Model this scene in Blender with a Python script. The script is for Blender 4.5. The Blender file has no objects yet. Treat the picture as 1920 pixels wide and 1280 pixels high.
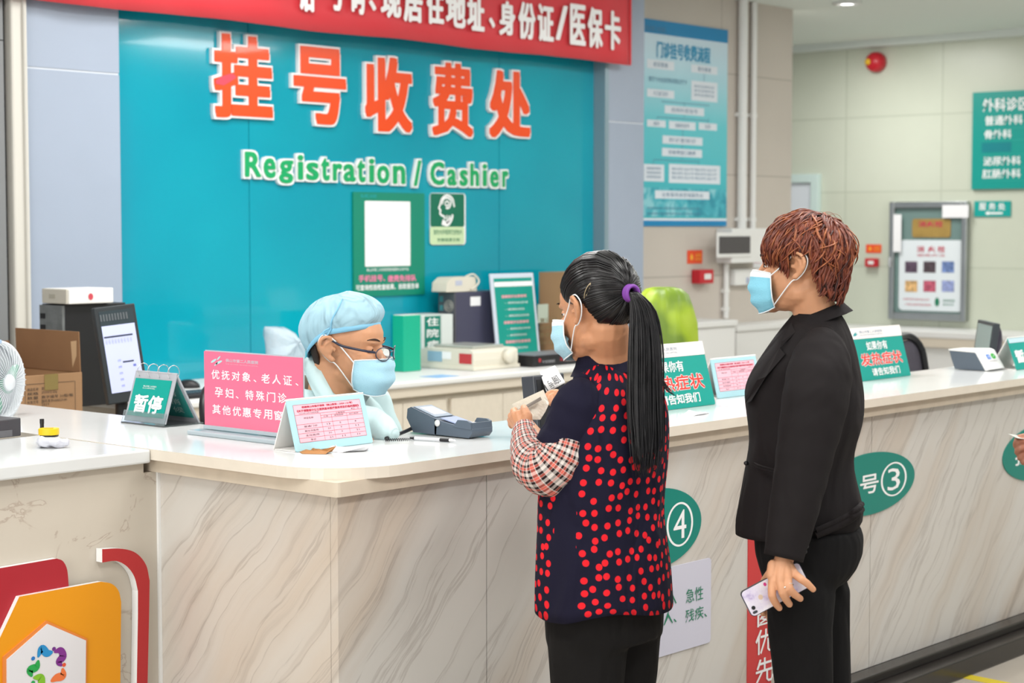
import bpy, bmesh, math, random
from mathutils import Vector, Matrix, noise
random.seed(7)
V = Vector
PI = math.pi
C = bpy.context.scene.collection

# ---------------------------------------------------------------- camera, world, lights, exposure
F = 3400.0                      # focal length in pixels of the 1920 x 1280 frame
PITCH, YAW, EYE = math.radians(3.58), math.radians(41.3), 1.6
fw = V((math.cos(YAW)*math.cos(PITCH), math.sin(YAW)*math.cos(PITCH), -math.sin(PITCH)))
rt = V((math.sin(YAW), -math.cos(YAW), 0.0))
upv = rt.cross(fw)
EYEP = V((0, 0, EYE))
fh = V((math.cos(YAW), math.sin(YAW), 0.0))   # horizontal viewing direction
cam = bpy.data.cameras.new('camera')
camo = bpy.data.objects.new('camera', cam)
C.objects.link(camo)
m3 = Matrix((rt, upv, -fw)).transposed()
camo.matrix_world = Matrix.Translation(EYEP) @ m3.to_4x4()
cam.sensor_width = 36.0
cam.lens = F/1920*36.0
cam.clip_end = 200
cam.dof.use_dof = True
cam.dof.focus_distance = 4.75
cam.dof.aperture_fstop = 4.6
sc = bpy.context.scene
sc.camera = camo
sc.view_settings.view_transform = 'Standard'
sc.view_settings.look = 'None'
sc.view_settings.gamma = 1
sc.view_settings.use_curve_mapping = False
sc.view_settings.exposure = 0.28
w = bpy.data.worlds.new('world'); sc.world = w
w.use_nodes = True
w.node_tree.nodes['Background'].inputs[0].default_value = (0.93, 0.96, 1.0, 1)
w.node_tree.nodes['Background'].inputs[1].default_value = 0.60
ZC = 3.1                        # ceiling height

def area(name, loc, sx, sy, power, col=(1, 1, 1), rot=(0, 0, 0)):
    l = bpy.data.lights.new(name, 'AREA'); l.shape = 'RECTANGLE'; l.size = sx; l.size_y = sy
    l.energy = power; l.color = col
    o = bpy.data.objects.new(name, l); C.objects.link(o); o.location = loc; o.rotation_euler = rot
    return o
for (x, y, p) in ((1.2, 0.8, 34), (3.6, 0.8, 34), (6.4, 0.8, 30), (9.5, 1.6, 34), (1.4, 2.9, 30), (4.4, 2.2, 30), (7.4, 2.6, 30),
                  (2.6, 4.6, 34), (5.2, 4.6, 38), (8.0, 4.6, 34), (11.2, 4.4, 34), (11.6, 7.2, 38), (5.0, 5.6, 20)):
    area('ceiling_panel_light', (x, y, ZC-0.02), 1.2, 0.6, p, (1.0, 0.985, 0.965))

# area lamp added to brighten left-facing sides, standing in for window daylight
area('left_fill_light', (-2.6, 1.6, 1.9), 4.5, 2.2, 150, (1.0, 0.97, 0.92), (0, math.radians(-90), 0))

# ---------------------------------------------------------------- helpers
def ray(px, py):
    return fw + rt*((px-960)/F) - upv*((py-640)/F)
def PZ(px, py, z):
    r = ray(px, py); return EYEP + r*((z-EYE)/r.z)
def PX(px, py, x):
    r = ray(px, py); return EYEP + r*(x/r.x)
def PY(px, py, y):
    r = ray(px, py); return EYEP + r*(y/r.y)
def PD(px, py, d):
    return EYEP + ray(px, py)*d
def solve2(A, d1, d2, px, py):
    """s, t such that A + s*d1 + t*d2 lies on the sight line through px, py"""
    v = A - EYEP; a = (px-960)/F; b = -(py-640)/F
    def row(k, axis): return axis.dot(d1)-k*fw.dot(d1), axis.dot(d2)-k*fw.dot(d2), -(axis.dot(v)-k*fw.dot(v))
    r1 = row(a, rt); r2 = row(b, upv)
    det = r1[0]*r2[1]-r1[1]*r2[0]
    return (r1[2]*r2[1]-r1[1]*r2[2])/det, (r1[0]*r2[2]-r1[2]*r2[0])/det

class Fr:
    """a local frame: origin, u, v, n"""
    def __init__(s, o, u, v, n=None):
        s.o = V(o); s.u = V(u).normalized(); v = V(v)
        s.v = (v - s.u*v.dot(s.u)).normalized(); s.n = V(n) if n else s.u.cross(s.v)
    def p(s, a, b, c=0.0): return s.o + s.u*a + s.v*b + s.n*c
    def uv(s, px, py):
        r = ray(px, py); t = (s.o-EYEP).dot(s.n)/r.dot(s.n); q = EYEP + r*t - s.o
        return q.dot(s.u), q.dot(s.v)
    def rect(s, x0, y0, x1, y1):
        """frame coordinates of a pixel box: a0, a1, b0 (low), b1 (high), from its centre lines"""
        a0 = s.uv(x0, (y0+y1)/2)[0]; a1 = s.uv(x1, (y0+y1)/2)[0]
        xm = (x0+x1)/2
        return a0, a1, s.uv(xm, y1)[1], s.uv(xm, y0)[1]
    def off(s, c): return Fr(s.o + s.n*c, s.u, s.v, s.n)

class MB:
    def __init__(s): s.v = []; s.f = []; s.m = []; s.uv = {}; s.sm = []
    def add(s, vs, fs, mi=0, uvs=None, smooth=False):
        b = len(s.v); s.v += [V(x) for x in vs]
        for k, f in enumerate(fs):
            if uvs: s.uv[len(s.f)] = uvs[k]
            s.f.append([b+i for i in f]); s.m.append(mi); s.sm.append(smooth)
        return s
    def box(s, x0, x1, y0, y1, z0, z1, mi=0):
        return s.fbox(WORLD, x0, x1, y0, y1, z0, z1, mi)
    def fbox(s, fr, a0, a1, b0, b1, c0, c1, mi=0):
        vs = [fr.p(a, b, c) for a in (a0, a1) for b in (b0, b1) for c in (c0, c1)]
        fs = [(0, 1, 3, 2), (4, 6, 7, 5), (0, 4, 5, 1), (2, 3, 7, 6), (0, 2, 6, 4), (1, 5, 7, 3)]
        if (V(fr.u).cross(fr.v)).dot(fr.n)*(a1-a0)*(b1-b0)*(c1-c0) < 0: fs = [f[::-1] for f in fs]
        return s.add(vs, fs, mi)
    def rbox(s, fr, a0, a1, b0, b1, c0, c1, r=0.01, mi=0, seg=4):
        pts = rrect(a0, a1, b0, b1, r, seg); return s.prism(fr, pts, c0, c1, mi)
    def prism(s, fr, pts, c0, c1, mi=0, mi_top=None):
        n = len(pts); ar = sum(pts[i][0]*pts[(i+1) % n][1]-pts[(i+1) % n][0]*pts[i][1] for i in range(n))
        if ar*(c1-c0)*V(fr.u).cross(fr.v).dot(fr.n) < 0: pts = pts[::-1]
        vs = [fr.p(a, b, c0) for a, b in pts] + [fr.p(a, b, c1) for a, b in pts]
        fs = [(i, (i+1) % n, n+(i+1) % n, n+i) for i in range(n)]
        s.add(vs, fs, mi); s.add(vs[:n], [tuple(range(n))[::-1]], mi)
        return s.add(vs[n:], [tuple(range(n))], mi if mi_top is None else mi_top)
    def poly(s, fr, pts, c=0.0, mi=0):
        n = len(pts); ar = sum(pts[i][0]*pts[(i+1) % n][1]-pts[(i+1) % n][0]*pts[i][1] for i in range(n))
        if ar*V(fr.u).cross(fr.v).dot(fr.n) < 0: pts = pts[::-1]
        return s.add([fr.p(a, b, c) for a, b in pts], [tuple(range(n))], mi)
    def quad(s, fr, a0, a1, b0, b1, c=0.0, mi=0):
        return s.poly(fr, [(a0, b0), (a1, b0), (a1, b1), (a0, b1)], c, mi)
    def tube(s, pts, r, n=8, mi=0, cap=True, flat=1.0, ref=None, closed=False):
        """tube along pts; r a number or a list; flat squeezes it along ref"""
        pts = [V(p) for p in pts]; k = len(pts); rr = r if isinstance(r, (list, tuple)) else [r]*k
        vs = []; prev = None
        for i, p in enumerate(pts):
            if closed: t = pts[(i+1) % k]-pts[i-1]
            else: t = pts[min(i+1, k-1)]-pts[max(i-1, 0)]
            t = t.normalized() if t.length > 1e-9 else V((0, 0, 1))
            if prev is None:
                a = V(ref) if ref else (V((0, 0, 1)) if abs(t.z) < 0.9 else V((1, 0, 0)))
            else: a = V(ref) if ref else prev
            a = a - t*a.dot(t)
            if a.length < 1e-6: a = t.orthogonal()
            a.normalize(); b = t.cross(a); prev = a
            for j in range(n):
                th = 2*PI*j/n; vs.append(p + a*(math.cos(th)*rr[i]*flat) + b*(math.sin(th)*rr[i]))
        fs = []; uvs = []; L = 0
        ls = [0]
        for i in range(1, k): L += (pts[i]-pts[i-1]).length; ls.append(L)
        rm = sum(rr)/k
        for i in range(k if closed else k-1):
            i2 = (i+1) % k
            for j in range(n):
                j2 = (j+1) % n; fs.append((i*n+j, i*n+j2, i2*n+j2, i2*n+j))
                u0, u1 = 2*PI*rm*j/n, 2*PI*rm*(j+1)/n; l0, l1 = ls[i], ls[i2] if i2 else ls[i]+.01
                uvs.append(((u0, l0), (u1, l0), (u1, l1), (u0, l1)))
        s.add(vs, fs, mi, uvs, smooth=True)
        if cap and not closed:
            s.add(vs[:n], [tuple(range(n))[::-1]], mi); s.add(vs[-n:], [tuple(range(n))], mi)
        return s
    def capsule(s, pts, rr, n=12, mi=0):
        """limb with rounded ends"""
        pts = [V(p) for p in pts]; s.tube(pts, rr, n, mi)
        s.ball(pts[0], rr[0], mi=mi); s.ball(pts[-1], rr[-1], mi=mi); return s
    def ball(s, c, r, fr=None, n=12, mi=0):
        c = V(c); r = r if isinstance(r, (list, tuple)) else (r, r, r)
        ax = (fr.u, fr.v, fr.n) if fr else (V((1, 0, 0)), V((0, 1, 0)), V((0, 0, 1)))
        vs = []; h = n//2
        for i in range(1, h):
            ph = PI*i/h
            for j in range(n):
                th = 2*PI*j/n
                vs.append(c+ax[0]*(r[0]*math.sin(ph)*math.cos(th))+ax[1]*(r[1]*math.sin(ph)*math.sin(th))+ax[2]*(r[2]*math.cos(ph)))
        vs.append(c+ax[2]*r[2]); vs.append(c-ax[2]*r[2]); t = len(vs)-2
        fs = []
        for j in range(n):
            j2 = (j+1) % n; fs.append((t, j, j2)); fs.append((t+1, (h-2)*n+j2, (h-2)*n+j))
            for i in range(h-2): fs.append((i*n+j, (i+1)*n+j, (i+1)*n+j2, i*n+j2))
        return s.add(vs, fs, mi, smooth=True)
    def loft(s, rings, mi=0, cap=True, mif=None, circ=None):
        """rings: list of lists of points; mif(i, j) picks a material; uv in metres"""
        n = len(rings[0]); vs = [p for r in rings for p in r]; fs = []; uvs = []; L = [0]
        for i in range(1, len(rings)):
            ca = sum(rings[i-1], V((0, 0, 0)))/n; cb = sum(rings[i], V((0, 0, 0)))/n; L.append(L[-1]+(cb-ca).length)
        mid = rings[len(rings)//2]; cum = [0]
        for j in range(n): cum.append(cum[-1]+(mid[(j+1) % n]-mid[j]).length)
        for i in range(len(rings)-1):
            for j in range(n):
                j2 = (j+1) % n; fs.append((i*n+j, i*n+j2, (i+1)*n+j2, (i+1)*n+j))
                uvs.append(((cum[j], L[i]), (cum[j+1], L[i]), (cum[j+1], L[i+1]), (cum[j], L[i+1])))
        b = len(s.v); s.v += [V(x) for x in vs]
        for k, f in enumerate(fs):
            i, j = divmod(k, n); s.uv[len(s.f)] = uvs[k]
            s.f.append([b+q for q in f]); s.m.append(mif(i, j) if mif else mi); s.sm.append(True)
        if cap:
            s.f.append([b+q for q in range(n)][::-1]); s.m.append(mi); s.sm.append(False)
            e = b+len(vs)-n; s.f.append([e+q for q in range(n)]); s.m.append(mi); s.sm.append(False)
        return s
    def lathe(s, c, prof, n=24, axis=None, mi=0):
        fr = axis or WORLD; c = V(c)
        rings = [[c + fr.u*(r*math.cos(2*PI*j/n)) + fr.v*(r*math.sin(2*PI*j/n)) + fr.n*z for j in range(n)] for r, z in prof]
        return s.loft(rings, mi)
    def text(s, fr, txt, a0, a1, b0, b1, c=0.0008, mi=0, bold=0.0, extrude=0.0, res=2, rot=0, rad=None):
        """lettering fitted into a box of the frame; heavier weight by strokes widened all round"""
        rad = bold*(b1-b0) if rad is None else rad
        vs, fs = text_geo(txt, 0.0, extrude, res)
        if not vs: return s
        x0 = min(v[0] for v in vs); x1 = max(v[0] for v in vs); y0 = min(v[1] for v in vs); y1 = max(v[1] for v in vs)
        a0 += rad; a1 -= rad; b0 += rad; b1 -= rad
        sx = (a1-a0)/max(x1-x0, 1e-6); sy = (b1-b0)/max(y1-y0, 1e-6)
        flip = V(fr.u).cross(fr.v).dot(fr.n) < 0
        nk = 0 if rad <= 0 else (16 if rad > .008 else 6)
        for k in range(nk+1):
            dx, dy = (rad*math.cos(2*PI*k/nk), rad*math.sin(2*PI*k/nk)) if k < nk else (0, 0)
            if nk == 16 and k < nk: q_ = max(abs(dx), abs(dy))/rad; dx, dy = dx/q_*(.92+.004*k)+.00011*k, dy/q_*(.98-.004*k)-.00009*k
            out = []; ez = k*.00003
            for v in vs:
                a = (v[0]-x0)*sx; b = (v[1]-y0)*sy
                if rot: a, b = (a1-a0)-a, (b1-b0)-b
                out.append(fr.p(a0+a+dx, b0+b+dy, c+v[2]+ez))
            s.add(out, [f[::-1] for f in fs] if flip else fs, mi)
        return s
    def copy_geo(s): return s
WORLD = Fr((0, 0, 0), (1, 0, 0), (0, 1, 0), (0, 0, 1))

def rrect(a0, a1, b0, b1, r, seg=4):
    r = min(r, (a1-a0)/2*.999, (b1-b0)/2*.999); pts = []
    for cx, cy, t0 in ((a1-r, b1-r, 0), (a0+r, b1-r, 90), (a0+r, b0+r, 180), (a1-r, b0+r, 270)):
        for k in range(seg+1):
            t = math.radians(t0+90*k/seg); pts.append((cx+r*math.cos(t), cy+r*math.sin(t)))
    return pts
def ellipse(ca, cb, ra, rb, n=40): return [(ca+ra*math.cos(2*PI*i/n), cb+rb*math.sin(2*PI*i/n)) for i in range(n)]

_tc = {}
def text_geo(txt, bold=0.0, extrude=0.0, res=2):
    key = (txt, bold, extrude, res)
    if key in _tc: return _tc[key]
    cu = bpy.data.curves.new('lettering', 'FONT'); cu.body = txt; cu.offset = bold; cu.extrude = extrude; cu.resolution_u = res
    o = bpy.data.objects.new('lettering', cu); C.objects.link(o)
    dg = bpy.context.evaluated_depsgraph_get(); dg.update(); me = o.evaluated_get(dg).to_mesh()
    vs = [tuple(v.co) for v in me.vertices]; fs = [tuple(p.vertices) for p in me.polygons]
    o.evaluated_get(dg).to_mesh_clear(); bpy.data.objects.remove(o); bpy.data.curves.remove(cu)
    _tc[key] = (vs, fs); return vs, fs

def build(name, mb, mats, parent=None, smooth=None, bevel=0, bseg=2, subd=0):
    """link one MB as one mesh object; coordinates of mb are world coordinates"""
    me = bpy.data.meshes.new(name)
    loc = V((0, 0, 0))
    par = parent; chain = V((0, 0, 0))
    while par is not None: chain = chain + V(par.location); par = par.parent
    if parent is None:
        xs = [v.x for v in mb.v]; ys = [v.y for v in mb.v]; zs = [v.z for v in mb.v]
        loc = V(((min(xs)+max(xs))/2, (min(ys)+max(ys))/2, min(zs)))
        chain = loc
    me.from_pydata([tuple(v-chain) for v in mb.v], [], mb.f); me.validate(clean_customdata=False)
    if not isinstance(mats, (list, tuple)): mats = [mats]
    for m in mats: me.materials.append(m)
    if len(me.polygons) == len(mb.f):
        for i, p in enumerate(me.polygons):
            p.material_index = mb.m[i]; p.use_smooth = mb.sm[i] if smooth is None else smooth
        if mb.uv:
            ul = me.uv_layers.new(name='uv')
            for i, p in enumerate(me.polygons):
                if i in mb.uv:
                    for k, li in enumerate(p.loop_indices): ul.data[li].uv = mb.uv[i][k]
    o = bpy.data.objects.new(name, me); C.objects.link(o); o.location = loc; o.parent = parent
    if bevel:
        b = o.modifiers.new('bevel', 'BEVEL'); b.width = bevel; b.segments = bseg; b.limit_method = 'ANGLE'; b.angle_limit = math.radians(40)
    if subd:
        b = o.modifiers.new('subdivision', 'SUBSURF'); b.levels = subd; b.render_levels = subd
    return o
def thing(name, label, cat, loc, group=None):
    o = bpy.data.objects.new(name, None); C.objects.link(o); o.location = V(loc); o.empty_display_size = .05
    o['label'] = label; o['category'] = cat
    if group: o['group'] = group
    return o
def tag(o, label, cat, group=None, kind=None):
    o['label'] = label; o['category'] = cat
    if group: o['group'] = group
    if kind: o['kind'] = kind
    return o
def struct(o): o['kind'] = 'structure'; return o
def fuse(mb, voxel=0.006, smooth=4):
    """one continuous surface from overlapping closed pieces"""
    me = bpy.data.meshes.new('t'); me.from_pydata([tuple(v) for v in mb.v], [], mb.f)
    bm = bmesh.new(); bm.from_mesh(me); bmesh.ops.recalc_face_normals(bm, faces=bm.faces); bm.to_mesh(me); bm.free()
    o = bpy.data.objects.new('t', me); C.objects.link(o)
    r = o.modifiers.new('r', 'REMESH'); r.mode = 'VOXEL'; r.voxel_size = voxel
    if smooth:
        k = o.modifiers.new('s', 'SMOOTH'); k.factor = .5; k.iterations = smooth
    dg = bpy.context.evaluated_depsgraph_get(); dg.update(); e = o.evaluated_get(dg).to_mesh()
    out = MB(); out.add([v.co.copy() for v in e.vertices], [tuple(p.vertices) for p in e.polygons], smooth=True)
    o.evaluated_get(dg).to_mesh_clear(); bpy.data.objects.remove(o); bpy.data.meshes.remove(me)
    return out
def merge(*mbs):
    out = MB()
    for m in mbs:
        b = len(out.v); out.v += m.v
        for i, f in enumerate(m.f):
            if i in m.uv: out.uv[len(out.f)] = m.uv[i]
            out.f.append([b+k for k in f]); out.m.append(m.m[i]); out.sm.append(m.sm[i])
    return out
def spline(pts, n=8):
    """Catmull-Rom through points (tuples or vectors)"""
    pts = [V(p) for p in pts]; q = [pts[0]*2-pts[1]]+pts+[pts[-1]*2-pts[-2]]; out = []
    for i in range(1, len(q)-2):
        for k in range(n):
            t = k/n; a, b, c, d = q[i-1], q[i], q[i+1], q[i+2]
            out.append(0.5*((2*b)+(c-a)*t+(2*a-5*b+4*c-d)*t*t+(3*b-a-3*c+d)*t**3))
    out.append(pts[-1]); return out
def lerpl(vals, n=8):
    return [v.x for v in spline([(x, 0, 0) for x in vals], n)]

# ---------------------------------------------------------------- materials
def hexc(h):
    h = h.lstrip('#'); c = [int(h[i:i+2], 16)/255 for i in (0, 2, 4)]
    return tuple(x/12.92 if x <= .04045 else ((x+.055)/1.055)**2.4 for x in c)+(1,)
def mat(name, col, rough=.5, metal=0, spec=.5, coat=0, sheen=0, noise_amt=0, noise_scale=8, bump=0, bump_scale=60, emit=0, trans=0, alpha=1, sss=0, ior=1.45):
    m = bpy.data.materials.new(name); m.use_nodes = True; nt = m.node_tree; b = nt.nodes['Principled BSDF']
    c = hexc(col) if isinstance(col, str) else tuple(col)+(1,)*(4-len(col))
    b.inputs['Base Color'].default_value = c; b.inputs['Roughness'].default_value = rough; b.inputs['Metallic'].default_value = metal
    b.inputs['Specular IOR Level'].default_value = spec; b.inputs['Coat Weight'].default_value = coat
    b.inputs['Sheen Weight'].default_value = sheen; b.inputs['Transmission Weight'].default_value = trans; b.inputs['Alpha'].default_value = alpha
    b.inputs['IOR'].default_value = ior
    if sss: b.inputs['Subsurface Weight'].default_value = sss; b.inputs['Subsurface Radius'].default_value = (.01, .004, .002)
    if emit: b.inputs['Emission Color'].default_value = c; b.inputs['Emission Strength'].default_value = emit
    tc = nt.nodes.new('ShaderNodeTexCoord')
    if noise_amt:
        n = nt.nodes.new('ShaderNodeTexNoise'); n.inputs['Scale'].default_value = noise_scale; n.inputs['Detail'].default_value = 5
        nt.links.new(tc.outputs['Object'], n.inputs['Vector'])
        r = nt.nodes.new('ShaderNodeMapRange'); r.inputs[1].default_value = .3; r.inputs[2].default_value = .7
        r.inputs[3].default_value = 1-noise_amt; r.inputs[4].default_value = 1+noise_amt
        nt.links.new(n.outputs['Fac'], r.inputs[0])
        mx = nt.nodes.new('ShaderNodeVectorMath'); mx.operation = 'SCALE'; mx.inputs[0].default_value = c[:3]
        nt.links.new(r.outputs[0], mx.inputs['Scale']); nt.links.new(mx.outputs[0], b.inputs['Base Color'])
    if bump:
        n2 = nt.nodes.new('ShaderNodeTexNoise'); n2.inputs['Scale'].default_value = bump_scale; n2.inputs['Detail'].default_value = 4
        nt.links.new(tc.outputs['Object'], n2.inputs['Vector'])
        bp = nt.nodes.new('ShaderNodeBump'); bp.inputs['Strength'].default_value = bump; bp.inputs['Distance'].default_value = .01
        nt.links.new(n2.outputs['Fac'], bp.inputs['Height']); nt.links.new(bp.outputs[0], b.inputs['Normal'])
    return m
def nodes(m): return m.node_tree, m.node_tree.nodes['Principled BSDF']
def N(nt, t, **kw):
    n = nt.nodes.new('ShaderNode'+t)
    for k, v in kw.items():
        if hasattr(n, k) and not k[0].isupper(): setattr(n, k, v)
        else: n.inputs[k.replace('_', ' ')].default_value = v
    return n
def ramp(nt, stops, interp='LINEAR'):
    r = nt.nodes.new('ShaderNodeValToRGB'); e = r.color_ramp.elements; r.color_ramp.interpolation = interp
    while len(e) < len(stops): e.new(.5)
    for i, (p, c) in enumerate(stops): e[i].position = p; e[i].color = hexc(c) if isinstance(c, str) else tuple(c)+(1,)*(4-len(c))
    return r
def tile_mat(name, c1, c2, mortar, su, sv, axis, ou=0.0, ov=0.0, rough=.3, msize=.006, offset=0.0, nscale=3, bump=.0):
    """tiles su wide and sv high; axis 'xz', 'yz' or 'xy'; seams pass through ou, ov"""
    m = mat(name, c1, rough); nt, b = nodes(m)
    g = N(nt, 'NewGeometry'); sp = N(nt, 'SeparateXYZ'); nt.links.new(g.outputs['Position'], sp.inputs[0])
    cb = N(nt, 'CombineXYZ')
    for k, (ax, o, s_) in enumerate(((axis[0], ou, su), (axis[1], ov, sv))):
        a = N(nt, 'Math', operation='SUBTRACT'); a.inputs[1].default_value = o
        nt.links.new(sp.outputs[ax.upper()], a.inputs[0]); nt.links.new(a.outputs[0], cb.inputs[k])
    br = N(nt, 'TexBrick'); br.offset = offset; br.inputs['Scale'].default_value = 1.0
    br.inputs['Brick Width'].default_value = su; br.inputs['Row Height'].default_value = sv
    br.inputs['Mortar Size'].default_value = msize; br.inputs['Mortar Smooth'].default_value = .3
    br.inputs['Color1'].default_value = hexc(c1); br.inputs['Color2'].default_value = hexc(c2); br.inputs['Mortar'].default_value = hexc(mortar)
    nt.links.new(cb.outputs[0], br.inputs['Vector'])
    no = N(nt, 'TexNoise'); no.inputs['Scale'].default_value = nscale; no.inputs['Detail'].default_value = 6
    nt.links.new(g.outputs['Position'], no.inputs['Vector'])
    mr = N(nt, 'MapRange'); mr.inputs[3].default_value = .95; mr.inputs[4].default_value = 1.05; nt.links.new(no.outputs['Fac'], mr.inputs[0])
    mx = N(nt, 'VectorMath', operation='SCALE'); nt.links.new(br.outputs['Color'], mx.inputs[0]); nt.links.new(mr.outputs[0], mx.inputs['Scale'])
    nt.links.new(mx.outputs[0], b.inputs['Base Color'])
    return m
def marble_mat(name, base='#d9d1c6', warm='#cdb9a4', vein='#8f8076', flip=1):
    m = mat(name, base, .28); nt, b = nodes(m)
    g = N(nt, 'NewGeometry'); sp = N(nt, 'SeparateXYZ'); nt.links.new(g.outputs['Position'], sp.inputs[0])
    s_ = N(nt, 'Math', operation='SUBTRACT'); nt.links.new(sp.outputs['X'], s_.inputs[0]); nt.links.new(sp.outputs['Y'], s_.inputs[1])
    cb = N(nt, 'CombineXYZ'); nt.links.new(s_.outputs[0], cb.inputs[0]); nt.links.new(sp.outputs['Z'], cb.inputs[1])
    mp = N(nt, 'Mapping', vector_type='TEXTURE'); mp.inputs['Rotation'].default_value = (0, 0, math.radians(50)); nt.links.new(cb.outputs[0], mp.inputs[0])
    wob = N(nt, 'TexNoise'); wob.inputs['Scale'].default_value = 2.2; wob.inputs['Detail'].default_value = 3
    nt.links.new(cb.outputs[0], wob.inputs['Vector'])
    wm = N(nt, 'VectorMath', operation='SCALE'); wm.inputs['Scale'].default_value = .14; nt.links.new(wob.outputs['Color'], wm.inputs[0])
    ad = N(nt, 'VectorMath', operation='ADD'); nt.links.new(mp.outputs[0], ad.inputs[0]); nt.links.new(wm.outputs[0], ad.inputs[1])
    def streak(sx, sy, scale, det, seed):
        q = N(nt, 'Mapping'); q.inputs['Scale'].default_value = (sx, sy, 1); q.inputs['Location'].default_value = (seed, seed*1.7, seed)
        nt.links.new(ad.outputs[0], q.inputs[0])
        n = N(nt, 'TexNoise'); n.inputs['Scale'].default_value = scale; n.inputs['Detail'].default_value = det; n.inputs['Roughness'].default_value = .6
        nt.links.new(q.outputs[0], n.inputs['Vector']); return n
    n1 = streak(.5, 10, .9, 7, 3.1); r1 = ramp(nt, ((.0, (0, 0, 0)), (.485, (0, 0, 0)), (.5, (1, 1, 1)), (.52, (.12,)*3), (.6, (0, 0, 0))))
    nt.links.new(n1.outputs['Fac'], r1.inputs[0])
    n2 = streak(.35, 2.6, .9, 4, 9.3); r2 = ramp(nt, ((.45, (0, 0, 0)), (.68, (.85, .85, .85)))); nt.links.new(n2.outputs['Fac'], r2.inputs[0])
    n3 = streak(.5, 20, 1.4, 7, 5.7); r3 = ramp(nt, ((.5, (0, 0, 0)), (.68, (1, 1, 1)))); nt.links.new(n3.outputs['Fac'], r3.inputs[0])
    c0 = N(nt, 'Mix', data_type='RGBA'); c0.inputs[6].default_value = hexc(base); c0.inputs[7].default_value = hexc(warm)
    nt.links.new(r2.outputs[0], c0.inputs[0])
    mm = N(nt, 'Math', operation='MULTIPLY'); nt.links.new(r3.outputs[0], mm.inputs[0]); nt.links.new(r2.outputs[0], mm.inputs[1])
    m2 = N(nt, 'Math', operation='MULTIPLY'); nt.links.new(mm.outputs[0], m2.inputs[0]); m2.inputs[1].default_value = .62
    c1 = N(nt, 'Mix', data_type='RGBA'); nt.links.new(c0.outputs[2], c1.inputs[6]); c1.inputs[7].default_value = hexc(vein); nt.links.new(m2.outputs[0], c1.inputs[0])
    m4 = N(nt, 'Math', operation='MULTIPLY'); nt.links.new(r1.outputs[0], m4.inputs[0]); m4.inputs[1].default_value = .36
    c2 = N(nt, 'Mix', data_type='RGBA'); nt.links.new(c1.outputs[2], c2.inputs[6]); c2.inputs[7].default_value = hexc(vein); nt.links.new(m4.outputs[0], c2.inputs[0])
    nt.links.new(c2.outputs[2], b.inputs['Base Color'])
    return m

M = {}
def mk(k, *a, **kw): M[k] = mat(k, *a, **kw); return M[k]
mk('white_plastic', '#e4e4e2', .35); mk('cream_plastic', '#d8d3c4', .45); mk('black_plastic', '#1b1b1e', .4); mk('dark_grey_plastic', '#3a3d44', .45)
mk('slate_plastic', '#56606b', .4); mk('chrome', '#d0d0d0', .15, metal=1); mk('steel', '#a9adad', .3, metal=1, noise_amt=.06)
mk('cardboard', '#a5805d', .85, noise_amt=.05, noise_scale=5, bump=.05); mk('cardboard_inside', '#8a6647', .9, noise_amt=.05)
mk('ink', '#4a4038', .8); mk('tape_brown', '#8c7a48', .3)
mk('teal_board', '#0a9486', .35); mk('teal_dark', '#047a68', .35); mk('paper', '#eeeef0', .6); mk('pale_blue_paper', '#b9d9e0', .5)
mk('pink_paper', '#eab9c6', .6); mk('crimson_ink', '#c43a52', .6); mk('grey_ink', '#6a5560', .7); mk('white_ink', '#f2f2f2', .5)
mk('red_ink', '#e23a30', .5); mk('green_ink', '#1c7a5a', .5); mk('navy_ink', '#3f5f86', .6)
mk('skin', '#cc9571', .5, sss=.12, noise_amt=.05, noise_scale=30, bump=.05, bump_scale=220)
mk('skin_tan', '#c48c68', .5, sss=.12, noise_amt=.06, noise_scale=30, bump=.05, bump_scale=220)
mk('skin_dark', '#a5705a', .5, sss=.1, noise_amt=.06, noise_scale=30)
# ---------------------------------------------------------------- setting
YB, YC, YT, XF = 6.65, 6.57, 6.85, 13.0      # teal wall, grey columns, tiled wall, far wall
ZT = 1.03                                     # counter top
teal = mat('teal_glass', '#0595aa', .1, spec=.5, coat=.3)
nt, b = nodes(teal); tcn = N(nt, 'TexCoord'); g = N(nt, 'NewGeometry')
no = N(nt, 'TexNoise'); no.inputs['Scale'].default_value = 1.3; nt.links.new(g.outputs['Position'], no.inputs['Vector'])
r = ramp(nt, ((.3, '#0490a6'), (.7, '#0c9db0'))); nt.links.new(no.outputs['Fac'], r.inputs[0]); nt.links.new(r.outputs[0], b.inputs['Base Color'])
grey_panel = mat('grey_laminate', '#9aa5b6', .38, noise_amt=.02, noise_scale=3)
tile_beige = tile_mat('beige_wall_tile', '#c6bdb4', '#c2b9b0', '#aea59d', 1.2, .66, 'xz', .27, 2.61, .25, .006)
tile_far = tile_mat('pale_wall_tile', '#c9cebe', '#c5cab9', '#b6bcab', .865, .603, 'yz', 6.92, 2.495, .3, .007)
floor_m = tile_mat('floor_tile', '#b5ada2', '#b2aa9f', '#9c958b', .8, .8, 'xy', 0, 0, .15, .004)
ceil_m = mat('ceiling_white', '#dfe6e2', .8)
white_lam = mat('white_laminate', '#dcdcda', .4); cream_lam = mat('cream_laminate', '#d3cabb', .45, noise_amt=.03, noise_scale=30)
edge_lam = mat('laminate_edge', '#cfc5b5', .4)
dark_grey_wall = mat('dark_grey_wall', '#7d7f80', .5); trim_cream = mat('cream_trim', '#cfccc3', .35)

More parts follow.
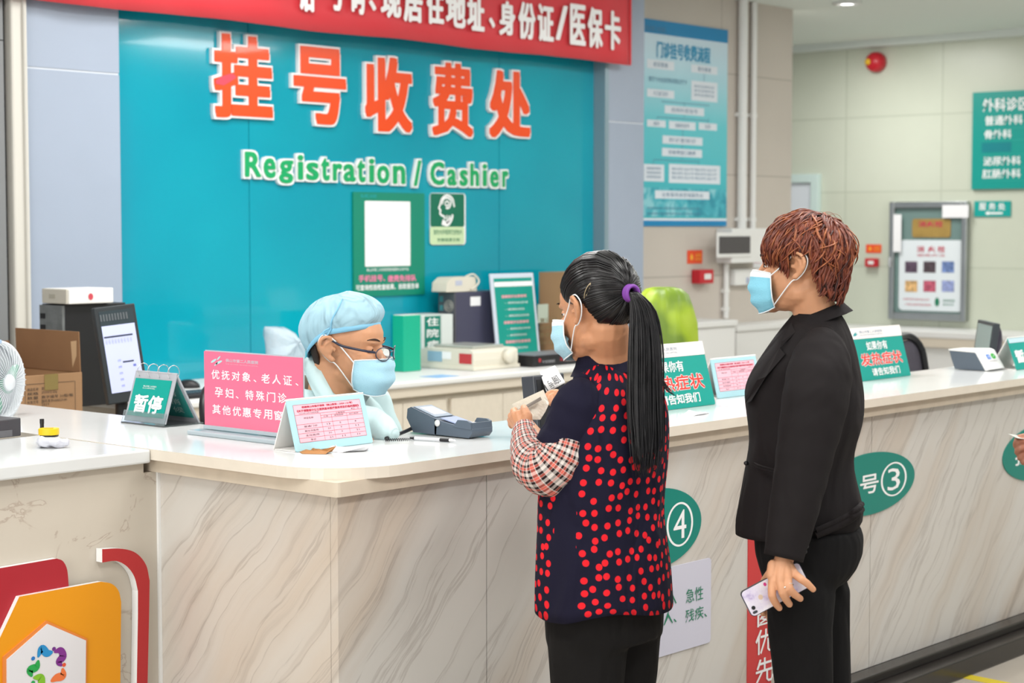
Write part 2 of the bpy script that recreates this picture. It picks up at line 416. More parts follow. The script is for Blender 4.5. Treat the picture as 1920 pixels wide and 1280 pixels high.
WTX = PY(1483, 400, YT).x
mb = MB(); mb.box(-3, 14, -4, 11, -.1, 0); struct(build('floor', mb, floor_m))
mb = MB(); mb.box(-3, 14, -4, 11, ZC, ZC+.1); struct(build('ceiling', mb, ceil_m))
mb = MB(); mb.box(XF, XF+.15, -4, 11, 0, ZC); struct(build('wall_far', mb, tile_far))
mb = MB(); mb.box(8.3, WTX, YT, YT+.2, 0, ZC); struct(build('wall_tiled', mb, tile_beige))
WB = Fr((0, YB, 0), (1, 0, 0), (0, 0, 1)); WC = Fr((0, YC, 0), (1, 0, 0), (0, 0, 1)); WT = Fr((0, YT, 0), (1, 0, 0), (0, 0, 1))
WF = Fr((XF, 0, 0), (0, -1, 0), (0, 0, 1))
xs = [WB.uv(p, 300)[0] for p in (205, 467, 936, 1120)]
XL, XR = xs[0], xs[3]
mb = MB()
for a, c in zip([xs[0]-.05]+xs[1:3], xs[1:3]+[xs[3]+.05]): mb.box(a+.002, c-.002, YB, YB+.12, .0, ZC)
struct(build('wall_back', mb, teal, bevel=.001))
mb = MB(); mb.box(XL-.05, XR+.05, YB+.01, YB+.2, 0, ZC); struct(build('wall_backing', mb, mat('joint_dark', '#0a6f7e', .6)))
# grey columns with a pale joint
xl = WC.uv(46, 400)[0]; zj = WC.uv(120, 131)[1]; xr = WC.uv(1207, 300)[0]
mb = MB(); mb.box(xl-.02, XL, YC, YB+.2, 0, zj-.004); mb.box(xl-.02, XL, YC, YB+.2, zj+.004, ZC); mb.box(xl-.02, XL-.002, YC+.004, YB+.2, zj-.004, zj+.004, 1)
struct(build('wall_left_panel', mb, [grey_panel, mat('joint_white', '#d5dae0', .4)]))
zj2 = WC.uv(1165, 229)[1]
mb = MB(); mb.box(XR, xr, YC, YT+.1, 0, zj2-.004); mb.box(XR, xr, YC, YT+.1, zj2+.004, ZC); mb.box(XR+.002, xr-.002, YC+.004, YT, zj2-.004, zj2+.004, 1)
struct(build('wall_right_panel', mb, [grey_panel, mat('joint_white2', '#d5dae0', .4)]))
mb = MB(); mb.box(XR-.035, XR, YC-.004, YB, 0, ZC); struct(build('wall_column_side', mb, mat('shaded_column_grey', '#8aa0ab', .35, metal=.3)))  # left-facing side of the grey column, its shade put into the colour
# far left: cream post and dark grey wall
xa = WC.uv(17, 300)[0]
mb = MB(); mb.box(xa+.07, xl-.02, YC-.045, YC+.05, 0, ZC); mb.box(xa, xa+.07, YC-.03, YC+.05, 0, ZC)
struct(build('trim_2', mb, trim_cream, bevel=.012))
mb = MB(); mb.box(-3, xa-.025, YC-.01, YC+.19, 0, 2.37); mb.box(-3, xa-.025, YC-.01, YC+.19, 2.375, ZC); mb.box(xa-.025, xa, YC+.02, YC+.1, 0, ZC, 1); mb.box(-3, xa-.026, YC+.0, YC+.1, 2.36, 2.38, 1)
struct(build('wall_left', mb, [dark_grey_wall, M['black_plastic']]))
mb = MB(); mb.box(8.3, XF, 10.8, 11, 0, ZC); mb.box(-3, 8.3, YT+.3, YT+.4, 0, ZC); struct(build('wall_behind', mb, ceil_m))
# far room ceiling step seen at the top right: pale cornice line
mb = MB(); mb.box(XF-.12, XF, -4, 11, ZC-.05, ZC); struct(build('trim_3', mb, ceil_m))

# ---------------------------------------------------------------- ceiling downlights
for i, (px, py) in enumerate(((1588, 5), (1742, -40), (1420, -60))):
    p = PZ(px, py, ZC)
    t = thing('recessed_downlight', ['round white downlight glowing in the ceiling above the red fire bell', 'round downlight in the ceiling above the teal directory board', 'round downlight in the ceiling near the tiled wall corner'][i], 'ceiling light', p, 'round downlights in the ceiling')
    mb = MB(); mb.lathe(p, [(.06, -.001), (.095, -.001), (.098, -.012), (.062, -.016), (.06, -.001)], 28); build('rim', mb, M['white_plastic'], t)
    mb = MB(); mb.lathe(p, [(.002, -.006), (.062, -.006), (.062, -.003)], 28); build('lamp_lens', mb, mat('lamp_glow', '#ffffff', .4, emit=6), t)

# ---------------------------------------------------------------- counters
marble = marble_mat('veined_marble', '#cbc7c1', '#bfae9c', '#82766e')
quartz = mat('speckled_quartz', '#c3baac', .3, noise_amt=.035, noise_scale=6)
nt, b = nodes(quartz)
gq = N(nt, 'NewGeometry'); vq = N(nt, 'TexNoise'); vq.inputs['Scale'].default_value = 9; vq.inputs['Detail'].default_value = 5; vq.inputs['Distortion'].default_value = 1.2
nt.links.new(gq.outputs['Position'], vq.inputs['Vector'])
rq = ramp(nt, ((.0, '#c4bcaf'), (.6, '#c2b9ac'), (.632, '#ab9d90'), (.645, '#c4bbae'), (1, '#c7beb2'))); nt.links.new(vq.outputs['Fac'], rq.inputs[0]); nt.links.new(rq.outputs[0], b.inputs['Base Color'])
top_m = mat('white_stone_top', '#dedfdf', .12, spec=.5, noise_amt=.012, noise_scale=5)
edge_m = mat('cream_stone_edge', '#dcd3c5', .25, noise_amt=.03, noise_scale=14)
XA, XA2, Y0, Y0b, YL = 2.885, 3.352, 3.08, 3.552, 3.775     # arm left/right side, long counter front/back, side counter front
XEND = 11.6
R = .21
# long counter, an L with the short arm; rounded outer corner
def corner(x, y, r, n=10):
    return [(x+r-r*math.cos(a), y+r-r*math.sin(a)) for a in [PI/2*k/n for k in range(n+1)]]
outl = corner(XA, Y0, R)                      # from (XA, Y0+R) round to (XA+R, Y0)
slab = [(XA, 6.2)] + outl + [(XEND, Y0), (XEND, Y0b), (XA2, Y0b), (XA2, 6.2)]
t = thing('reception_counter', 'long white stone counter with veined marble front and rounded corner', 'counter', (6, 3.3, 0))
mb = MB(); mb.prism(WORLD, slab, ZT-.028, ZT, 1, 0); build('worktop', mb, [top_m, edge_m], t, bevel=.007, bseg=3)
def inset(dx): return [(XA+dx, 6.2)]+corner(XA+dx, Y0+dx, .012, 3)+[(XEND, Y0+dx), (XEND, Y0b-.02), (XA2-.02, Y0b-.02), (XA2-.02, 6.2)]
mb = MB(); mb.prism(WORLD, inset(.022), ZT-.063, ZT-.028); build('under_moulding', mb, mat('stone_moulding', '#cdc0ae', .3, noise_amt=.05, noise_scale=20), t, bevel=.008, bseg=3)
xe = [XA+.045, 5.15, 7.2, 9.3, XEND]
xj = PY(1634, 900, Y0+.045).x
for a, c in zip([XA+.045, xj-1.95, xj, xj+2.0], [xj-1.954, xj-.004, xj+1.996, XEND]):
    mb = MB(); mb.box(a+(.001 if a < 3 else 0), c, Y0+.045, Y0+.07, .1, ZT-.0635); build('front_panel', mb, marble, t)
mb = MB(); mb.box(XA+.045, XA+.07, Y0+.0705, YL+.0295, .1, ZT-.0635); build('end_panel', mb, marble, t)
mb = MB(); mb.box(XA+.07, XEND, Y0+.07, Y0b-.05, 0, ZT-.064); mb.box(XA+.07, XA2-.05, Y0+.07, 6.2, 0, ZT-.064); build('carcass', mb, white_lam, t)
mb = MB(); mb.box(XA+.02, XEND, Y0-.085, Y0+.045, 0, .07); mb.box(XA+.02, XEND, Y0-.02, Y0+.045, .07, .1); mb.box(XA-.03, XA+.045, Y0-.085, YL, 0, .07); build('kick_rail', mb, mat('black_kick', '#2b2725', .25, noise_amt=.15), t, bevel=.006)
# side counter on the left
t2 = thing('side_counter', 'lower left marble counter section butting against the long counter arm', 'counter', (1.8, 4, 0))
mb = MB(); mb.box(-.6, XA-.002, YL, 4.27, ZT-.036, ZT-.001); build('worktop', mb, [mat('grey_white_stone', '#d2d4d4', .14, noise_amt=.02, noise_scale=7), edge_m], t2, bevel=.005)
mb = MB(); mb.box(-.6, XA-.003, YL+.03, 4.22, 0, ZT-.036); mb.box(XA-.003, XA+.0445, YL+.03, 4.22, 0, ZT-.064); build('front_panel', mb, quartz, t2)
mb = MB(); mb.box(XA+.037, XA+.0448, YL+.022, YL+.0298, .0, ZT-.065); build('corner_strip', mb, M['white_plastic'], t2)

# ---------------------------------------------------------------- worktops at the back wall
ZW = .90
wt = thing('back_worktop', 'long cream laminate worktop along the teal wall behind the clerk', 'worktop', (6.5, 6, 0))
YW = 5.80
mb = MB(); mb.box(4.42, 8.15, YW, YB-.001, ZW-.03, ZW, 0); build('worktop_slab', mb, white_lam, wt, bevel=.008)
mb = MB(); mb.box(4.43, 8.14, YW+.012, YB-.001, ZW-.075, ZW-.03); build('apron', mb, edge_lam, wt, bevel=.004)
b0 = PY(840, 760, YW+.03).x
edges_ = [4.45, b0-1.3, b0-.6, b0, b0+.78, 8.13]
for i in range(5):
    a, c = edges_[i], edges_[i+1]; c = min(c, 8.13)
    u = thing('base_cabinet', ['cream base cabinet under the computer monitor', 'cream base cabinet behind the pink sign', 'cream base cabinet right behind the masked clerk', 'cream base cabinet under the teal box files and printer', 'cream base cabinet behind the black customer display'][i], 'cabinet', ((a+c)/2, YW+.3, 0), 'cream cabinets along the teal wall')
    mb = MB(); mb.box(a+.001, c-.001, YW+.05, YC-.01, .0, ZW-.076); build('body', mb, cream_lam, u)
    mid = (a+c)/2
    for k, (d0, d1) in enumerate(((a+.025, mid-.002), (mid+.002, c-.01))):
        mb = MB(); mb.box(d0, d1, YW+.03, YW+.05, .1, ZW-.1); d = build('door', mb, cream_lam, u, bevel=.002)
        hx = d1-.06 if k == 0 else d0+.06
        mb = MB(); mb.lathe((hx, YW+.03, .45), [(.003, .018), (.012, .018), (.012, .012), (.006, .008), (.006, 0)], 12, Fr((0, 0, 0), (1, 0, 0), (0, 0, 1))); build('knob', mb, M['chrome'], d)
# white counters under the tiled wall
p1 = PY(1310, 600, YT-.5); 
def low_counter(name, label, x0, x1, y0, y1, z, doors=0):
    t = thing(name, label, 'cabinet', ((x0+x1)/2, (y0+y1)/2, 0))
    mb = MB(); mb.box(x0-.012, x1+.012, y0-.015, y1, z-.035, z); build('worktop_slab', mb, white_lam, t, bevel=.004)
    mb = MB(); mb.box(x0, x1, y0, y1, 0, z-.036); build('body', mb, white_lam, t)
    return t
za = PY(1340, 602, YT-.45)
low_counter('white_cabinet', 'tall white cabinet in front of the tiled wall below the fuse box', PY(1305, 620, YT-.45).x, PY(1378, 620, YT-.45).x, YT-.45, YT, za.z)
zb = PY(1440, 607, YT-.25)
low_counter('white_partition_cabinet', 'long plain white cabinet running right from under the fuse box', PY(1381, 620, YT-.25).x, WTX-.03, YT-.25, YT-.001, zb.z)
zf = PX(1760, 622, XF-.55).z
t = thing('far_worktop', 'white counter below the fire hose cabinet on the far wall', 'counter', (XF-.3, 6.5, 0))
mb = MB(); mb.box(XF-.55, XF-.003, 4.0, 8.6, zf-.05, zf); build('worktop_slab', mb, white_lam, t, bevel=.006)
mb = MB(); mb.box(XF-.545, XF-.003, 4.0, 8.6, zf-.12, zf-.05); build('apron', mb, edge_lam, t)
yd = 8.6
k = 0
while yd > 4.1:
    mb = MB(); mb.box(XF-.52, XF-.005, yd-.74+.004, yd-.004, 0, zf-.12); build('cabinet_door', mb, white_lam, t, bevel=.003); yd -= .745; k += 1
# a yellow queue line on the floor
A_, B_ = PZ(1812, 1268, 0), PZ(1890, 1284, 0); d_ = (B_-A_).normalized()
fr = Fr(A_, d_, WORLD.n.cross(d_), (0, 0, 1))
mb = MB(); mb.fbox(fr, -.06, 3.0, -.03, .03, 0, .0015); tag(build('floor_line', mb, mat('yellow_paint', '#c9b428', .5)), 'yellow queue line taped on the floor beside the black kick rail', 'floor marking')
# ---------------------------------------------------------------- red banner
ban = mat('red_banner_cloth', '#d2323c', .55, sheen=.2, bump=.1, bump_scale=25)
WBN = WB.off(.16)
A0 = WBN.uv(-400, 0)[0]; A1 = WBN.uv(1181, 60)[0]; Bz = WBN.uv(1181, 122)[1]
t = thing('cloth_banner', 'red cloth banner with white lettering hung across the top of the teal wall', 'banner', WBN.p((A0+A1)/2, Bz))
mb = MB(); nx = 120
vs = []; fs = []
for i in range(nx+1):
    a = A0+(A1-A0)*i/nx
    for k in range(6):
        z = Bz+.0+.5*k/5; c = .006*math.sin(a*7)+.004*math.sin(a*17+z*9)
        vs.append(WBN.p(a, z+(.004*math.sin(a*5) if k == 0 else 0), c))
for i in range(nx):
    for k in range(5): fs.append((i*6+k, (i+1)*6+k, (i+1)*6+k+1, i*6+k+1))
mb.add(vs, fs, smooth=True); o = build('cloth', mb, ban, t); sm = o.modifiers.new('s', 'SOLIDIFY'); sm.thickness = .003
mb = MB(); mb.fbox(WBN, A1-.012, A1, Bz, Bz+.5, -.008, .012); build('end_hem', mb, ban, t)
def glyph_rect(fr, x0, y0, x1, y1): return fr.rect(x0, y0, x1, y1)
chars = [('电', 495, -78, 528, -5), ('话', 560, -65, 590, 22), ('号', 612, -60, 645, 20), ('码', 657, -55, 684, 27), ('、', 692, 0, 705, 20), ('现', 714, -38, 752, 34), ('居', 757, -30, 792, 42),
         ('住', 800, -25, 832, 46), ('地', 836, -18, 873, 52), ('址', 876, -12, 908, 58), ('、', 917, 33, 928, 52), ('身', 936, 2, 966, 67), ('份', 972, 4, 1004, 74), ('证', 1008, 8, 1038, 78),
         ('/', 1042, 10, 1064, 76), ('医', 1069, 8, 1098, 85), ('保', 1102, 14, 1130, 90), ('卡', 1134, 20, 1164, 94)]
fr = WBN.off(.02)
mb = MB()
for ch, x0, y0, x1, y1 in chars:
    a0, a1, c0, c1 = fr.rect(x0, y0, x1, y1); mb.text(fr, ch, a0, a1, c0, c1, 0, rad=.006, extrude=.002)
build('lettering', mb, M['white_ink'], t)

# ---------------------------------------------------------------- raised characters and letters on the teal wall
org = mat('orange_acrylic', '#ea4a0e', .3, coat=.3); wht = mat('white_acrylic', '#f0f0f0', .35); grn = mat('green_acrylic', '#0aa05f', .3, coat=.3)
F1 = WB.off(-0.0)
meaning = ['first of the five, with pink tape residue', 'an open square over a hooked stroke', 'in the middle of the five', 'densest of the five', 'last of the five']
for k, (ch, x0, y0, x1, y1) in enumerate((('挂', 399, 66, 509, 222), ('号', 549, 89, 647, 233), ('收', 683, 107, 771, 247), ('费', 809, 118, 885, 255), ('处', 916, 133, 993, 259))):
    fr = WB.off(.02); a0, a1, c0, c1 = fr.rect(x0, y0, x1, y1)
    t = thing('raised_character', 'big orange Chinese character %s with white outline, %s' % (ch, meaning[k]), 'sign letter', fr.p((a0+a1)/2, c0), 'orange Chinese characters on the teal wall')
    h = c1-c0
    br = .0095 if ch == '费' else .0125; e = .0105; mb = MB(); mb.text(fr, ch, a0-e, a1+e, c0-e, c1+e, -.0085, rad=br+e, extrude=.011, res=3); build('outline', mb, wht, t)
    mb = MB(); mb.text(fr, ch, a0, a1, c0, c1, .005, rad=br, extrude=.003, res=3); build('face', mb, org, t)
eng = [('R', 457, 283, 489, 333), ('e', 492, 295, 516, 335), ('g', 521, 299, 549, 345), ('i', 556, 289, 568, 338), ('s', 572, 303, 597, 339), ('t', 600, 295, 617, 340), ('r', 622, 305, 641, 340),
       ('a', 642, 306, 666, 342), ('t', 668, 299, 684, 343), ('i', 690, 296, 701, 343), ('o', 705, 309, 729, 345), ('n', 735, 309, 759, 346), ('/', 774, 299, 789, 350),
       ('C', 805, 302, 832, 348), ('a', 837, 316, 855, 349), ('s', 860, 317, 876, 350), ('h', 880, 305, 897, 350), ('i', 903, 306, 912, 350), ('e', 917, 319, 934, 352), ('r', 940, 319, 952, 352)]
ordn = ['first', 'second', 'third', 'fourth', 'fifth', 'sixth', 'seventh', 'eighth', 'ninth', 'tenth', 'eleventh', 'twelfth']
for k, (ch, x0, y0, x1, y1) in enumerate(eng):
    fr = WB.off(.016); a0, a1, c0, c1 = fr.rect(x0, y0, x1, y1); 
    if ch == '/': lab = 'green slash between Registration and Cashier on the teal wall'
    else: lab = 'green letter %s, %s letter of %s on the teal wall' % (ch, ordn[k if k < 12 else k-13], 'Registration' if k < 12 else 'Cashier')
    t = thing('raised_letter', lab, 'sign letter', fr.p((a0+a1)/2, c0), 'green letters of Registration / Cashier')
    mb = MB(); e = .006; mb.text(fr, ch, a0-e, a1+e, c0-e, c1+e, -.0062, rad=.0145, extrude=.009, res=3); build('outline', mb, wht, t)
    mb = MB(); e = .003; mb.text(fr, ch, a0+e, a1-e, c0+e, c1-e, .006, rad=.0048, extrude=.0025, res=3); build('face', mb, grn, t)
# tape residue
fr = WB.off(.0305); mb = MB()
pts = [fr.uv(x, y) for x, y in ((404, 151), (418, 142), (436, 137), (444, 145), (432, 153), (420, 160), (405, 157))]
mb.poly(fr, pts)
tag(build('tape_residue', mb, mat('pink_tape', '#e8465a', .4)), 'torn pink red tape stuck on the first orange character', 'tape')

# ---------------------------------------------------------------- boards on the teal wall
def board(name, label, cat, fr, rect, thick, col, r=.0, parts=()):
    a0, a1, c0, c1 = rect
    t = thing(name, label, cat, fr.p((a0+a1)/2, c0))
    mb = MB()
    if r: mb.rbox(fr, a0, a1, c0, c1, .001, thick, r)
    else: mb.fbox(fr, a0, a1, c0, c1, .001, thick)
    build('board', mb, col, t)
    return t
gsign = mat('green_print', '#08836a', .4); dgreen = mat('dark_green_print', '#066a50', .4); lgreen = mat('pale_green_print', '#c6dcb0', .5)
pink_ink = mat('pink_ink', '#e884a8', .5)
fr = WB; rc = fr.rect(660, 361, 793, 554)
t = board('payment_board', 'green payment notice board with white square panel on the teal wall', 'sign', fr, rc, .012, gsign)
f2 = fr.off(.0125)
def tx(mb, s, x0, y0, x1, y1, f, mi=0, bold=.0, c=.0012, res=1):
    a0, a1, c0, c1 = f.rect(x0, y0, x1, y1); mb.text(f, s, a0, a1, c0, c1, c, mi, bold, 0, res)
mb = MB(); a = f2.rect(684, 377, 769, 499); mb.rbox(f2, *a, 0, .002, .006); build('white_panel', mb, wht, t)
mb = MB(); tx(mb, '佛山市第二人民医院', 676, 364, 706, 371, f2, 0); build('hospital_name', mb, mat('cyan_ink', '#1fb0bb', .5), t)
mb = MB(); tx(mb, '佛山市第二人民医院智慧服务公众平台', 687, 502, 766, 508, f2); tx(mb, '可查询检验检查结果、挂取报告单', 667, 532, 785, 543, f2, 0, .02); build('small_lettering', mb, M['white_ink'], t)
mb = MB(); tx(mb, '手机挂号、', 672, 515, 722, 528, f2, 0, .03); tx(mb, '缴费免排队', 727, 515, 780, 528, f2, 0, .03); build('pink_lettering', mb, pink_ink, t)
# small sign with a head in profile
rc = fr.rect(805, 362, 871, 459)
t = board('phone_notice', 'small round-cornered green sign with a white head profile emblem', 'sign', fr, rc, .008, wht, .02)
f2 = fr.off(.009); mb = MB(); a = f2.rect(807, 363, 870, 425); mb.rbox(f2, *a, 0, .002, .012); build('green_field', mb, dgreen, t)
mb = MB(); a = f2.rect(806, 425, 870, 458); mb.rbox(f2, *a, 0, .002, .014); build('caption_field', mb, lgreen, t)
mb = MB(); tx(mb, '请勿大声喧哗打扰他人', 812, 430, 866, 440, f2, c=.003); tx(mb, '安静健康文明', 819, 446, 861, 453, f2, c=.003); build('lettering', mb, M['green_ink'], t)
f3 = f2.off(.003); mb = MB()
def strip(mb, f, pts, w, mi=0):
    q = [f.uv(x, y) for x, y in pts]; q = [V((a, b_, 0)) for a, b_ in q]; q = spline(q, 6); k = len(q); L = []; R_ = []
    for i, p in enumerate(q):
        d = (q[min(i+1, k-1)]-q[max(i-1, 0)]).normalized(); n_ = V((-d.y, d.x, 0)); ww = w[0]+(w[1]-w[0])*i/(k-1) if isinstance(w, tuple) else w
        L.append(p+n_*ww/2); R_.append(p-n_*ww/2)
    for i in range(k-1): mb.poly(f, [(L[i].x, L[i].y), (L[i+1].x, L[i+1].y), (R_[i+1].x, R_[i+1].y), (R_[i].x, R_[i].y)], 0, mi)
strip(mb, f3, [(852, 388), (848, 372), (838, 366), (829, 372), (825, 384), (823, 390), (826, 394), (825, 400), (829, 404), (833, 406), (834, 411)], .011)
strip(mb, f3, [(829, 383), (832, 373), (840, 371), (846, 378), (842, 389), (836, 390)], .010)
strip(mb, f3, [(834, 381), (838, 377), (842, 381), (838, 386), (834, 382)], .008)
strip(mb, f3, [(849, 402), (846, 412), (839, 420), (829, 416)], (.012, .03)); strip(mb, f3, [(843, 404), (842, 412), (837, 417)], (.01, .02)); strip(mb, f3, [(838, 403), (838, 411)], (.006, .012))
build('head_emblem', mb, wht, t)

# ---------------------------------------------------------------- flow chart poster on the tiled wall
fr = WT; rc = list(fr.rect(1207, 46, 1361, 424)); a1 = rc[1]; a0 = rc[0]-.18
z1 = fr.uv(1364, 57)[1]; z0 = fr.uv(1357, 424)[1]; H_ = z1-z0
pm = mat('poster_gradient', '#9fdbe6', .3, coat=.3); nt, b = nodes(pm)
g = N(nt, 'NewGeometry'); sp = N(nt, 'SeparateXYZ'); nt.links.new(g.outputs['Position'], sp.inputs[0]); mr = N(nt, 'MapRange'); mr.inputs[1].default_value = z0; mr.inputs[2].default_value = z1
nt.links.new(sp.outputs['Z'], mr.inputs[0]); r = ramp(nt, ((.0, '#2fb6bd'), (.2, '#3fbac6'), (.5, '#62cbd6'), (.8, '#bfe0ee'), (1, '#d5e4f2'))); nt.links.new(mr.outputs[0], r.inputs[0]); nt.links.new(r.outputs[0], b.inputs['Base Color'])
t = board('flowchart_poster', 'tall blue poster with a flow chart on the tiled wall above the fuse box', 'poster', fr, (a0, a1, z0, z1), .01, pm)
f2 = fr.off(.0105)
bpm = mat('blue_print', '#0f84bb', .35)
for q0_, q1_ in ((z1-.085, z1), (z0, z0+.035)): mb = MB(); mb.quad(f2, a0, a1, q0_, q1_, .0005); build('blue_band', mb, bpm, t)
mb = MB(); mb.quad(f2, a0, a1, z0+.035, z0+.05, .0005)
boxes = [(1213, 113, 1264, 130), (1296, 123, 1345, 138), (1296, 153, 1345, 190), (1213, 168, 1264, 183), (1246, 200, 1320, 215), (1213, 225, 1248, 238), (1254, 228, 1304, 243), (1310, 231, 1344, 244),
         (1242, 256, 1317, 271), (1241, 279, 1316, 294), (1207, 308, 1245, 340), (1254, 309, 1350, 344), (1228, 358, 1330, 373)]
for q in boxes: mb.quad(f2, *[x for x in f2.rect(*q)], .0008)
build('chart_box', mb, mat('print_white', '#dfe7f0', .4), t)
dk = mat('chart_ink', '#557f9d', .5); bl = mat('title_ink', '#2d94bf', .4)
mb = MB(); tx(mb, '门诊挂号收费流程', 1231, 83, 1332, 114, f2, 0, .03); build('title', mb, bl, t)
mb = MB()
for (q, s_) in zip(boxes, ('初诊患者', '复诊患者', '身份证', '人工窗口挂号', '选择科室挂号', '微信挂号', '自助机挂号', '窗口挂号', '到诊室就诊', '到收费窗口缴费', '检查检验', '取药治疗', '注意事项请咨询服务台')):
    x0, y0, x1, y1 = q; hh = min(9, (y1-y0)*.55); cy = (y0+y1)/2
    if y1-y0 > 25:
        for dy in (-8, 0, 8): tx(mb, s_+s_, x0+5, cy+dy-3, x1-6, cy+dy+2, f2, 0, 0, .0016)
    else: tx(mb, s_, x0+12, cy-hh/2, x1-12, cy+hh/2, f2, 0, 0, .0016)
for q in ((1216, 146, 1288, 156),): tx(mb, '填写个人信息资料领取诊疗卡', *q, f2)
for q in ((1214, 388, 1310, 393), (1214, 398, 1312, 403)): tx(mb, '医院地址电话服务时间请以现场公告为准', *q, f2)
tx(mb, '佛山市第二人民医院', 1210, 49, 1248, 60, f2, 0, 0)
build('small_lettering', mb, dk, t)
mb = MB()
def ln(x0, y0, x1, y1, w=.004):
    a, b_ = f2.uv(x0, y0); c, d = f2.uv(x1, y1)
    if abs(c-a) > abs(d-b_): mb.quad(f2, a, c, b_-w/2, b_+w/2, .0007)
    else: mb.quad(f2, a-w/2, a+w/2, d, b_, .0007)
for q in ((1240, 190, 1330, 192), (1283, 192, 1283, 200), (1283, 215, 1283, 220), (1232, 219, 1328, 222), (1232, 220, 1232, 226), (1328, 222, 1328, 232), (1280, 243, 1280, 256), (1279, 271, 1279, 279), (1225, 299, 1310, 301), (1279, 294, 1279, 300), (1310, 300, 1310, 309), (1225, 299, 1225, 308), (1320, 138, 1320, 153)): ln(*q)
build('chart_line', mb, dk, t)
# washed out photo of buildings at the foot of the poster
ph = mat('poster_photo', '#4ab3c0', .3); nt, b = nodes(ph); g = N(nt, 'NewGeometry'); no = N(nt, 'TexNoise'); no.inputs['Scale'].default_value = 9; no.inputs['Detail'].default_value = 6; no.inputs['Distortion'].default_value = .8
nt.links.new(g.outputs['Position'], no.inputs['Vector']); r = ramp(nt, ((.35, '#2c94ab'), (.5, '#49b4c4'), (.65, '#8fd0da'))); nt.links.new(no.outputs['Fac'], r.inputs[0]); nt.links.new(r.outputs[0], b.inputs['Base Color'])
mb = MB(); mb.quad(f2, a0, a1, z0+.06, z0+.24, .0004); build('printed_photo', mb, ph, t)

# ---------------------------------------------------------------- fuse box, pipes and alarms on the tiled wall
def pipe(label, px, y0, y1, r, off, top=None):
    a = WT.uv(px, (max(y0, 0)+y1)/2)[0]; f = WT; z1_ = ZC-.002 if y0 <= 0 else f.uv(px, y0)[1]; z0_ = f.uv(px, y1)[1]
    t = thing('conduit_pipe', label, 'pipe', f.p(a, z0_, off), 'white conduits on the tiled wall')
    mb = MB(); mb.tube([f.p(a, z0_, off), f.p(a, z1_, off)], r, 16); build('pipe', mb, M['white_plastic'], t)
    mb = MB()
    for z in (z0_+.06, (z0_+z1_)/2): mb.fbox(f, a-r-.006, a+r+.006, z-.012, z+.012, .001, off+r*.6)
    build('clip', mb, M['white_plastic'], t)
pipe('thick white conduit running up from the fuse box to the ceiling', 1384, -20, 428, .032, .034)
pipe('thinner white conduit right of the thick one above the fuse box', 1407, -20, 428, .021, .024)
pipe('white conduit running down from the fuse box to the cabinet', 1356, 494, 596, .019, .022)
q = WT.rect(1342, 428, 1411, 492)
t = thing('fuse_box', 'white fuse box with dark flap on the tiled wall', 'fuse box', WT.p(q[0], q[2]))
mb = MB(); mb.fbox(WT, *q, .001, .13); build('housing', mb, M['white_plastic'], t, bevel=.006)
q2 = WT.off(.12).rect(1340, 430, 1403, 490)
f2 = WT.off(.131); q2 = f2.rect(1346, 443, 1404, 475)
mb = MB(); mb.fbox(f2, q2[0]-.02, q2[1]+.02, q2[2]-.025, q2[3]+.025, -.001, .008); build('door_frame', mb, M['white_plastic'], t, bevel=.004)
mb = MB(); mb.fbox(f2, *q2, .008, .014); build('flap', mb, mat('smoked_plastic', '#4b474a', .2), t, bevel=.003)
q = WT.rect(1412, 430, 1438, 502)
t = board('paper_notice', 'white paper notice taped right of the fuse box', 'notice', WT, q, .003, M['paper'])
mb = MB(); f2 = WT.off(.0032)
for k in range(9): a0_, a1_, c0_, c1_ = f2.rect(1414, 434+k*7, 1436, 437+k*7); mb.quad(f2, a0_, a1_, c0_, c1_)
build('printed_lines', mb, mat('faint_pink_ink', '#d9a9b8', .6), t)
q = WT.rect(1367, 504, 1402, 534)
t = thing('junction_box', 'small white junction box below the fuse box', 'junction box', WT.p(q[0], q[2]))
mb = MB(); mb.fbox(WT, *q, .001, .05); build('housing', mb, M['white_plastic'], t, bevel=.004)
mb = MB(); mb.fbox(WT, (q[0]+q[1])/2+.02, (q[0]+q[1])/2+.05, q[2]+.01, q[2]+.05, .05, .056); build('socket_cover', mb, mat('blue_grey', '#a9b4cc', .4), t)
q = WT.rect(1402, 505, 1422, 536)
t = thing('wall_socket', 'small white wall socket beside the junction box', 'socket', WT.p(q[0], q[2]))
mb = MB(); mb.fbox(WT, *q, .001, .02); build('plate', mb, M['white_plastic'], t, bevel=.003)
mb = MB(); mb.fbox(WT, q[0]+.03, q[1]-.03, q[2]+.05, q[3]-.03, .02, .023); build('socket_face', mb, M['cream_plastic'], t)
orange = mat('orange_print', '#e8502a', .5); yel = mat('yellow_ink', '#f3b63a', .5)
def fire_note(label, fr, px):
    q = fr.rect(*px); t = board('fire_notice', label, 'notice', fr, q, .004, orange)
    f2 = fr.off(.0045); w_ = q[1]-q[0]; h_ = q[3]-q[2]; mb = MB()
    a_ = q[0]+w_*.28; mb.poly(f2, [(a_, q[2]+h_*.78), (a_+w_*.1, q[2]+h_*.5), (a_+w_*.06, q[2]+h_*.28), (a_-w_*.06, q[2]+h_*.28), (a_-w_*.1, q[2]+h_*.5)], .0005)
    mb.text(f2, '消防', q[0]+w_*.5, q[0]+w_*.92, q[2]+h_*.5, q[2]+h_*.76, .0005, res=1); mb.text(f2, '按钮', q[0]+w_*.5, q[0]+w_*.92, q[2]+h_*.22, q[2]+h_*.45, .0005, res=1)
    build('printed_flame', mb, yel, t)
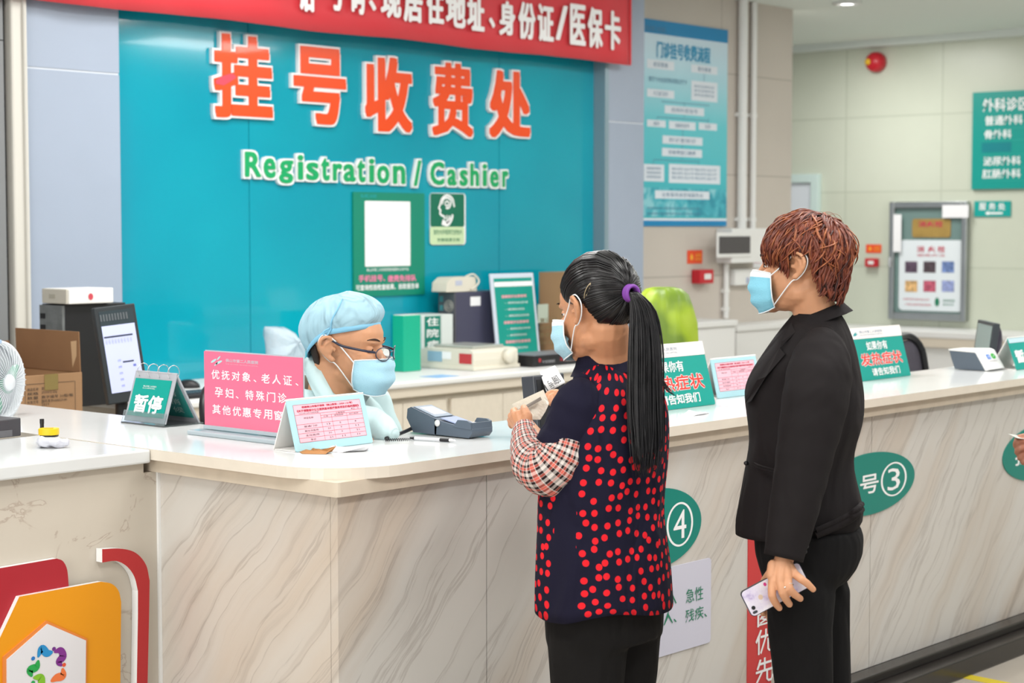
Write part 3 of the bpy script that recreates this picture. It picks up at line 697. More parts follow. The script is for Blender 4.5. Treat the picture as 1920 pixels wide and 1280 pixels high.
def call_point(label, fr, px, d=.055):
    q = fr.rect(*px); t = thing('fire_alarm_button', label, 'fire alarm', fr.p(q[0], q[2]))
    mb = MB(); mb.fbox(fr, *q, .001, d); build('housing', mb, mat('alarm_red', '#c01f2c', .35), t, bevel=.006)
    w_ = q[1]-q[0]; h_ = q[3]-q[2]
    mb = MB(); mb.fbox(fr, q[0]+w_*.3, q[1]-w_*.22, q[2]+h_*.3, q[3]-h_*.3, d, d+.004); build('push_plate', mb, M['white_plastic'], t, bevel=.002)
fire_note('orange fire notice on the tiled wall left of the fuse box', WT, (1288, 469, 1316, 494))
call_point('red fire alarm button below the fuse box notice on the tiled wall', WT, (1296, 505, 1322, 531), .07)

# ---------------------------------------------------------------- far wall
fr = WF
q = fr.rect(1630, 101, 1663, 133)
t = thing('fire_bell', 'round red fire alarm sounder high on the far wall', 'fire alarm', fr.p((q[0]+q[1])/2, (q[2]+q[3])/2))
c = fr.p((q[0]+q[1])/2, (q[2]+q[3])/2); rr = (q[1]-q[0])/2
mb = MB(); mb.lathe(c, [(.005, 0), (rr, 0), (rr*1.02, .04), (rr*.95, .07), (rr*.7, .1), (.005, .105)], 28, fr); build('dome', mb, mat('bell_red', '#c5202f', .3), t)
mb = MB(); mb.lathe(c+fr.n*.102-fr.u*.035, [(.002, 0), (rr*.32, 0), (rr*.3, .008), (.002, .01)], 16, fr); build('yellow_centre', mb, mat('bell_yellow', '#e7b82c', .4), t)
q = list(fr.rect(1826, 180, 1960, 355)); q[1] += .3; q[2] = fr.uv(1826, 355)[1]; q[3] = fr.uv(1829, 174)[1]
t = board('directory_board', 'large teal directory board of outpatient departments at the far wall', 'sign', fr, q, .03, mat('teal_sign', '#0b958b', .3))
f2 = fr.off(.031); mb = MB()
for s_, x0, y0, x1, y1 in (('外科诊区', 1843, 183, 1930, 208), ('普通外科', 1847, 216, 1918, 234), ('骨外科', 1846, 243, 1897, 260), ('泌尿外科', 1844, 293, 1914, 310), ('肛肠外科', 1842, 317, 1914, 334)): tx(mb, s_, x0, y0, x1, y1, f2, 0, .02)
build('lettering', mb, M['white_ink'], t)
mb = MB(); a = f2.rect(1841, 267, 1896, 285); mb.quad(f2, *a, .001); build('blank_strip', mb, mat('teal_strip', '#0a7f87', .3), t)
mb = MB()
for yy in (240, 262, 289, 314, 338): a = f2.rect(1842, yy, 1925, yy+1); mb.quad(f2, a[0], a[1], a[2], a[3], .0006)
build('rule_line', mb, mat('teal_line', '#2aa79c', .3), t)
q = fr.rect(1828, 377, 1896, 406)
t = board('small_direction_sign', 'small teal sign with an arrow below the directory board', 'sign', fr, q, .012, mat('teal_sign2', '#0b9f97', .3))
f2 = fr.off(.0125); mb = MB()
for s_, x0 in (('服', 1836), ('务', 1854), ('处', 1872)): tx(mb, s_, x0, 380, x0+13, 394, f2, 0, .02)
a = f2.rect(1847, 397, 1880, 402); mb.poly(f2, [(a[0], (a[2]+a[3])/2), (a[0]+.03, a[3]+.008), (a[0]+.03, a[3]-.003), (a[1], a[3]-.003), (a[1], a[2]+.003), (a[0]+.03, a[2]+.003), (a[0]+.03, a[2]-.008)], .001)
build('lettering', mb, M['white_ink'], t)
fire_note('orange fire notice on the far wall left of the fire hose cabinet', fr, (1624, 458, 1653, 474))
call_point('small red alarm button on the far wall left of the fire hose cabinet', fr, (1627, 484, 1649, 500), .05)
q = fr.rect(1560, 535, 1582, 562); board('wall_sticker', 'pale blue sticker low on the far wall behind the short-haired woman', 'sticker', fr, q, .003, mat('pale_blue_sticker', '#b9dcd9', .5))
# fire hose cabinet
q = fr.rect(1673, 378, 1818, 600)
t = thing('fire_hose_cabinet', 'steel fire hose cabinet with glass door on the far wall', 'cabinet', fr.p((q[0]+q[1])/2, q[2]))
a0, a1, c0, c1 = q; fwd = .06; dg_ = .012
mb = MB(); wd = .045
for (x0, x1, y0, y1) in ((a0, a0+wd, c0, c1), (a1-wd, a1, c0, c1), (a0+wd, a1-wd, c0, c0+wd*1.3), (a0+wd, a1-wd, c1-wd*1.1, c1)): mb.fbox(fr, x0, x1, y0, y1, .001, fwd)
build('door_frame', mb, M['steel'], t, bevel=.005)
mb = MB(); mb.fbox(fr, a0+wd, a1-wd, c0+wd*1.3, c1-wd*1.1, .001, .03); build('inner_panel', mb, mat('dark_glass_green', '#6e8783', .15), t)
mb = MB(); mb.fbox(fr, a0+.012, a0+.03, c0+.42, c0+.5, fwd, fwd+.025); build('handle', mb, M['chrome'], t, bevel=.003)
f2 = fr.off(.031); qa = f2.rect(1686, 450, 1806, 583)
mb = MB(); mb.rbox(f2, *qa, 0, .004, .035); build('poster_sheet', mb, mat('cabinet_poster', '#dfe6ea', .4), t)
f3 = fr.off(.0355); mb = MB()
for s_, x0 in (('消', 1719), ('火', 1740), ('栓', 1758)): tx(mb, s_, x0, 461, x0+14, 473, f3, 0, .02)
tx(mb, '使用方法', 1719, 476, 1772, 481, f3); tx(mb, '火警时请打开箱门取出水带', 1694, 559, 1742, 563, f3); tx(mb, '严禁无火警时使用消防栓', 1697, 569, 1746, 573, f3)
build('red_lettering', mb, M['crimson_ink'], t)
cols_ = ['#5b4a5c', '#4f4248', '#6f86b8', '#d0a873', '#b5566b', '#8c97c2']
for k in range(6):
    x0 = 1697+(k % 3)*34.5; y0 = 490+(k//3)*36; mb = MB(); mb.quad(f3, *f3.rect(x0, y0, x0+23, y0+21), .001)
    build('printed_picture', mb, mat('picture_%d' % k, cols_[k], .5, noise_amt=.5, noise_scale=40), t)
mb = MB(); tx(mb, '应急电话', 1768, 561, 1790, 566, f3, 0, .01); tx(mb, '服务热线', 1768, 569, 1788, 573, f3); mb.poly(f3, ellipse(*f3.uv(1757, 566), .02, .035), .001); build('green_mark', mb, M['green_ink'], t)
f4 = fr.off(.031); mb = MB(); qb = f4.rect(1711, 410, 1783, 445); mb.rbox(f4, *qb, 0, .006, .02); build('gold_plate', mb, mat('gold_plate', '#a28547', .4, noise_amt=.15), t)
mb = MB(); f5 = fr.off(.0375); tx(mb, '消火栓', 1722, 414, 1768, 426, f5, 0, .02); build('gold_plate_lettering', mb, M['crimson_ink'], t)
mb = MB(); mb.quad(fr.off(.0615), *fr.off(.06).rect(1767, 384, 1816, 408)); build('white_tag', mb, M['paper'], t)
mb = MB(); mb.quad(fr.off(.0615), *fr.off(.06).rect(1675, 402, 1690, 472)); build('white_strip', mb, M['paper'], t)
# framed window / notice case at the left end of the far wall
q = list(fr.rect(1440, 326, 1540, 440)); q[3] = fr.uv(1539, 326)[1]; q[2] = fr.uv(1540, 455)[1]
t = thing('notice_case', 'white framed notice case on the far wall above the short-haired woman', 'notice board', fr.p(q[1], q[2]))
mb = MB(); a0, a1, c0, c1 = q; wd = .07
for (x0, x1, y0, y1) in ((a0, a0+wd, c0, c1), (a1-wd, a1, c0, c1), (a0+wd, a1-wd, c0, c0+wd), (a0+wd, a1-wd, c1-wd, c1)): mb.fbox(fr, x0, x1, y0, y1, .001, .06)
build('frame', mb, mat('pale_mint_frame', '#c9dcd8', .35), t, bevel=.004)
mb = MB(); mb.fbox(fr, a0+wd, a1-wd, c0+wd, c1-wd, .001, .03); build('backing', mb, mat('case_paper', '#d9dfe6', .3), t)

# ---------------------------------------------------------------- signs on the counter front
FL = Fr((0, Y0+.045, 0), (1, 0, 0), (0, 0, 1))
oval_m = mat('oval_teal', '#0b7f72', .35)
def oval(label, cx, cy, left, right, top, bot, s_, num, cxs=None):
    a_l = FL.uv(left, cy)[0]; a_r = FL.uv(right, cy)[0]; ca, cb = (a_l+a_r)/2, (FL.uv(cx, top)[1]+FL.uv(cx, bot)[1])/2; ra = (a_r-a_l)/2; rb = (FL.uv(cx, top)[1]-FL.uv(cx, bot)[1])/2
    t = thing('window_number_sign', label, 'sign', FL.p(ca, cb-rb), 'oval window signs on the counter front')
    mb = MB(); mb.prism(FL, ellipse(ca, cb, ra, rb, 64), .0005, .004); build('oval_plate', mb, oval_m, t)
    f2 = FL.off(.0045); mb = MB()
    h = rb*.62; na = ca+ra*.52
    mb.text(f2, s_[0], ca-ra*.72, ca-ra*.3, cb-h*.5, cb+h*.5, 0, bold=.02); mb.text(f2, s_[1], ca-ra*.22, ca+ra*.18, cb-h*.5, cb+h*.5, 0, bold=.02)
    o1 = ellipse(na, cb, ra*.29, rb*.56, 48); o2 = ellipse(na, cb, ra*.25, rb*.51, 48)
    for i in range(48): j = (i+1) % 48; mb.poly(f2, [o1[i], o1[j], o2[j], o2[i]], 0)
    mb.text(f2, num, na-ra*.14, na+ra*.14, cb-rb*.36, cb+rb*.36, 0, bold=.0)
    build('lettering', mb, M['white_ink'], t)
oval('teal oval window sign number 4 beside the woman in the dotted shirt', 1235, 985, 1136, 1313, 915, 1065, '挂号', '4')
oval('teal oval window sign number 3 behind the woman in the black suit', 1640, 905, 1540, 1713, 847, 962, '挂号', '3')
oval('teal oval window sign cut by the right edge behind the hand', 1960, 850, 1879, 2030, 790, 898, '挂号', '2')
q = FL.rect(1180, 1060, 1330, 1215); q = (FL.uv(1190, 1130)[0], FL.uv(1331, 1130)[0], FL.uv(1300, 1212)[1], FL.uv(1300, 1052)[1])
t = thing('priority_notice', 'pale lilac notice card with green lettering beside the woman in the dotted shirt', 'notice', FL.p((q[0]+q[1])/2, q[2]))
mb = MB(); mb.rbox(FL, *q, .0005, .004, .012); build('card', mb, mat('lilac_card', '#c9c8d6', .4), t)
f2 = FL.off(.0045); mb = MB()
for s_, x0, y0, x1, y1 in (('急性', 1286, 1101, 1318, 1127), ('残疾、', 1285, 1138, 1325, 1162), ('老人', 1232, 1110, 1268, 1136), ('军人、', 1226, 1148, 1268, 1172)): tx(mb, s_, x0, y0, x1, y1, f2)
build('lettering', mb, M['green_ink'], t)
a0 = FL.uv(1401, 1100)[0]; z1 = FL.uv(1420, 1000)[1]
t = thing('priority_strip', 'tall red strip with white lettering on the counter behind the woman in the black suit', 'sign', FL.p(a0+.05, .1))
mb = MB(); mb.fbox(FL, a0, a0+.135, .12, z1, .0005, .003); build('strip', mb, mat('red_strip', '#cb3a3c', .4), t)
mb = MB(); f2 = FL.off(.0035)
for s_, y0, y1 in (('优', 1178, 1224), ('先', 1232, 1280), ('窗', 1132, 1172), ('口', 1290, 1330)):
    tx(mb, s_, 1416, y0, 1450, y1, f2, 0, .01)
build('lettering', mb, M['white_ink'], t)

# ---------------------------------------------------------------- emblem on the side counter
FS = Fr((0, YL+.03, 0), (1, 0, 0), (0, 0, 1))
def fuv(L, f=FS): return [f.uv(x, y) for x, y in L]
emred = mat('emblem_red', '#a31d2a', .45); emyel = mat('emblem_yellow', '#dc9004', .45); emarc = mat('emblem_bright_red', '#b02b2e', .45); emor = mat('emblem_orange', '#d9803a', .45)
t = thing('wall_emblem', 'red and yellow shield emblem with a white hexagon on the side counter', 'emblem', FS.p(FS.uv(100, 1200)[0], .3))
def curve_pts(L, n=6): return [(p.x, p.y) for p in spline([(a, b_, 0) for a, b_ in L], n)]
P_ = fuv([(-60, 1072), (98, 1045)])+curve_pts(fuv([(98, 1045), (110, 1050), (118, 1066), (121, 1097)]), 5)[1:]+fuv([(121, 1250), (-60, 1250)])
mb = MB(); mb.prism(FS, P_, .001, .018, 1, 0); build('red_plate', mb, [emred, wht], t)
Y_ = fuv([(-30, 1225), (22, 1115), (175, 1087)])+curve_pts(fuv([(175, 1087), (195, 1091), (208, 1104), (213, 1125)]), 5)[1:]+fuv([(211, 1330), (-30, 1330)])
mb = MB(); mb.prism(FS, Y_, .018, .032, 1, 0); build('yellow_plate', mb, [emyel, wht], t)
X_ = fuv([(5, 1400), (5, 1231), (86, 1163), (163, 1197), (160, 1400)], FS.off(.034)); X2 = fuv([(12, 1400), (12, 1236), (88, 1169), (160, 1200), (158, 1400)], FS.off(.036))
mb = MB(); mb.prism(FS, X_, .032, .036); build('orange_hexagon', mb, emor, t)
mb = MB(); mb.prism(FS, X2, .036, .039); build('white_hexagon', mb, mat('hexagon_white', '#d6d4d8', .35), t)
f2 = FS.off(.0395)
hc = [('#1f86c0', [(71, 1232), (78, 1216), (88, 1224), (99, 1222)], (101, 1216)), ('#7a2a86', [(101, 1222), (113, 1219), (118, 1230), (110, 1240), (116, 1248)], (120, 1246)),
      ('#e0713a', [(117, 1252), (118, 1266), (106, 1270), (95, 1277)], (118, 1290)), ('#1f9a48', [(72, 1237), (68, 1250), (56, 1256), (60, 1268)], (62, 1234)), ('#7ab32a', [(62, 1270), (76, 1270), (79, 1283), (88, 1292)], (62, 1279))]
dotc = ['#6a2a80', '#d5502f', '#d0403a', '#1f70b8', '#2a9a50']
for k, (c_, L_, dt) in enumerate(hc):
    mb = MB(); q = [f2.uv(x, y) for x, y in L_]; q3 = spline([(a, b_, 0) for a, b_ in q], 8); kk = len(q3); Lq_ = []; Rq_ = []
    for i in range(kk):
        d = (q3[min(i+1, kk-1)]-q3[max(i-1, 0)]).normalized(); n_ = V((-d.y, d.x, 0)); w_ = (.002+.019*math.sin(PI*(i+.3)/(kk-.4))**.7)/2; Lq_.append(q3[i]+n_*w_); Rq_.append(q3[i]-n_*w_)
    for i in range(kk-1): mb.poly(f2, [(Lq_[i].x, Lq_[i].y), (Lq_[i+1].x, Lq_[i+1].y), (Rq_[i+1].x, Rq_[i+1].y), (Rq_[i].x, Rq_[i].y)], .0005)
    build('coloured_swirl', mb, mat('swirl_%d' % k, c_, .5), t)
    a, b_ = f2.uv(*dt); mb = MB(); mb.poly(f2, ellipse(a, b_, .0055, .005, 20), .0006); build('coloured_dot', mb, mat('dot_%d' % k, dotc[k], .5), t)
arc = curve_pts(fuv([(180, 1027), (215, 1026), (243, 1034), (262, 1056), (269, 1086)]), 6)+fuv([(268, 1150), (264, 1330)])
arc2 = fuv([(244, 1330), (247, 1150)])+curve_pts(fuv([(247, 1105), (240, 1078), (226, 1059), (206, 1049), (180, 1052)]), 6)
t = thing('wall_emblem_bracket', 'curved dark red bracket right of the yellow emblem plate on the side counter', 'emblem', FS.p(FS.uv(255, 1200)[0], .3))
mb = MB(); mb.prism(FS, arc+arc2, .001, .026, 1, 0); build('bracket', mb, [emarc, wht], t)
# ---------------------------------------------------------------- tent cards on the counter
tentw = mat('card_white', '#e9e4e0', .5); teal_card = mat('teal_card', '#07968a', .35, coat=.2)
def tent(name, label, cat, A, B, toppx, depth, front, group=None, thick=.004, base=True, which='A'):
    u = (B-A).normalized(); back = V((0, 0, 1)).cross(u)
    s_, h = solve2(A if which == 'A' else B, back, V((0, 0, 1)), *toppx)
    s_ = max(.015, min(s_, depth*.6)); L = (B-A).length
    t = thing(name, label, cat, (A+B)/2+back*depth/2, group)
    v = back*s_+V((0, 0, h)); fr = Fr(A+V((0, 0, .001)), u, v); H = v.length
    mb = MB(); mb.rbox(fr, 0, L, 0, H, -thick, 0, .006); build('front_panel', mb, front, t, bevel=.0008)
    v2 = (A+back*s_+V((0, 0, h)))-(A+back*depth); f2 = Fr(A+back*depth+V((0, 0, .001)), u, v2)
    mb = MB(); mb.fbox(f2, 0, L, 0, v2.length, 0, thick*.8); build('back_panel', mb, tentw, t, bevel=.0008)
    if base: mb = MB(); mb.fbox(Fr(A, u, back, (0, 0, 1)), 0, L, thick*1.5, depth-thick*1.5, .0005, .003); build('base_panel', mb, tentw, t)
    return t, fr, L, H
def fever(label, Bpx, width, toppx, group):
    B = PZ(*Bpx, ZT); A = B-V((width, 0, 0))
    t, fr, L, H = tent('fever_notice', label, 'sign', A, B, toppx, .10, teal_card, group, which='B')
    f = fr.off(.0006); k = lambda x: x*L
    mb = MB(); mb.rbox(f, 0, L, H*.79, H, 0, .0008, .006); build('white_header', mb, tentw, t)
    mb = MB(); f3 = f.off(.001); mb.text(f3, '佛山市第二人民医院', k(.17), k(.62), H*.89, H*.94, 0); mb.text(f3, 'SECOND PEOPLES HOSPITAL', k(.17), k(.62), H*.845, H*.87, 0, res=1)
    build('hospital_name', mb, M['navy_ink'], t)
    mb = MB()
    for (cx, cy, a) in ((.085, .895, .5), (.1, .87, .5), (.07, .87, .5)): mb.poly(f3, [(k(cx)+L*.032*math.cos(i*PI/8), H*cy+H*.014*math.sin(i*PI/8)+L*.01*math.cos(i*PI/8)) for i in range(16)], 0)
    build('hospital_emblem', mb, mat('emblem_teal', '#2a9aa0', .4), t)
    mb = MB(); mb.text(f, '如果你有', k(.25), k(.66), H*.56, H*.73, .0006, rad=.0007); mb.text(f, '请告知我们', k(.25), k(.8), H*.07, H*.22, .0006, rad=.0007); build('white_lettering', mb, M['white_ink'], t)
    mb = MB(); mb.text(f, '发热症状', k(.08)-.002, k(.9)+.002, H*.27-.002, H*.51+.002, .0004, rad=.0036); build('lettering_outline', mb, M['white_ink'], t)
    mb = MB(); mb.text(f, '发热症状', k(.08), k(.9), H*.27, H*.51, .0012, rad=.0013); build('red_lettering', mb, M['red_ink'], t)
fever('green fever notice tent card beside the dotted shirt woman, behind the long ponytail', (1341.7, 758), .385, (1316, 639.7), 'green fever notice tent cards')
fever('green fever notice tent card right behind the back of the black suit', (1708, 704), .375, (1686, 609), 'green fever notice tent cards')
edge_blue = mat('pale_blue_card', '#a9d3dc', .4)
def price(label, A, L, toppx, depth=.09):
    t, fr, L, H = tent('price_notice', label, 'sign', A, A+V((L, 0, 0)), toppx, depth, edge_blue, 'pink price notice tent cards')
    f = fr.off(.0005); m0 = .018; mb = MB(); mb.quad(f, m0, L-m0, .022, H-.018, 0); build('pink_sheet', mb, M['pink_paper'], t)
    W_ = L-2*m0; y1 = H-.018; y0 = .022; HH = y1-y0; X = lambda a: m0+a*W_; Y = lambda b: y0+b*HH
    f = fr.off(.0009); mb = MB()
    mb.text(f, '根据佛山市医疗保障〔佛山医保﹝2020﹞51号〕', X(.12), X(.88), Y(.9), Y(.96), 0, rad=.0003, res=1)
    mb.text(f, '《关于调整部分公立医院基本医疗服务项目价格的通知》', X(.04), X(.97), Y(.8), Y(.87), 0, rad=.0003, res=1); build('red_lettering', mb, M['crimson_ink'], t)
    mb = MB(); w_ = .0007
    for b_ in (.0, .115, .235, .355, .475, .595, .73, 1): mb.quad(f, X(.0 if b_ not in (.595,) else .37), X(1), Y(b_)-w_/2, Y(b_)+w_/2)
    for b_ in (.665,): mb.quad(f, X(.37), X(1), Y(b_)-w_/2, Y(b_)+w_/2)
    for a_, top in ((0, 1), (.37, .73), (.53, .665), (.76, .665), (1, 1)): mb.quad(f, X(a_)-w_/2, X(a_)+w_/2, Y(0), Y(top))
    build('table_rule', mb, M['crimson_ink'], t)
    mb = MB(); T_ = lambda s_, a, b_, c, d: mb.text(f, s_, X(a), X(b_), Y(c), Y(d), .0002, res=1)
    T_('（2020年10月7日起实施）', .06, .36, .745, .785); T_('单位：元', .84, .96, .745, .785); T_('项目名称', .12, .26, .61, .66); T_('三级医院', .6, .74, .675, .715)
    T_('价格', .41, .48, .615, .65); T_('报销金额', .57, .71, .615, .65); T_('自付金额', .8, .94, .615, .65)
    for s_, b_, n_ in (('普通门诊', .39, ('13', '5', '8')), ('副主任医师', .27, ('20', '9', '11')), ('主任医师', .15, ('30', '9', '21')), ('急诊', .03, ('21', '11', '10'))):
        T_(s_, .1 if len(s_) > 2 else .16, .3 if len(s_) > 2 else .24, b_, b_+.05)
        for q, a_ in zip(n_, (.44, .63, .86)): T_(q, a_, a_+.02*len(q)*1.2, b_+.01, b_+.055)
    build('table_lettering', mb, M['grey_ink'], t)
price('pink price table tent card with pale blue border, in front of the masked clerk', PZ(556, 848, ZT), .272, (536, 749))
price('pink price table tent card between the two women, beside the green fever notice', PZ(1346.4, 747.5, ZT), .268, (1332, 672.5))
# flip sign with rings
grey_board = mat('grey_flip_board', '#a7a8ae', .4); clear = mat('clear_acrylic', '#e8f2f4', .05, trans=.9, ior=1.3); clear2 = mat('frosted_acrylic', '#cfdfe6', .15, trans=.35)
def flip(name, label, A, B, toppx, depth, rings=4, s1='暂停', grp=None):
    u = (B-A).normalized(); back = V((0, 0, 1)).cross(u); s_, h = solve2(A, back, V((0, 0, 1)), *toppx); s_ = max(.02, min(s_, depth*.6)); L = (B-A).length
    t = thing(name, label, 'sign', (A+B)/2+back*depth/2, grp)
    v = back*s_+V((0, 0, h)); fr = Fr(A+V((0, 0, .008)), u, v); H = v.length-.008
    return t, fr, L, H, u, back, s_, h
A, B = V((3.228, 4.352, ZT)), V((3.228, 4.160, ZT))
t, fr, L, H, u, back, s_, h = flip('flip_sign', 'ring-bound pause sign, grey and teal, standing on the counter arm left of the pink sign', A, B, (256, 693), .13)
mb = MB(); mb.fbox(fr, 0, L, 0, H, -.006, 0); build('front_board', mb, grey_board, t, bevel=.002)
mb = MB(); mb.fbox(fr, .012, L-.012, .016, H*.84, .0005, .0025); build('teal_card', mb, teal_card, t)
f = fr.off(.003); mb = MB(); mb.text(f, s1 if 0 else '暂停', L*.17, L*.85, H*.17, H*.53, .0006, rad=.0018); mb.text(f, '佛山市第二人民医院', L*.3, L*.62, H*.68, H*.71, .0006, res=1); mb.text(f, 'HOSPITAL', L*.3, L*.6, H*.645, H*.665, .0006, res=1); build('lettering', mb, M['white_ink'], t)
rid = A+back*s_+V((0, 0, h))
f2o = A+back*.13+V((0, 0, .004)); v2 = rid-f2o; fb = Fr(f2o, u, v2, -(u.cross(v2.normalized())))
mb = MB(); mb.fbox(fb, 0, L, 0, v2.length, -.006, 0); build('back_board', mb, grey_board, t, bevel=.002)
mb = MB(); mb.fbox(fb, .012, L-.012, .02, v2.length*.86, -.0085, -.0065); build('inner_card', mb, mat('teal_card_inner', '#2b7f78', .3), t)
fi = Fr(f2o-fb.n*.009, u, v2); mb = MB(); 
for k, ch in enumerate('请稍候'): mb.text(fi, ch, L*.55, L*.8, v2.length*(.55-k*.17), v2.length*(.67-k*.17), .001)
build('inner_lettering', mb, mat('grey_lettering', '#a9c4c0', .5), t)
mb = MB(); mb.fbox(Fr(A, u, back, (0, 0, 1)), -.004, L+.004, -.008, .138, 0, .004); mb.fbox(fr, -.004, L+.004, -.006, .03, .003, .005); build('acrylic_base', mb, clear, t)
for k in range(4):
    a = L*(.13+.245*k); c = fr.p(a, H-.004, -.004)+back*.006; mb = MB()
    mb.tube([c+back*(.021*math.cos(th))+V((0, 0, 1))*(.004+.021*math.sin(th)) for th in [math.radians(-60+300*i/20) for i in range(21)]], .0011, 6); build('ring', mb, M['chrome'], t)
# acrylic priority sign
A, B = V((3.198, 3.945, ZT)), V((3.198, 3.545, ZT)); u = V((0, -1, 0))
s_, h = solve2(A, V((1, 0, 0)), V((0, 0, 1)), 383.4, 657.8)
t = thing('acrylic_sign', 'tall pink acrylic priority sign with white lettering standing on a clear base', 'sign', (3.2, 3.74, ZT))
fr = Fr(A+V((0, 0, .012)), u, (0.0, 0, 1)); L = .4; H = h-.012
pk = mat('pink_print', '#e96f8e', .25, coat=.6)
mb = MB(); mb.fbox(fr, 0, L, .008, H, -.006, -.001); build('pink_sheet', mb, pk, t)
mb = MB(); mb.fbox(fr, -.002, L+.002, .004, H+.003, -.0095, -.0065); mb.fbox(fr, -.002, L+.002, .004, .014, -.006, .0025); build('acrylic_back', mb, clear2, t)
f = fr.off(-.0005); mb = MB()
for ch, a in zip('优抚对象、老人证、', (.08, .187, .295, .405, .52, .6, .71, .82, .94)):
    w_ = .085 if ch != '、' else .03; mb.text(f, ch, L*a, L*(a+w_), H*(.655 if ch != '、' else .66), H*(.775 if ch != '、' else .69), 0, rad=.0006)
for ch, a in zip('孕妇、特殊门诊', (.115, .225, .335, .435, .545, .655, .765)):
    w_ = .085 if ch != '、' else .03; mb.text(f, ch, L*a, L*(a+w_), H*(.43 if ch != '、' else .435), H*(.555 if ch != '、' else .465), 0, rad=.0006)
for ch, a in zip('其他优惠专用窗口', (.085, .192, .3, .405, .512, .62, .728, .86)): mb.text(f, ch, L*a, L*(a+.088), H*.215, H*.335, 0, rad=.0006)
build('lettering', mb, mat('soft_white_ink', '#fbdfe6', .4), t)
mb = MB(); mb.text(f, '佛山市第二人民医院', L*.23, L*.57, H*.88, H*.925, 0, rad=.0006); mb.text(f, 'THE SECOND PEOPLES HOSPITAL', L*.23, L*.57, H*.85, H*.865, 0, res=1)
build('hospital_name', mb, mat('grey_pink_ink', '#c9a9b8', .4), t)
mb = MB()
for (cx, cy, rx, ry) in ((.105, .885, .03, .016), (.16, .87, .035, .016), (.13, .845, .018, .012), (.16, .925, .018, .014)): mb.poly(f, [(L*cx+L*rx*math.cos(i*PI/8), H*cy+H*ry*math.sin(i*PI/8)+L*.012*math.cos(i*PI/8)) for i in range(16)], .0002)
build('hospital_emblem', mb, mat('emblem_pale', '#a9cfd2', .4), t)
mb = MB(); mb.fbox(Fr((3.2, 3.97, ZT), u, (1, 0, 0), (0, 0, 1)), 0, L+.05, -.045, .05, 0, .013); build('base', mb, clear2, t, bevel=.004)
# tent cards at the right edge
def pause(label, A, L, toppx, depth):
    t, fr, L, H = tent('pause_notice', label, 'sign', A, A+V((L, 0, 0)), toppx, depth, teal_card, 'teal pause tent cards at the right edge')
    f = fr.off(.0006); mb = MB(); mb.fbox(f, .0, L, H*.82, H*.96, 0, .0008); build('pale_header', mb, mat('pale_header', '#bcd3dc', .5), t)
    mb = MB(); mb.text(f, '暂停', L*.1, L*.9, H*.2, H*.6, .0006, rad=.002); build('lettering', mb, M['white_ink'], t)
pause('teal pause tent card at the right edge of the counter', PZ(1907.5, 694, ZT), .2, (1888.5, 633), .12)
A2 = PZ(1929, 640, ZT); A2 = V((8.6, 3.42, ZT))
pause('second teal pause tent card farther along the counter at the right edge', V((A2.x, 3.30, ZT)), .28, (1910, 588), .16)

# ---------------------------------------------------------------- payment scanner
O = V((6.665, 3.475, ZT)); u = V((0, -1, 0)); wv = V((1, 0, 0))
fr = Fr(O, u, (0, 0, 1), (-1, 0, 0))     # profile seen from the left: a towards the customer, b up
_, hh = solve2(O, u, V((0, 0, 1)), 1788, 653)
t = thing('payment_scanner', 'white and grey payment scanner with green and blue icons on the counter', 'scanner', O)
prof = [(0, 0), (.152, 0), (.10, hh*.95), (.085, hh), (-.03, hh*.93), (-.02, hh*.55)]
mb = MB(); mb.prism(fr, [(0, .002), (.135, .002), (.092, hh-.012), (-.026, hh*.9), (-.016, hh*.5)], -.115, 0); build('grey_body', mb, M['slate_plastic'], t, bevel=.003)
mb = MB(); mb.prism(fr, [(.135, .001), (.158, .008), (.112, hh*.93), (.095, hh), (-.03, hh*.96), (-.026, hh*.9), (.09, hh-.013)], -.118, .003); build('white_shell', mb, M['white_plastic'], t, bevel=.003)
fp = Fr(fr.p(.157, .012, .0), wv, fr.p(.111, hh*.9)-fr.p(.157, .012), None); Hf = (fr.p(.111, hh*.9)-fr.p(.157, .012)).length
mb = MB(); mb.rbox(fp, .022, .05, Hf*.52, Hf*.8, .001, .0022, .004); build('blue_icon', mb, mat('icon_blue', '#2f6fc8', .4), t)
mb = MB(); mb.prism(fp, ellipse(.078, Hf*.68, .017, Hf*.16, 28), .001, .0022); build('green_icon', mb, mat('icon_green', '#2fa53a', .4), t)
mb = MB(); mb.text(fp, '支', .028, .044, Hf*.57, Hf*.75, .0026); mb.text(fp, '✓', .07, .086, Hf*.62, Hf*.74, .0026); mb.text(fp, '支付宝 微信支付', .025, .09, Hf*.36, Hf*.44, .0014, 1, res=1); build('icon_lettering', mb, [M['white_ink'], M['grey_ink']], t)

# ---------------------------------------------------------------- card terminal with its cable and pen
dg = mat('terminal_grey', '#55606d', .35); lg = mat('terminal_light', '#8f9cab', .3)
x0, x1 = 3.585, 3.667; yA, yB = 3.545, 3.292
fr = Fr((x0, yA, ZT), (0, -1, 0), (0, 0, 1), (-1, 0, 0))
LL = yA-yB
t = thing('card_terminal', 'dark grey card payment terminal with tilted screen lying on the counter', 'card reader', ((x0+x1)/2, (yA+yB)/2, ZT))
mb = MB(); mb.prism(fr, [(.03, .004), (.118, .003), (.122, .046), (.022, .074), (.008, .068), (.005, .042)], -(x1-x0), 0); build('head', mb, dg, t, bevel=.006, bseg=3)
mb = MB(); mb.prism(fr, [(.112, .004), (.24, .003), (.252, .016), (.252, .03), (.236, .035), (.19, .034), (.112, .046)], -(x1-x0), 0); build('keypad_body', mb, dg, t, bevel=.005, bseg=3)
ft = Fr(fr.p(.026, .0925), (1, 0, 0), fr.p(.026, .0925)-fr.p(.12, .0525)); 
ft = Fr(fr.p(.118, .0485), (1, 0, 0), fr.p(.024, .0745)-fr.p(.118, .0485))
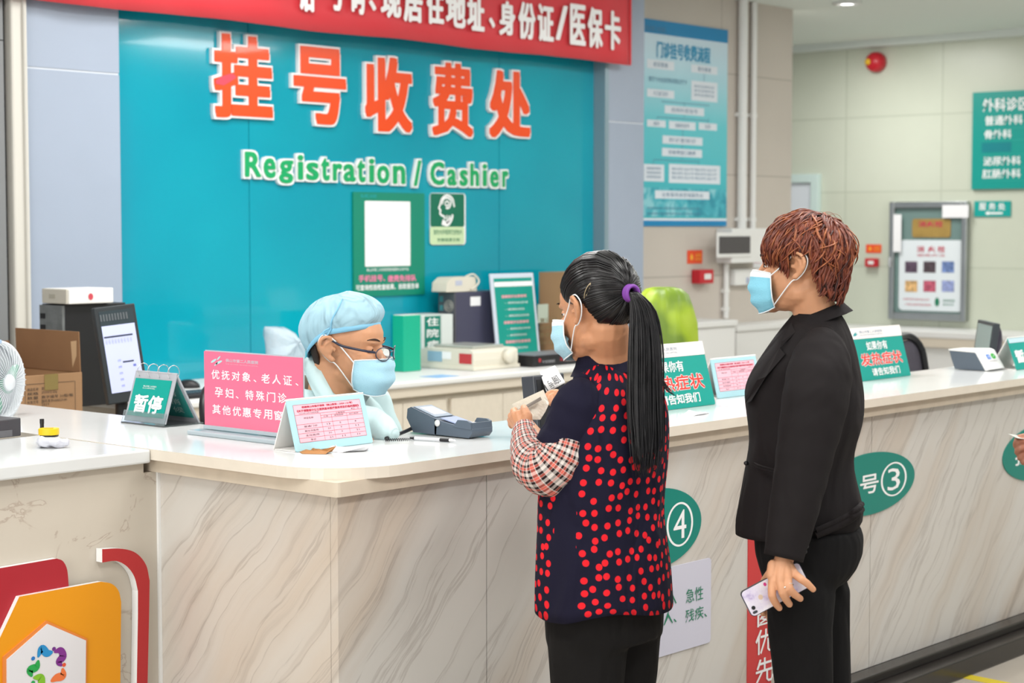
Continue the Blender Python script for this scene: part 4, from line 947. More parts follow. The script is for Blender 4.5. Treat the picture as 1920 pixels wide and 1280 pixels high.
mb = MB(); mb.fbox(ft, .006, .076, .008, .095, -.001, .002); build('screen_bezel', mb, lg, t, bevel=.002)
mb = MB(); mb.fbox(ft, .015, .067, .022, .082, .002, .0027); build('screen', mb, mat('screen_white', '#cfd3de', .2), t)
fk = Fr(fr.p(.19, .036), (1, 0, 0), fr.p(.12, .05)-fr.p(.19, .036))
mb = MB(); mb.fbox(fk, .01, .072, .002, .065, -.001, .0015); build('label_plate', mb, mat('lilac_plate', '#9aa8c9', .3), t)
mb = MB(); mb.prism(fr, [(.185, .03), (.25, .026), (.248, .045), (.235, .05), (.2, .05)], -.006, .002); mb.prism(fr, [(.185, .03), (.25, .026), (.248, .045), (.235, .05), (.2, .05)], -(x1-x0)-.002, -(x1-x0)+.006); mb.box(x0+.004, x1-.004, yB+.002, yB+.008, ZT+.02, ZT+.045)
build('keypad_shield', mb, dg, t, bevel=.001)
cols_ = ['#c9404a', '#d6c23a', '#3f9a58', '#e3e0e8']
for k in range(12):
    i, j = k % 3, k//3; mb = MB(); mb.box(x0+.014+i*.02, x0+.029+i*.02, yB+.012+j*.012, yB+.021+j*.012, ZT+.034, ZT+.039); build('key', mb, mat('key_%d' % k, cols_[3 if j else i], .4) if not j else M['white_plastic'], t)
mb = MB(); mb.lathe(fr.p(.125, .036, .001), [(.002, 0), (.009, 0), (.009, .003), (.002, .003)], 20, Fr((0, 0, 0), fr.u, fr.v, fr.n)); build('side_badge', mb, M['white_plastic'], t)
mb = MB(); q = spline([PZ(785, 806, ZT)+V((0, 0, .02)), PZ(770, 812, ZT)+V((0, 0, .012)), PZ(745, 820, ZT)+V((0, 0, .008)), PZ(724, 826, ZT)+V((0, 0, .006))], 6)
mb.tube(q, .0055, 8); build('cable_sleeve', mb, M['black_plastic'], t)
p0, p1 = PZ(722, 828, ZT)+V((0, 0, .005)), PZ(770, 827, ZT)+V((0, 0, .005)); d = (p1-p0); mb = MB(); nrm = V((0, 0, 1)); sd = d.normalized().cross(nrm)
mb.tube([p0+d*(i/140)+nrm*(.0035*math.cos(i*.6))+sd*(.0035*math.sin(i*.6)) for i in range(141)], .0009, 5)
tag(build('coiled_cord', mb, M['black_plastic']), 'thin black coiled pen cord lying beside the card terminal', 'cord', None)
p0, p1 = PZ(769, 825, ZT)+V((0, 0, .006)), PZ(855, 830, ZT)+V((0, 0, .006)); d = p1-p0; L_ = d.length
t = thing('ballpoint_pen', 'clear ballpoint pen with black grip lying in front of the card terminal', 'pen', p0)
q = lambda a: p0+d*a
mb = MB(); mb.tube([q(.1), q(.68)], .0042, 12); build('barrel', mb, mat('clear_barrel', '#d3d6da', .15), t)
mb = MB(); mb.tube([q(.0), q(.1)], [.003, .0045], 12); build('cap_end', mb, M['black_plastic'], t)
mb = MB(); mb.tube([q(.66), q(.86)], .005, 12); build('grip', mb, M['black_plastic'], t)
mb = MB(); mb.tube([q(.86), q(.97), q(1.0)], [.0045, .0018, .0006], 12); build('tip', mb, M['chrome'], t)

# ---------------------------------------------------------------- papers on the counter
def sheet(name, label, px, m, lift=.004, z=ZT, cat='paper', wave=.004, group=None):
    pts = [PZ(x, y, z+.001) for x, y in px]; c = sum(pts, V((0, 0, 0)))/len(pts); mb = MB(); n = len(pts); rng = random.Random(len(label))
    K = 5; rings = []
    for k in range(K+1):
        s_ = 1-k/K*.98; rings.append([c+(p-c)*s_+V((0, 0, lift*(.5+.5*math.sin(i*2.1+k))*(1-abs(2*s_-1))+(lift*2 if k == 0 and i % 3 == 1 else 0))) for i, p in enumerate(pts)])
    mb.loft(rings, cap=False); vs = rings[-1]; mb.add(vs, [tuple(range(n))])
    o = tag(build(name, mb, m, smooth=False), label, cat, group); s = o.modifiers.new('s', 'SOLIDIFY'); s.thickness = .0006; s.offset = 1; return o
sheet('paper_scrap', 'brown folded paper scrap in front of the pink price card', [(562, 847), (570, 840), (586, 841), (604, 845), (630, 848), (610, 851), (566, 850)], mat('kraft', '#a8743f', .7), .008)
sheet('paper_slip', 'curled white paper slip in front of the pink price card', [(611, 836), (625, 834), (631, 841), (690, 842), (694, 846), (640, 848), (622, 846)], M['paper'], .008)
sheet('receipt_slip', 'small white slip lying on the counter in front of the green fever notice', [(1280, 778), (1292, 773), (1308, 773), (1330, 774), (1322, 777), (1300, 779)], M['paper'], .004)
# ---------------------------------------------------------------- things on the side counter
c = PZ(90, 836, ZT); t = thing('tape_measure', 'yellow tape measure on top of a crumpled white bag', 'tape measure', c+V((0, 0, .03)))
cc = PZ(92, 834, ZT)+V((0, 0, .036))
fr = Fr(cc, rt, (fh*1.0), (0, 0, 1)); mb = MB(); mb.rbox(fr, -.026, .026, -.024, .024, -.008, .008, .02, seg=6); build('case', mb, mat('yellow_plastic', '#e9c010', .35), t, bevel=.003)
mb = MB(); mb.rbox(fr, -.022, .024, -.02, .02, -.013, -.0085, .015); build('bottom_plate', mb, M['black_plastic'], t)
mb = MB(); mb.rbox(fr, -.012, .012, -.01, .01, .0081, .0095, .009); build('centre_disc', mb, mat('yellow_plastic_dark', '#d1a80c', .35), t)
pb = PZ(79, 800, ZT); dpt = (cc-EYEP).dot(fw)+.035; A = PD(79, 812, dpt); B = PD(78.5, 785, dpt)
t = thing('black_marker', 'short black tube standing upright behind the yellow tape measure', 'pen', A)
mb = MB(); mb.tube([V((A.x, A.y, ZT+.001)), V((A.x, A.y, B.z-.012))], .0052, 14); build('barrel', mb, M['black_plastic'], t)
mb = MB(); mb.tube([V((A.x, A.y, B.z-.012)), V((A.x, A.y, B.z))], .0058, 14); build('end_cap', mb, M['black_plastic'], t)
mb = MB(); c = PZ(97, 838, ZT); mb.ball(c+V((0, 0, .012)), (.042, .03, .0135), Fr((0, 0, 0), rt, fh, (0, 0, 1)), 28)
for i, v in enumerate(mb.v): mb.v[i] = v+V((0, 0, 1))*.010*(noise.noise(v*60))+(v-c)*.35*noise.noise(v*45+V((5, 1, 2))); mb.v[i].z = max(mb.v[i].z, ZT+.0006)
tag(build('plastic_bag', mb, mat('thin_white_film', '#dedfe8', .3, trans=.25), smooth=False), 'crumpled small white bag under the yellow tape measure', 'bag')
A, B = PZ(-60, 830, ZT), PZ(40, 818, ZT); u = (B-A).normalized()
_, hh = solve2(B, u, V((0, 0, 1)), 38, 783)
t = thing('card_reader_box', 'small dark grey desk device cut by the left edge on the side counter', 'device', (A+B)/2)
fr = Fr(A, u, (0, 0, 1)); L_ = (B-A).length
mb = MB(); mb.fbox(fr, 0, L_, .002, hh, -.09, 0); build('housing', mb, mat('charcoal_plastic', '#3a3a3e', .4), t, bevel=.003)
mb = MB(); mb.fbox(fr, L_*.3, L_*.82, .004, hh*.42, 0, .002); build('speaker_grille', mb, mat('grey_mesh', '#6a6a6e', .5, bump=.6, bump_scale=900), t)

# ---------------------------------------------------------------- desk fan on the counter arm
t = thing('desk_fan', 'white desk fan with wire guard cut by the left edge of the photo', 'fan', PZ(-10, 800, ZT))
cf = PD(-8, 716, 5.45); ax = (rt*.92-fh*.38).normalized(); ax = Fr((0, 0, 0), fh*.92+rt*.38, (0, 0, 1), ax)
Rf = .118
white_f = mat('fan_white', '#d9dde2', .35)
mb = MB()
for k in range(40):
    th = 2*PI*k/40; d = ax.u*math.cos(th)+ax.v*math.sin(th)
    mb.tube([cf+ax.n*.052+d*.024, cf+ax.n*.046+d*Rf*.6, cf+ax.n*.028+d*Rf*.92, cf+ax.n*.006+d*Rf], .0008, 4)
o = build('front_guard', mb, white_f, t)
mb = MB()
for k in range(40):
    th = 2*PI*(k+.5)/40; d = ax.u*math.cos(th)+ax.v*math.sin(th)
    mb.tube([cf-ax.n*.06+d*.03, cf-ax.n*.055+d*Rf*.6, cf-ax.n*.035+d*Rf*.92, cf-ax.n*.006+d*Rf], .0008, 4)
build('rear_guard', mb, white_f, t)
mb = MB(); mb.lathe(cf, [(Rf-.004, -.012), (Rf+.006, -.012), (Rf+.007, .012), (Rf-.004, .012), (Rf-.004, -.012)], 48, ax); build('guard_rim', mb, white_f, t)
mb = MB(); mb.lathe(cf, [(.001, .057), (.022, .055), (.026, .048), (.001, .048)], 24, ax); build('centre_badge', mb, white_f, t)
for k in range(3):
    th = 2*PI*k/3; mb = MB(); rings = []
    for i in range(7):
        r_ = .02+(Rf-.035)*i/6; wd = .3+.35*math.sin(PI*i/7); 
        rings.append([cf+(ax.u*math.cos(th+wd*s1_)+ax.v*math.sin(th+wd*s1_))*r_+ax.n*(.015*s1_+c_) for s1_, c_ in ((-1, -.001), (1, -.001), (1, .001), (-1, .001))])
    mb.loft(rings); build('blade', mb, mat('fan_blade', '#7ea99a', .2, alpha=1), t)
mb = MB(); mb.lathe(cf-ax.n*.02, [(.001, .02), (.02, .02), (.02, -.02), (.001, -.02)], 20, ax); build('hub', mb, white_f, t)
mb = MB(); mb.lathe(cf-ax.n*.06, [(.001, 0), (.04, 0), (.045, -.03), (.035, -.07), (.001, -.075)], 24, ax); build('motor_housing', mb, white_f, t)
b_ = V((cf.x, cf.y, ZT))-ax.n*.08; mb = MB(); mb.tube([b_+V((0, 0, .02)), cf-ax.n*.08-V((0, 0, .02)), cf-ax.n*.08], [.016, .013, .013], 14); build('neck', mb, white_f, t)
mb = MB(); mb.lathe(V((b_.x, b_.y, ZT)), [(.001, 0), (.075, 0), (.07, .016), (.02, .026), (.001, .026)], 32); build('base', mb, white_f, t)
mb = MB(); d = (ax.u*.05+ax.v).normalized(); q0 = cf+d*(Rf+.004); mb.tube([q0-ax.n*.012, q0+ax.n*.016], .006, 10); build('guard_clip', mb, mat('clip_blue', '#a9c0dc', .4), t)

# ---------------------------------------------------------------- customer display with a hanging paper
O = V((4.03, 3.445, ZT))
pA = PD(988, 703, 1); 
A0 = PY(1000.5, 703.6, 3.46); A1 = PY(1056.7, 681, 3.38)
t = thing('customer_display', 'black customer display box leaning on the counter beside the dotted shirt woman', 'display', V((A0.x, A0.y, ZT)))
dB = 4.86
tl, tr = PD(1000.5, 704, dB), PD(1056.7, 681.5, dB+.10)
u_ = (tr-tl); u_.z = 0; u_.normalize(); back_ = V((0, 0, 1)).cross(u_)
L_ = (tr-tl).length; vv = V((0, 0, 1))+back_*.12+u_*.0
fr = Fr(tl, u_, vv); Hd = (tl.z-ZT)/fr.v.z
mb = MB(); mb.fbox(fr, 0, L_, -Hd+.01, 0, -.045, 0); build('housing', mb, mat('display_black', '#3a3e44', .35), t, bevel=.004)
mb = MB(); mb.fbox(fr, .010, L_-.010, -Hd+.02, -.012, 0, .0015); build('recessed_back', mb, mat('display_recess', '#1e2024', .5), t)
mb = MB(); mb.fbox(Fr((fr.p(L_/2, -Hd).x, fr.p(L_/2, -Hd).y, ZT), u_, back_, (0, 0, 1)), -.03, .03, -.03, .06, .0005, .012); build('foot', mb, mat('display_black2', '#2a2c30', .4), t)
dpp = (fr.p(L_*.5, 0, 0)-EYEP).dot(fw)-.012
q4 = [PD(x, y, dd) for x, y, dd in ((1012, 697, dpp-.0), (1040.5, 685.3, dpp+.045), (1060, 717, dpp+.02), (1025, 736, dpp-.02))]
mb = MB(); K = 8; rows = []
for i in range(K+1):
    s_ = i/K; a = q4[0].lerp(q4[3], s_); b2 = q4[1].lerp(q4[2], s_); bow = -fh*(.012*math.sin(PI*s_)); rows.append([a+bow, a.lerp(b2, .5)+bow*1.2, b2+bow])
vs = [p for r_ in rows for p in r_]; fs = []
for i in range(K):
    for j in range(2): fs.append((i*3+j, i*3+j+1, (i+1)*3+j+1, (i+1)*3+j))
mb.add(vs, fs, smooth=True); t = thing('paper_tag', 'white paper slip hanging over the black customer display, held by the dotted shirt woman', 'paper', q4[0])
o = build('sheet', mb, M['paper'], t); s = o.modifiers.new('s', 'SOLIDIFY'); s.thickness = .0008
c_ = sum(q4, V((0, 0, 0)))/4; nn = (q4[1]-q4[0]).cross(q4[3]-q4[0]).normalized(); nn = nn if nn.dot(fw) < 0 else -nn
fr2 = Fr(q4[2].lerp(q4[3], .0)-fh*.022, (q4[3]-q4[2]), (q4[1]-q4[2]), nn)
fr3 = Fr(q4[3]-fh*.016, (q4[2]-q4[3]), (q4[0]-q4[3]), nn)
Lw = (q4[2]-q4[3]).length; mb = MB()
mb.text(fr3, '1', Lw*.08, Lw*.14, .004, .024, 0, rot=1); mb.text(fr3, '号', Lw*.27, Lw*.5, .004, .028, 0, rot=1); mb.text(fr3, '窗', Lw*.56, Lw*.88, .008, .032, 0, rot=1)
build('lettering', mb, M['black_plastic'], t)
# ---------------------------------------------------------------- things on the back worktop
TH = V((0, 0, 1))
def carton(label, fr, a0, a1, b1, c0, c1, flaps, lettering=None):
    """open or closed carton; fr.u along the front, fr.v up, fr.n towards the viewer"""
    t = thing('cardboard_box', label, 'box', fr.p((a0+a1)/2, 0, (c0+c1)/2)); th = .005
    mb = MB()
    mb.fbox(fr, a0, a1, 0, b1, c1-th, c1); mb.fbox(fr, a0, a1, 0, b1, c0, c0+th); mb.fbox(fr, a0, a0+th, 0, b1, c0+th, c1-th); mb.fbox(fr, a1-th, a1, 0, b1, c0+th, c1-th); mb.fbox(fr, a0, a1, 0, th, c0+th, c1-th)
    build('body', mb, M['cardboard'], t, bevel=.0015)
    return t
# left carton
B = PD(155, 772, 6.55); u = V((1, 0, 0)); n_ = V((0, -1, 0)); A = V((3.40, B.y, 0)); L_ = B.x-3.40; Wd = .40
zf_ = PD(155, 697, 6.55).z; hf = PD(154, 621, 6.55).z-zf_
st = thing('low_cabinet', 'low cream cabinet under the open cardboard box', 'cabinet', (A.x+L_/2, A.y+Wd/2, 0))
zb0 = .72
mb = MB(); mb.box(A.x-.01, A.x+L_+.03, A.y+.01, A.y+Wd+.1, 0, zb0-.022); build('body', mb, cream_lam, st, bevel=.003)
mb = MB(); mb.box(A.x-.015, A.x+L_+.05, A.y-.02, A.y+Wd+.12, zb0-.022, zb0-.002); build('worktop_slab', mb, white_lam, st, bevel=.003)
fr = Fr((A.x, A.y, zb0), u, TH); hb = zf_-zb0
t = carton('open brown cardboard box with printed lines beside the desk fan', fr, 0, L_, hb, -Wd, 0, None)
fb = Fr(fr.p(L_-.005, hb, -Wd), V((0, -1, 0)), TH+V((-.03, 0, 0)))
mb = MB(); mb.fbox(fb, 0, Wd-.002, 0, hf, -.002, .003); build('side_flap', mb, M['cardboard_inside'], t)
mb = MB(); fl = Fr(fr.p(L_*.30, hb, -.0), V((-1, 0, 0)), TH*1+V((0, .9, 0))); mb.fbox(Fr(fr.p(.004, hb, -Wd), V((0, -1, 0)), TH+V((.9, 0, 0))), .05, Wd-.03, 0, .15, -.002, .002); build('near_flap', mb, M['cardboard'], t)
mb = MB(); mb.fbox(Fr(fr.p(0, hb, -Wd), V((1, 0, 0)), TH+V((0, .15, 0))), 0, L_-.03, 0, .1, -.002, .002); build('back_flap', mb, M['cardboard_inside'], t)
mb = MB(); fl2 = fr.off(.001); cx = fl2.uv(96, 710)[0]; mb.fbox(fl2, cx-.028, cx+.028, hb-.055, hb+.001, 0, .001); build('packing_tape', mb, M['tape_brown'], t)
mb = MB(); mb.poly(fb.off(.0035) if fb.n.dot(fw) < 0 else fb.off(-.0035), [(Wd-.05, hf*.75), (Wd-.014, hf*.78), (Wd-.018, hf*.4), (Wd-.045, hf*.1)]); build('torn_patch', mb, mat('torn_patch', '#c5a47f', .8), t)
f2 = fr.off(.0012); mb = MB()
def tz(mb, s_, x0, y0, x1, y1, f, **k): a0, a1, c0, c1 = f.rect(x0, y0, x1, y1); mb.text(f, s_, a0, a1, c0, c1, .0005, res=1, **k)
for s_, x0, y0, x1 in (('商品名称', 51, 730, 72), ('规格', 51, 738, 72), ('数量', 51, 746, 72), ('批准文号', 51, 754, 72), ('氯化钠注射液', 78, 727, 108), ('250ml:2.25g', 78, 735, 107), ('数字编号 30瓶/箱', 78, 742, 137), ('国药准字H44023180', 78, 750, 126), ('2019', 78, 758, 92)):
    tz(mb, s_, x0, y0-3, x1, y0+3, f2)
a0, a1, c0, c1 = f2.rect(47, 718, 141, 790); wd = .0015
mb.quad(f2, a0, a1, c1, c1+wd); mb.quad(f2, a0, a0+wd, c0, c1); mb.quad(f2, a1, a1+wd, c0, c1)
build('printed_lettering', mb, M['ink'], t)
# right carton behind the woman in the dotted shirt
f_ = Fr((0, 6.40, ZW+.001), (1, 0, 0), (0, 0, 1)); a0 = f_.off(.14).uv(1058, 580)[0]; a1 = f_.off(.14).uv(1202, 580)[0]; hb = f_.off(.14).uv(1100, 511)[1]
a1 = min(a1, 8.1)
t = carton('large closed brown cardboard box behind the head of the dotted shirt woman', f_, a0, a1, hb, -.04+.0, .14, None)
f_ = f_.off(.14)
mb = MB(); mb.fbox(f_, a0, a1, hb, hb+.004, -.18, 0); build('lid_flap', mb, M['cardboard'], t)
mb = MB(); a = f_.off(.001).rect(1008, 570, 1028, 605); mb.quad(f_.off(.001), *a); build('clear_tape', mb, mat('tape_grey', '#a9b3a4', .3), t)
mb = MB(); f2 = f_.off(.0015)
for k, s_ in enumerate(('复印纸', '规格A4', '数量5包', '小心轻放')): tz(mb, s_, 1012, 595+k*14, 1045, 604+k*14, f2)
build('printed_lettering', mb, mat('faint_ink', '#6f5f3f', .8), t)

# computer tower with a white device on top
f_ = Fr((0, 5.93, ZW), (1, 0, 0), (0, 0, 1))
mid = f_.uv(118, 650)[0]; hb = f_.uv(150, 570)[1]; a1 = mid+.30; tw = .155
t = thing('computer_tower', 'black computer tower with grey metal rear under the white device', 'computer', f_.p((mid+a1)/2, 0, -.08))
mb = MB(); mb.fbox(f_, mid+.012, a1, .002, hb, -tw, 0); build('case', mb, M['black_plastic'], t, bevel=.004)
fs_ = Fr((mid, 5.93+tw, ZW), (0, -1, 0), (0, 0, 1))
mb = MB(); mb.fbox(fs_, .002, tw-.002, .004, hb-.004, -.012, 0); build('rear_panel', mb, mat('galvanised', '#7c8081', .4, metal=.4, noise_amt=.15, noise_scale=30), t)
mb = MB(); c = fs_.p(tw*.62, hb*.62, .001)
for r_ in (.012, .024, .036, .046): mb.tube([c+fs_.u*(math.cos(th)*r_)+V((0, 0, math.sin(th)*r_)) for th in [2*PI*i/24 for i in range(24)]], .0015, 5, closed=True)
build('fan_grille', mb, M['chrome'], t)
mb = MB()
for k in range(6): mb.fbox(fs_, .012, .04, hb*(.86-.11*k), hb*(.86-.11*k)+.02, 0, .004)
build('port', mb, M['black_plastic'], t)
mb = MB(); mb.tube(spline([fs_.p(tw*.5, hb*.5, .01), fs_.p(tw*.4, hb*.42, .02), fs_.p(tw*.6, hb*.3, .02), fs_.p(tw*.7, .02, .02)], 6), .002, 6); build('cable', mb, M['white_plastic'], t)
z0_ = hb+.002; fn = f_.off(.03); bm_ = fn.uv(125, 560)[0]; b1_ = fn.uv(213, 560)[0]; z1_ = fn.uv(150, 541)[1]
t = thing('network_box', 'flat white device with a small red logo lying on top of the computer tower', 'device', fn.p((bm_+b1_)/2, z0_, -.08))
mb = MB(); mb.fbox(fn, bm_+.01, b1_, z0_, z1_, -.165, 0); build('housing', mb, M['white_plastic'], t, bevel=.004)
fe = Fr((bm_, 5.90+.165, ZW), (0, -1, 0), (0, 0, 1))
mb = MB(); mb.fbox(fe, 0, .162, z0_+.001, z1_-.001, -.0105, 0); build('end_panel', mb, mat('beige_plastic', '#c0bcb0', .5), t, bevel=.003)
mb = MB(); a, b_ = fn.uv(170, 556); mb.prism(fn, ellipse(a, b_, .011, .013, 20), .0004, .0014); build('red_logo', mb, mat('logo_red', '#c94a58', .4), t)
mb = MB(); mb.fbox(fe, .05, .09, z0_+.022, z1_-.022, 0, .0015); build('embossed_square', mb, mat('beige_dark', '#aaa698', .5), t)
# monitor
D = 6.28
bl, br, tl, tr = PD(205, 759, D-.08), PD(280, 735, D+.02), PD(176, 577, D-.08), PD(256, 567, D+.02)
u = (br-bl); u.z *= .35; u = u.normalized(); v = (tl-bl); fr = Fr(bl, u, v); Wm = (br-bl).dot(fr.u); Hm = (tl-bl).dot(fr.v)
if fr.n.dot(fw) > 0: fr = Fr(bl, fr.u, fr.v, -fr.n)
t = thing('computer_monitor', 'black computer monitor with lit pale screen on the back worktop beside the tower', 'monitor', V((bl.x, bl.y+.1, ZW)))
mb = MB(); mb.fbox(fr, 0, Wm, 0, Hm, -.025, 0); build('bezel', mb, mat('monitor_black', '#2c3134', .35), t, bevel=.004)
mb = MB(); rings = [[fr.p(a, b_, -.025) for a, b_ in rrect(.004, Wm-.004, .01, Hm-.004, .01)], [fr.p(a, b_, -.06) for a, b_ in rrect(.03, Wm-.03, .05, Hm-.05, .02)], [fr.p(a, b_, -.075) for a, b_ in rrect(.07, Wm-.07, .1, Hm-.1, .02)]]
mb.loft(rings); build('rear_shell', mb, M['dark_grey_plastic'], t)
mb = MB(); mb.fbox(fr, .014, Wm-.012, .035, Hm-.016, 0, .001); build('screen_edge', mb, mat('screen_dark', '#384348', .15), t)
mb = MB(); mb.fbox(fr, .016, Wm-.014, .037, Hm*.80, .001, .0018); build('screen', mb, mat('screen_lit', '#b9bfe6', .3, emit=.3), t)
f2 = fr.off(.0022); mb = MB(); mb.quad(f2, Wm*.12, Wm*.82, Hm*.675, Hm*.693); mb.quad(f2, Wm*.48, Wm*.75, Hm*.405, Hm*.422)
build('window_bar', mb, mat('bar_dark', '#3d4458', .5), t)
mb = MB()
for k in range(9): mb.text(f2, '00:00 1234', Wm*(.14+.075*k), Wm*(.18+.075*k), Hm*.61, Hm*.66, 0, res=1)
for k in range(5): mb.text(f2, '挂号费', Wm*.36, Wm*.44, Hm*(.42-.065*k), Hm*(.445-.065*k), 0, res=1)
mb.quad(f2, Wm*.72, Wm*.79, Hm*.355, Hm*.38); build('screen_lettering', mb, mat('screen_ink', '#6a73b8', .5, emit=.2), t)
mb = MB()
for k in range(10): mb.quad(f2, Wm*(.1+.07*k), Wm*(.14+.07*k), Hm*.85, Hm*.92)
build('desktop_icon', mb, mat('icon_grey', '#5b6064', .5), t)
fc = fr.p(Wm/2, .03, -.05); mb = MB(); mb.tube([V((fc.x, fc.y, ZW+.012)), fc, fr.p(Wm/2, Hm*.4, -.07)], .022, 12); build('neck', mb, M['black_plastic'], t)
mb = MB(); mb.lathe((fc.x, fc.y, ZW+.0005), [(.001, 0), (.1, 0), (.098, .01), (.03, .018), (.001, .018)], 32); build('foot', mb, M['black_plastic'], t)
# keyboard, mouse, cables
zk = ZW
A, B = PZ(195, 748, zk), PZ(285, 742, zk); A = V((A.x, max(A.y, YW+.05), 0)); kb = Fr((A.x, YW+.08, ZW), (1, .0, 0), (0, 1, 0), (0, 0, 1))
t = thing('keyboard', 'black keyboard in front of the lit monitor', 'keyboard', kb.p(.2, .07))
mb = MB(); mb.fbox(kb, 0, .40, 0, .14, .0015, .018); build('case', mb, M['black_plastic'], t, bevel=.004)
mb = MB()
for i in range(20):
    for j in range(5): mb.fbox(kb, .008+i*.0193, .0245+i*.0193, .01+j*.025, .03+j*.025, .018, .023)
o = build('keys', mb, M['dark_grey_plastic'], t); o['kind'] = 'stuff'
m_ = PZ(353, 722, ZW+.02); m_ = PY(353, 722, YW+.22) if 0 else PZ(352, 727, ZW)
t = thing('computer_mouse', 'black computer mouse on the back worktop left of the pink sign', 'mouse', m_)
mb = MB(); mb.ball((m_.x, m_.y, ZW+.004), (.055, .032, .034), Fr((0, 0, 0), rt, fh, (0, 0, 1)), 24)
for i, v_ in enumerate(mb.v): mb.v[i].z = max(v_.z, ZW+.001)
build('shell', mb, M['black_plastic'], t)
mb = MB(); mb.tube(spline([(m_.x-.05, m_.y+.01, ZW+.012), (m_.x-.16, m_.y+.08, ZW+.003), (m_.x-.3, m_.y+.04, ZW+.003)], 6), .0022, 6); build('mouse_cable', mb, M['black_plastic'], t)
mb = MB(); q = [PZ(x, y, ZW+.012) for x, y in ((155, 735), (172, 728), (190, 732), (205, 726), (222, 728))]; 
for k in range(3): mb.tube(spline([p+V((.02*k, .02*k, .012*k)) for p in q], 6), .005, 6)
tag(build('cable_bundle', mb, M['black_plastic']), 'bundle of black cables on the worktop under the lit monitor', 'cables')
mb = MB(); q = [PD(x, y, 6.5) for x, y in ((228, 730), (232, 738), (236, 732), (231, 716))]; mb.tube(spline([V((p.x, p.y, max(p.z, ZW+.01))) for p in q], 5), .006, 8)
tag(build('red_cable', mb, mat('red_plastic', '#b0382c', .4)), 'short red cable hanging below the lit monitor', 'cable')
# clear plastic bag on the worktop
film = mat('clear_film', '#d6e3ec', .15, trans=.35, bump=.8, bump_scale=18, ior=1.1)
f_ = Fr((0, 6.3, ZW), (1, 0, 0), (0, 0, 1)); 
L0 = [f_.uv(x, y) for x, y in ((500, 690), (497, 612), (515, 612), (533, 613), (543, 618), (553, 632), (570, 634), (566, 668), (565, 690))]
L0 = [(a, max(b_, .002)) for a, b_ in L0]
mb = MB(); ca = sum(a for a, b_ in L0)/len(L0); cb_ = sum(b_ for a, b_ in L0)/len(L0); rings = []
dense = []
for i in range(len(L0)):
    a, b_ = L0[i], L0[(i+1) % len(L0)]
    for k in range(6): dense.append((a[0]+(b_[0]-a[0])*k/6, a[1]+(b_[1]-a[1])*k/6))
for s_, c_ in ((.02, .07), (.4, .065), (.75, .05), (1, 0), (.75, -.05), (.4, -.065), (.02, -.07)):
    rings.append([f_.p(ca+(a-ca)*s_, max(cb_+(b_-cb_)*s_, .002), c_+.018*noise.noise(V((a*20, b_*20, c_*30)))) for a, b_ in dense])
mb.loft(rings); tag(build('plastic_bag', mb, film), 'clear crumpled plastic bag standing on the worktop behind the clerk', 'bag')
# teal folders, box files
def boxfile(name, label, a0, a1, h, y, dep, m, group=None, side=None):
    t = thing(name, label, 'file box', (a0, y, ZW), group)
    mb = MB(); mb.box(a0, a1, y, y+dep, ZW+.001, ZW+h); build('case', mb, m, t, bevel=.002); return t
f_ = Fr((0, 6.05, ZW), (1, 0, 0), (0, 0, 1)); 
tg = mat('teal_folder', '#08a583', .45); 
yy = 6.20
f_ = Fr((0, yy, ZW), (1, 0, 0), (0, 0, 1)); xa_ = f_.uv(757, 650)[0]; xb_ = f_.uv(789, 650)[0]; hfo = f_.uv(770, 591)[1]
t = thing('file_box', 'bright teal file box standing right of the clerk on the back worktop', 'file box', (xa_, yy, ZW), 'upright file boxes on the back worktop')
mb = MB(); mb.box(xa_-.002, xb_, yy, yy+.075, ZW+.001, ZW+hfo); build('case', mb, tg, t, bevel=.002)
mb = MB(); mb.box(xa_, xb_-.005, yy+.005, yy+.07, ZW+hfo, ZW+hfo+.003); build('top_edge', mb, M['white_plastic'], t)
yy = 6.41; f_ = Fr((0, yy, ZW), (1, 0, 0), (0, 0, 1)); hfo = f_.off(-.03).uv(820, 590)[1]; xq = f_.off(-.03).uv(792, 620)[0]
for k, (wpx, lab) in enumerate(((20, 'white file box with teal spine label behind the dot matrix printer'), (24, 'narrow white file box next to the grey tower'))):
    xe_ = f_.off(-.03).uv((828, 850)[k], 620)[0]
    t = thing('file_box', lab, 'file box', (xq, yy+.03, ZW), 'upright file boxes on the back worktop')
    mb = MB(); mb.box(xq, xe_-.003, yy+.03, yy+.22, ZW+.001, ZW+hfo-.0); build('case', mb, mat('file_white_%d' % k, '#d5dcd9', .5), t, bevel=.002)
    f3 = Fr((0, yy+.029, ZW), (1, 0, 0), (0, 0, 1))
    if k == 0:
        mb = MB(); mb.fbox(f3, xq+.015, xe_-.01, .02, hfo-.005, 0, .001); build('spine_label', mb, M['teal_dark'], t)
        mb = MB()
        for i, ch in enumerate('住院病历'): mb.text(f3, ch, xq+.03, xe_-.025, hfo*(.78-.23*i), hfo*(.95-.23*i), .002, rad=.001)
        build('lettering', mb, M['white_ink'], t)
    xq = xe_+.001
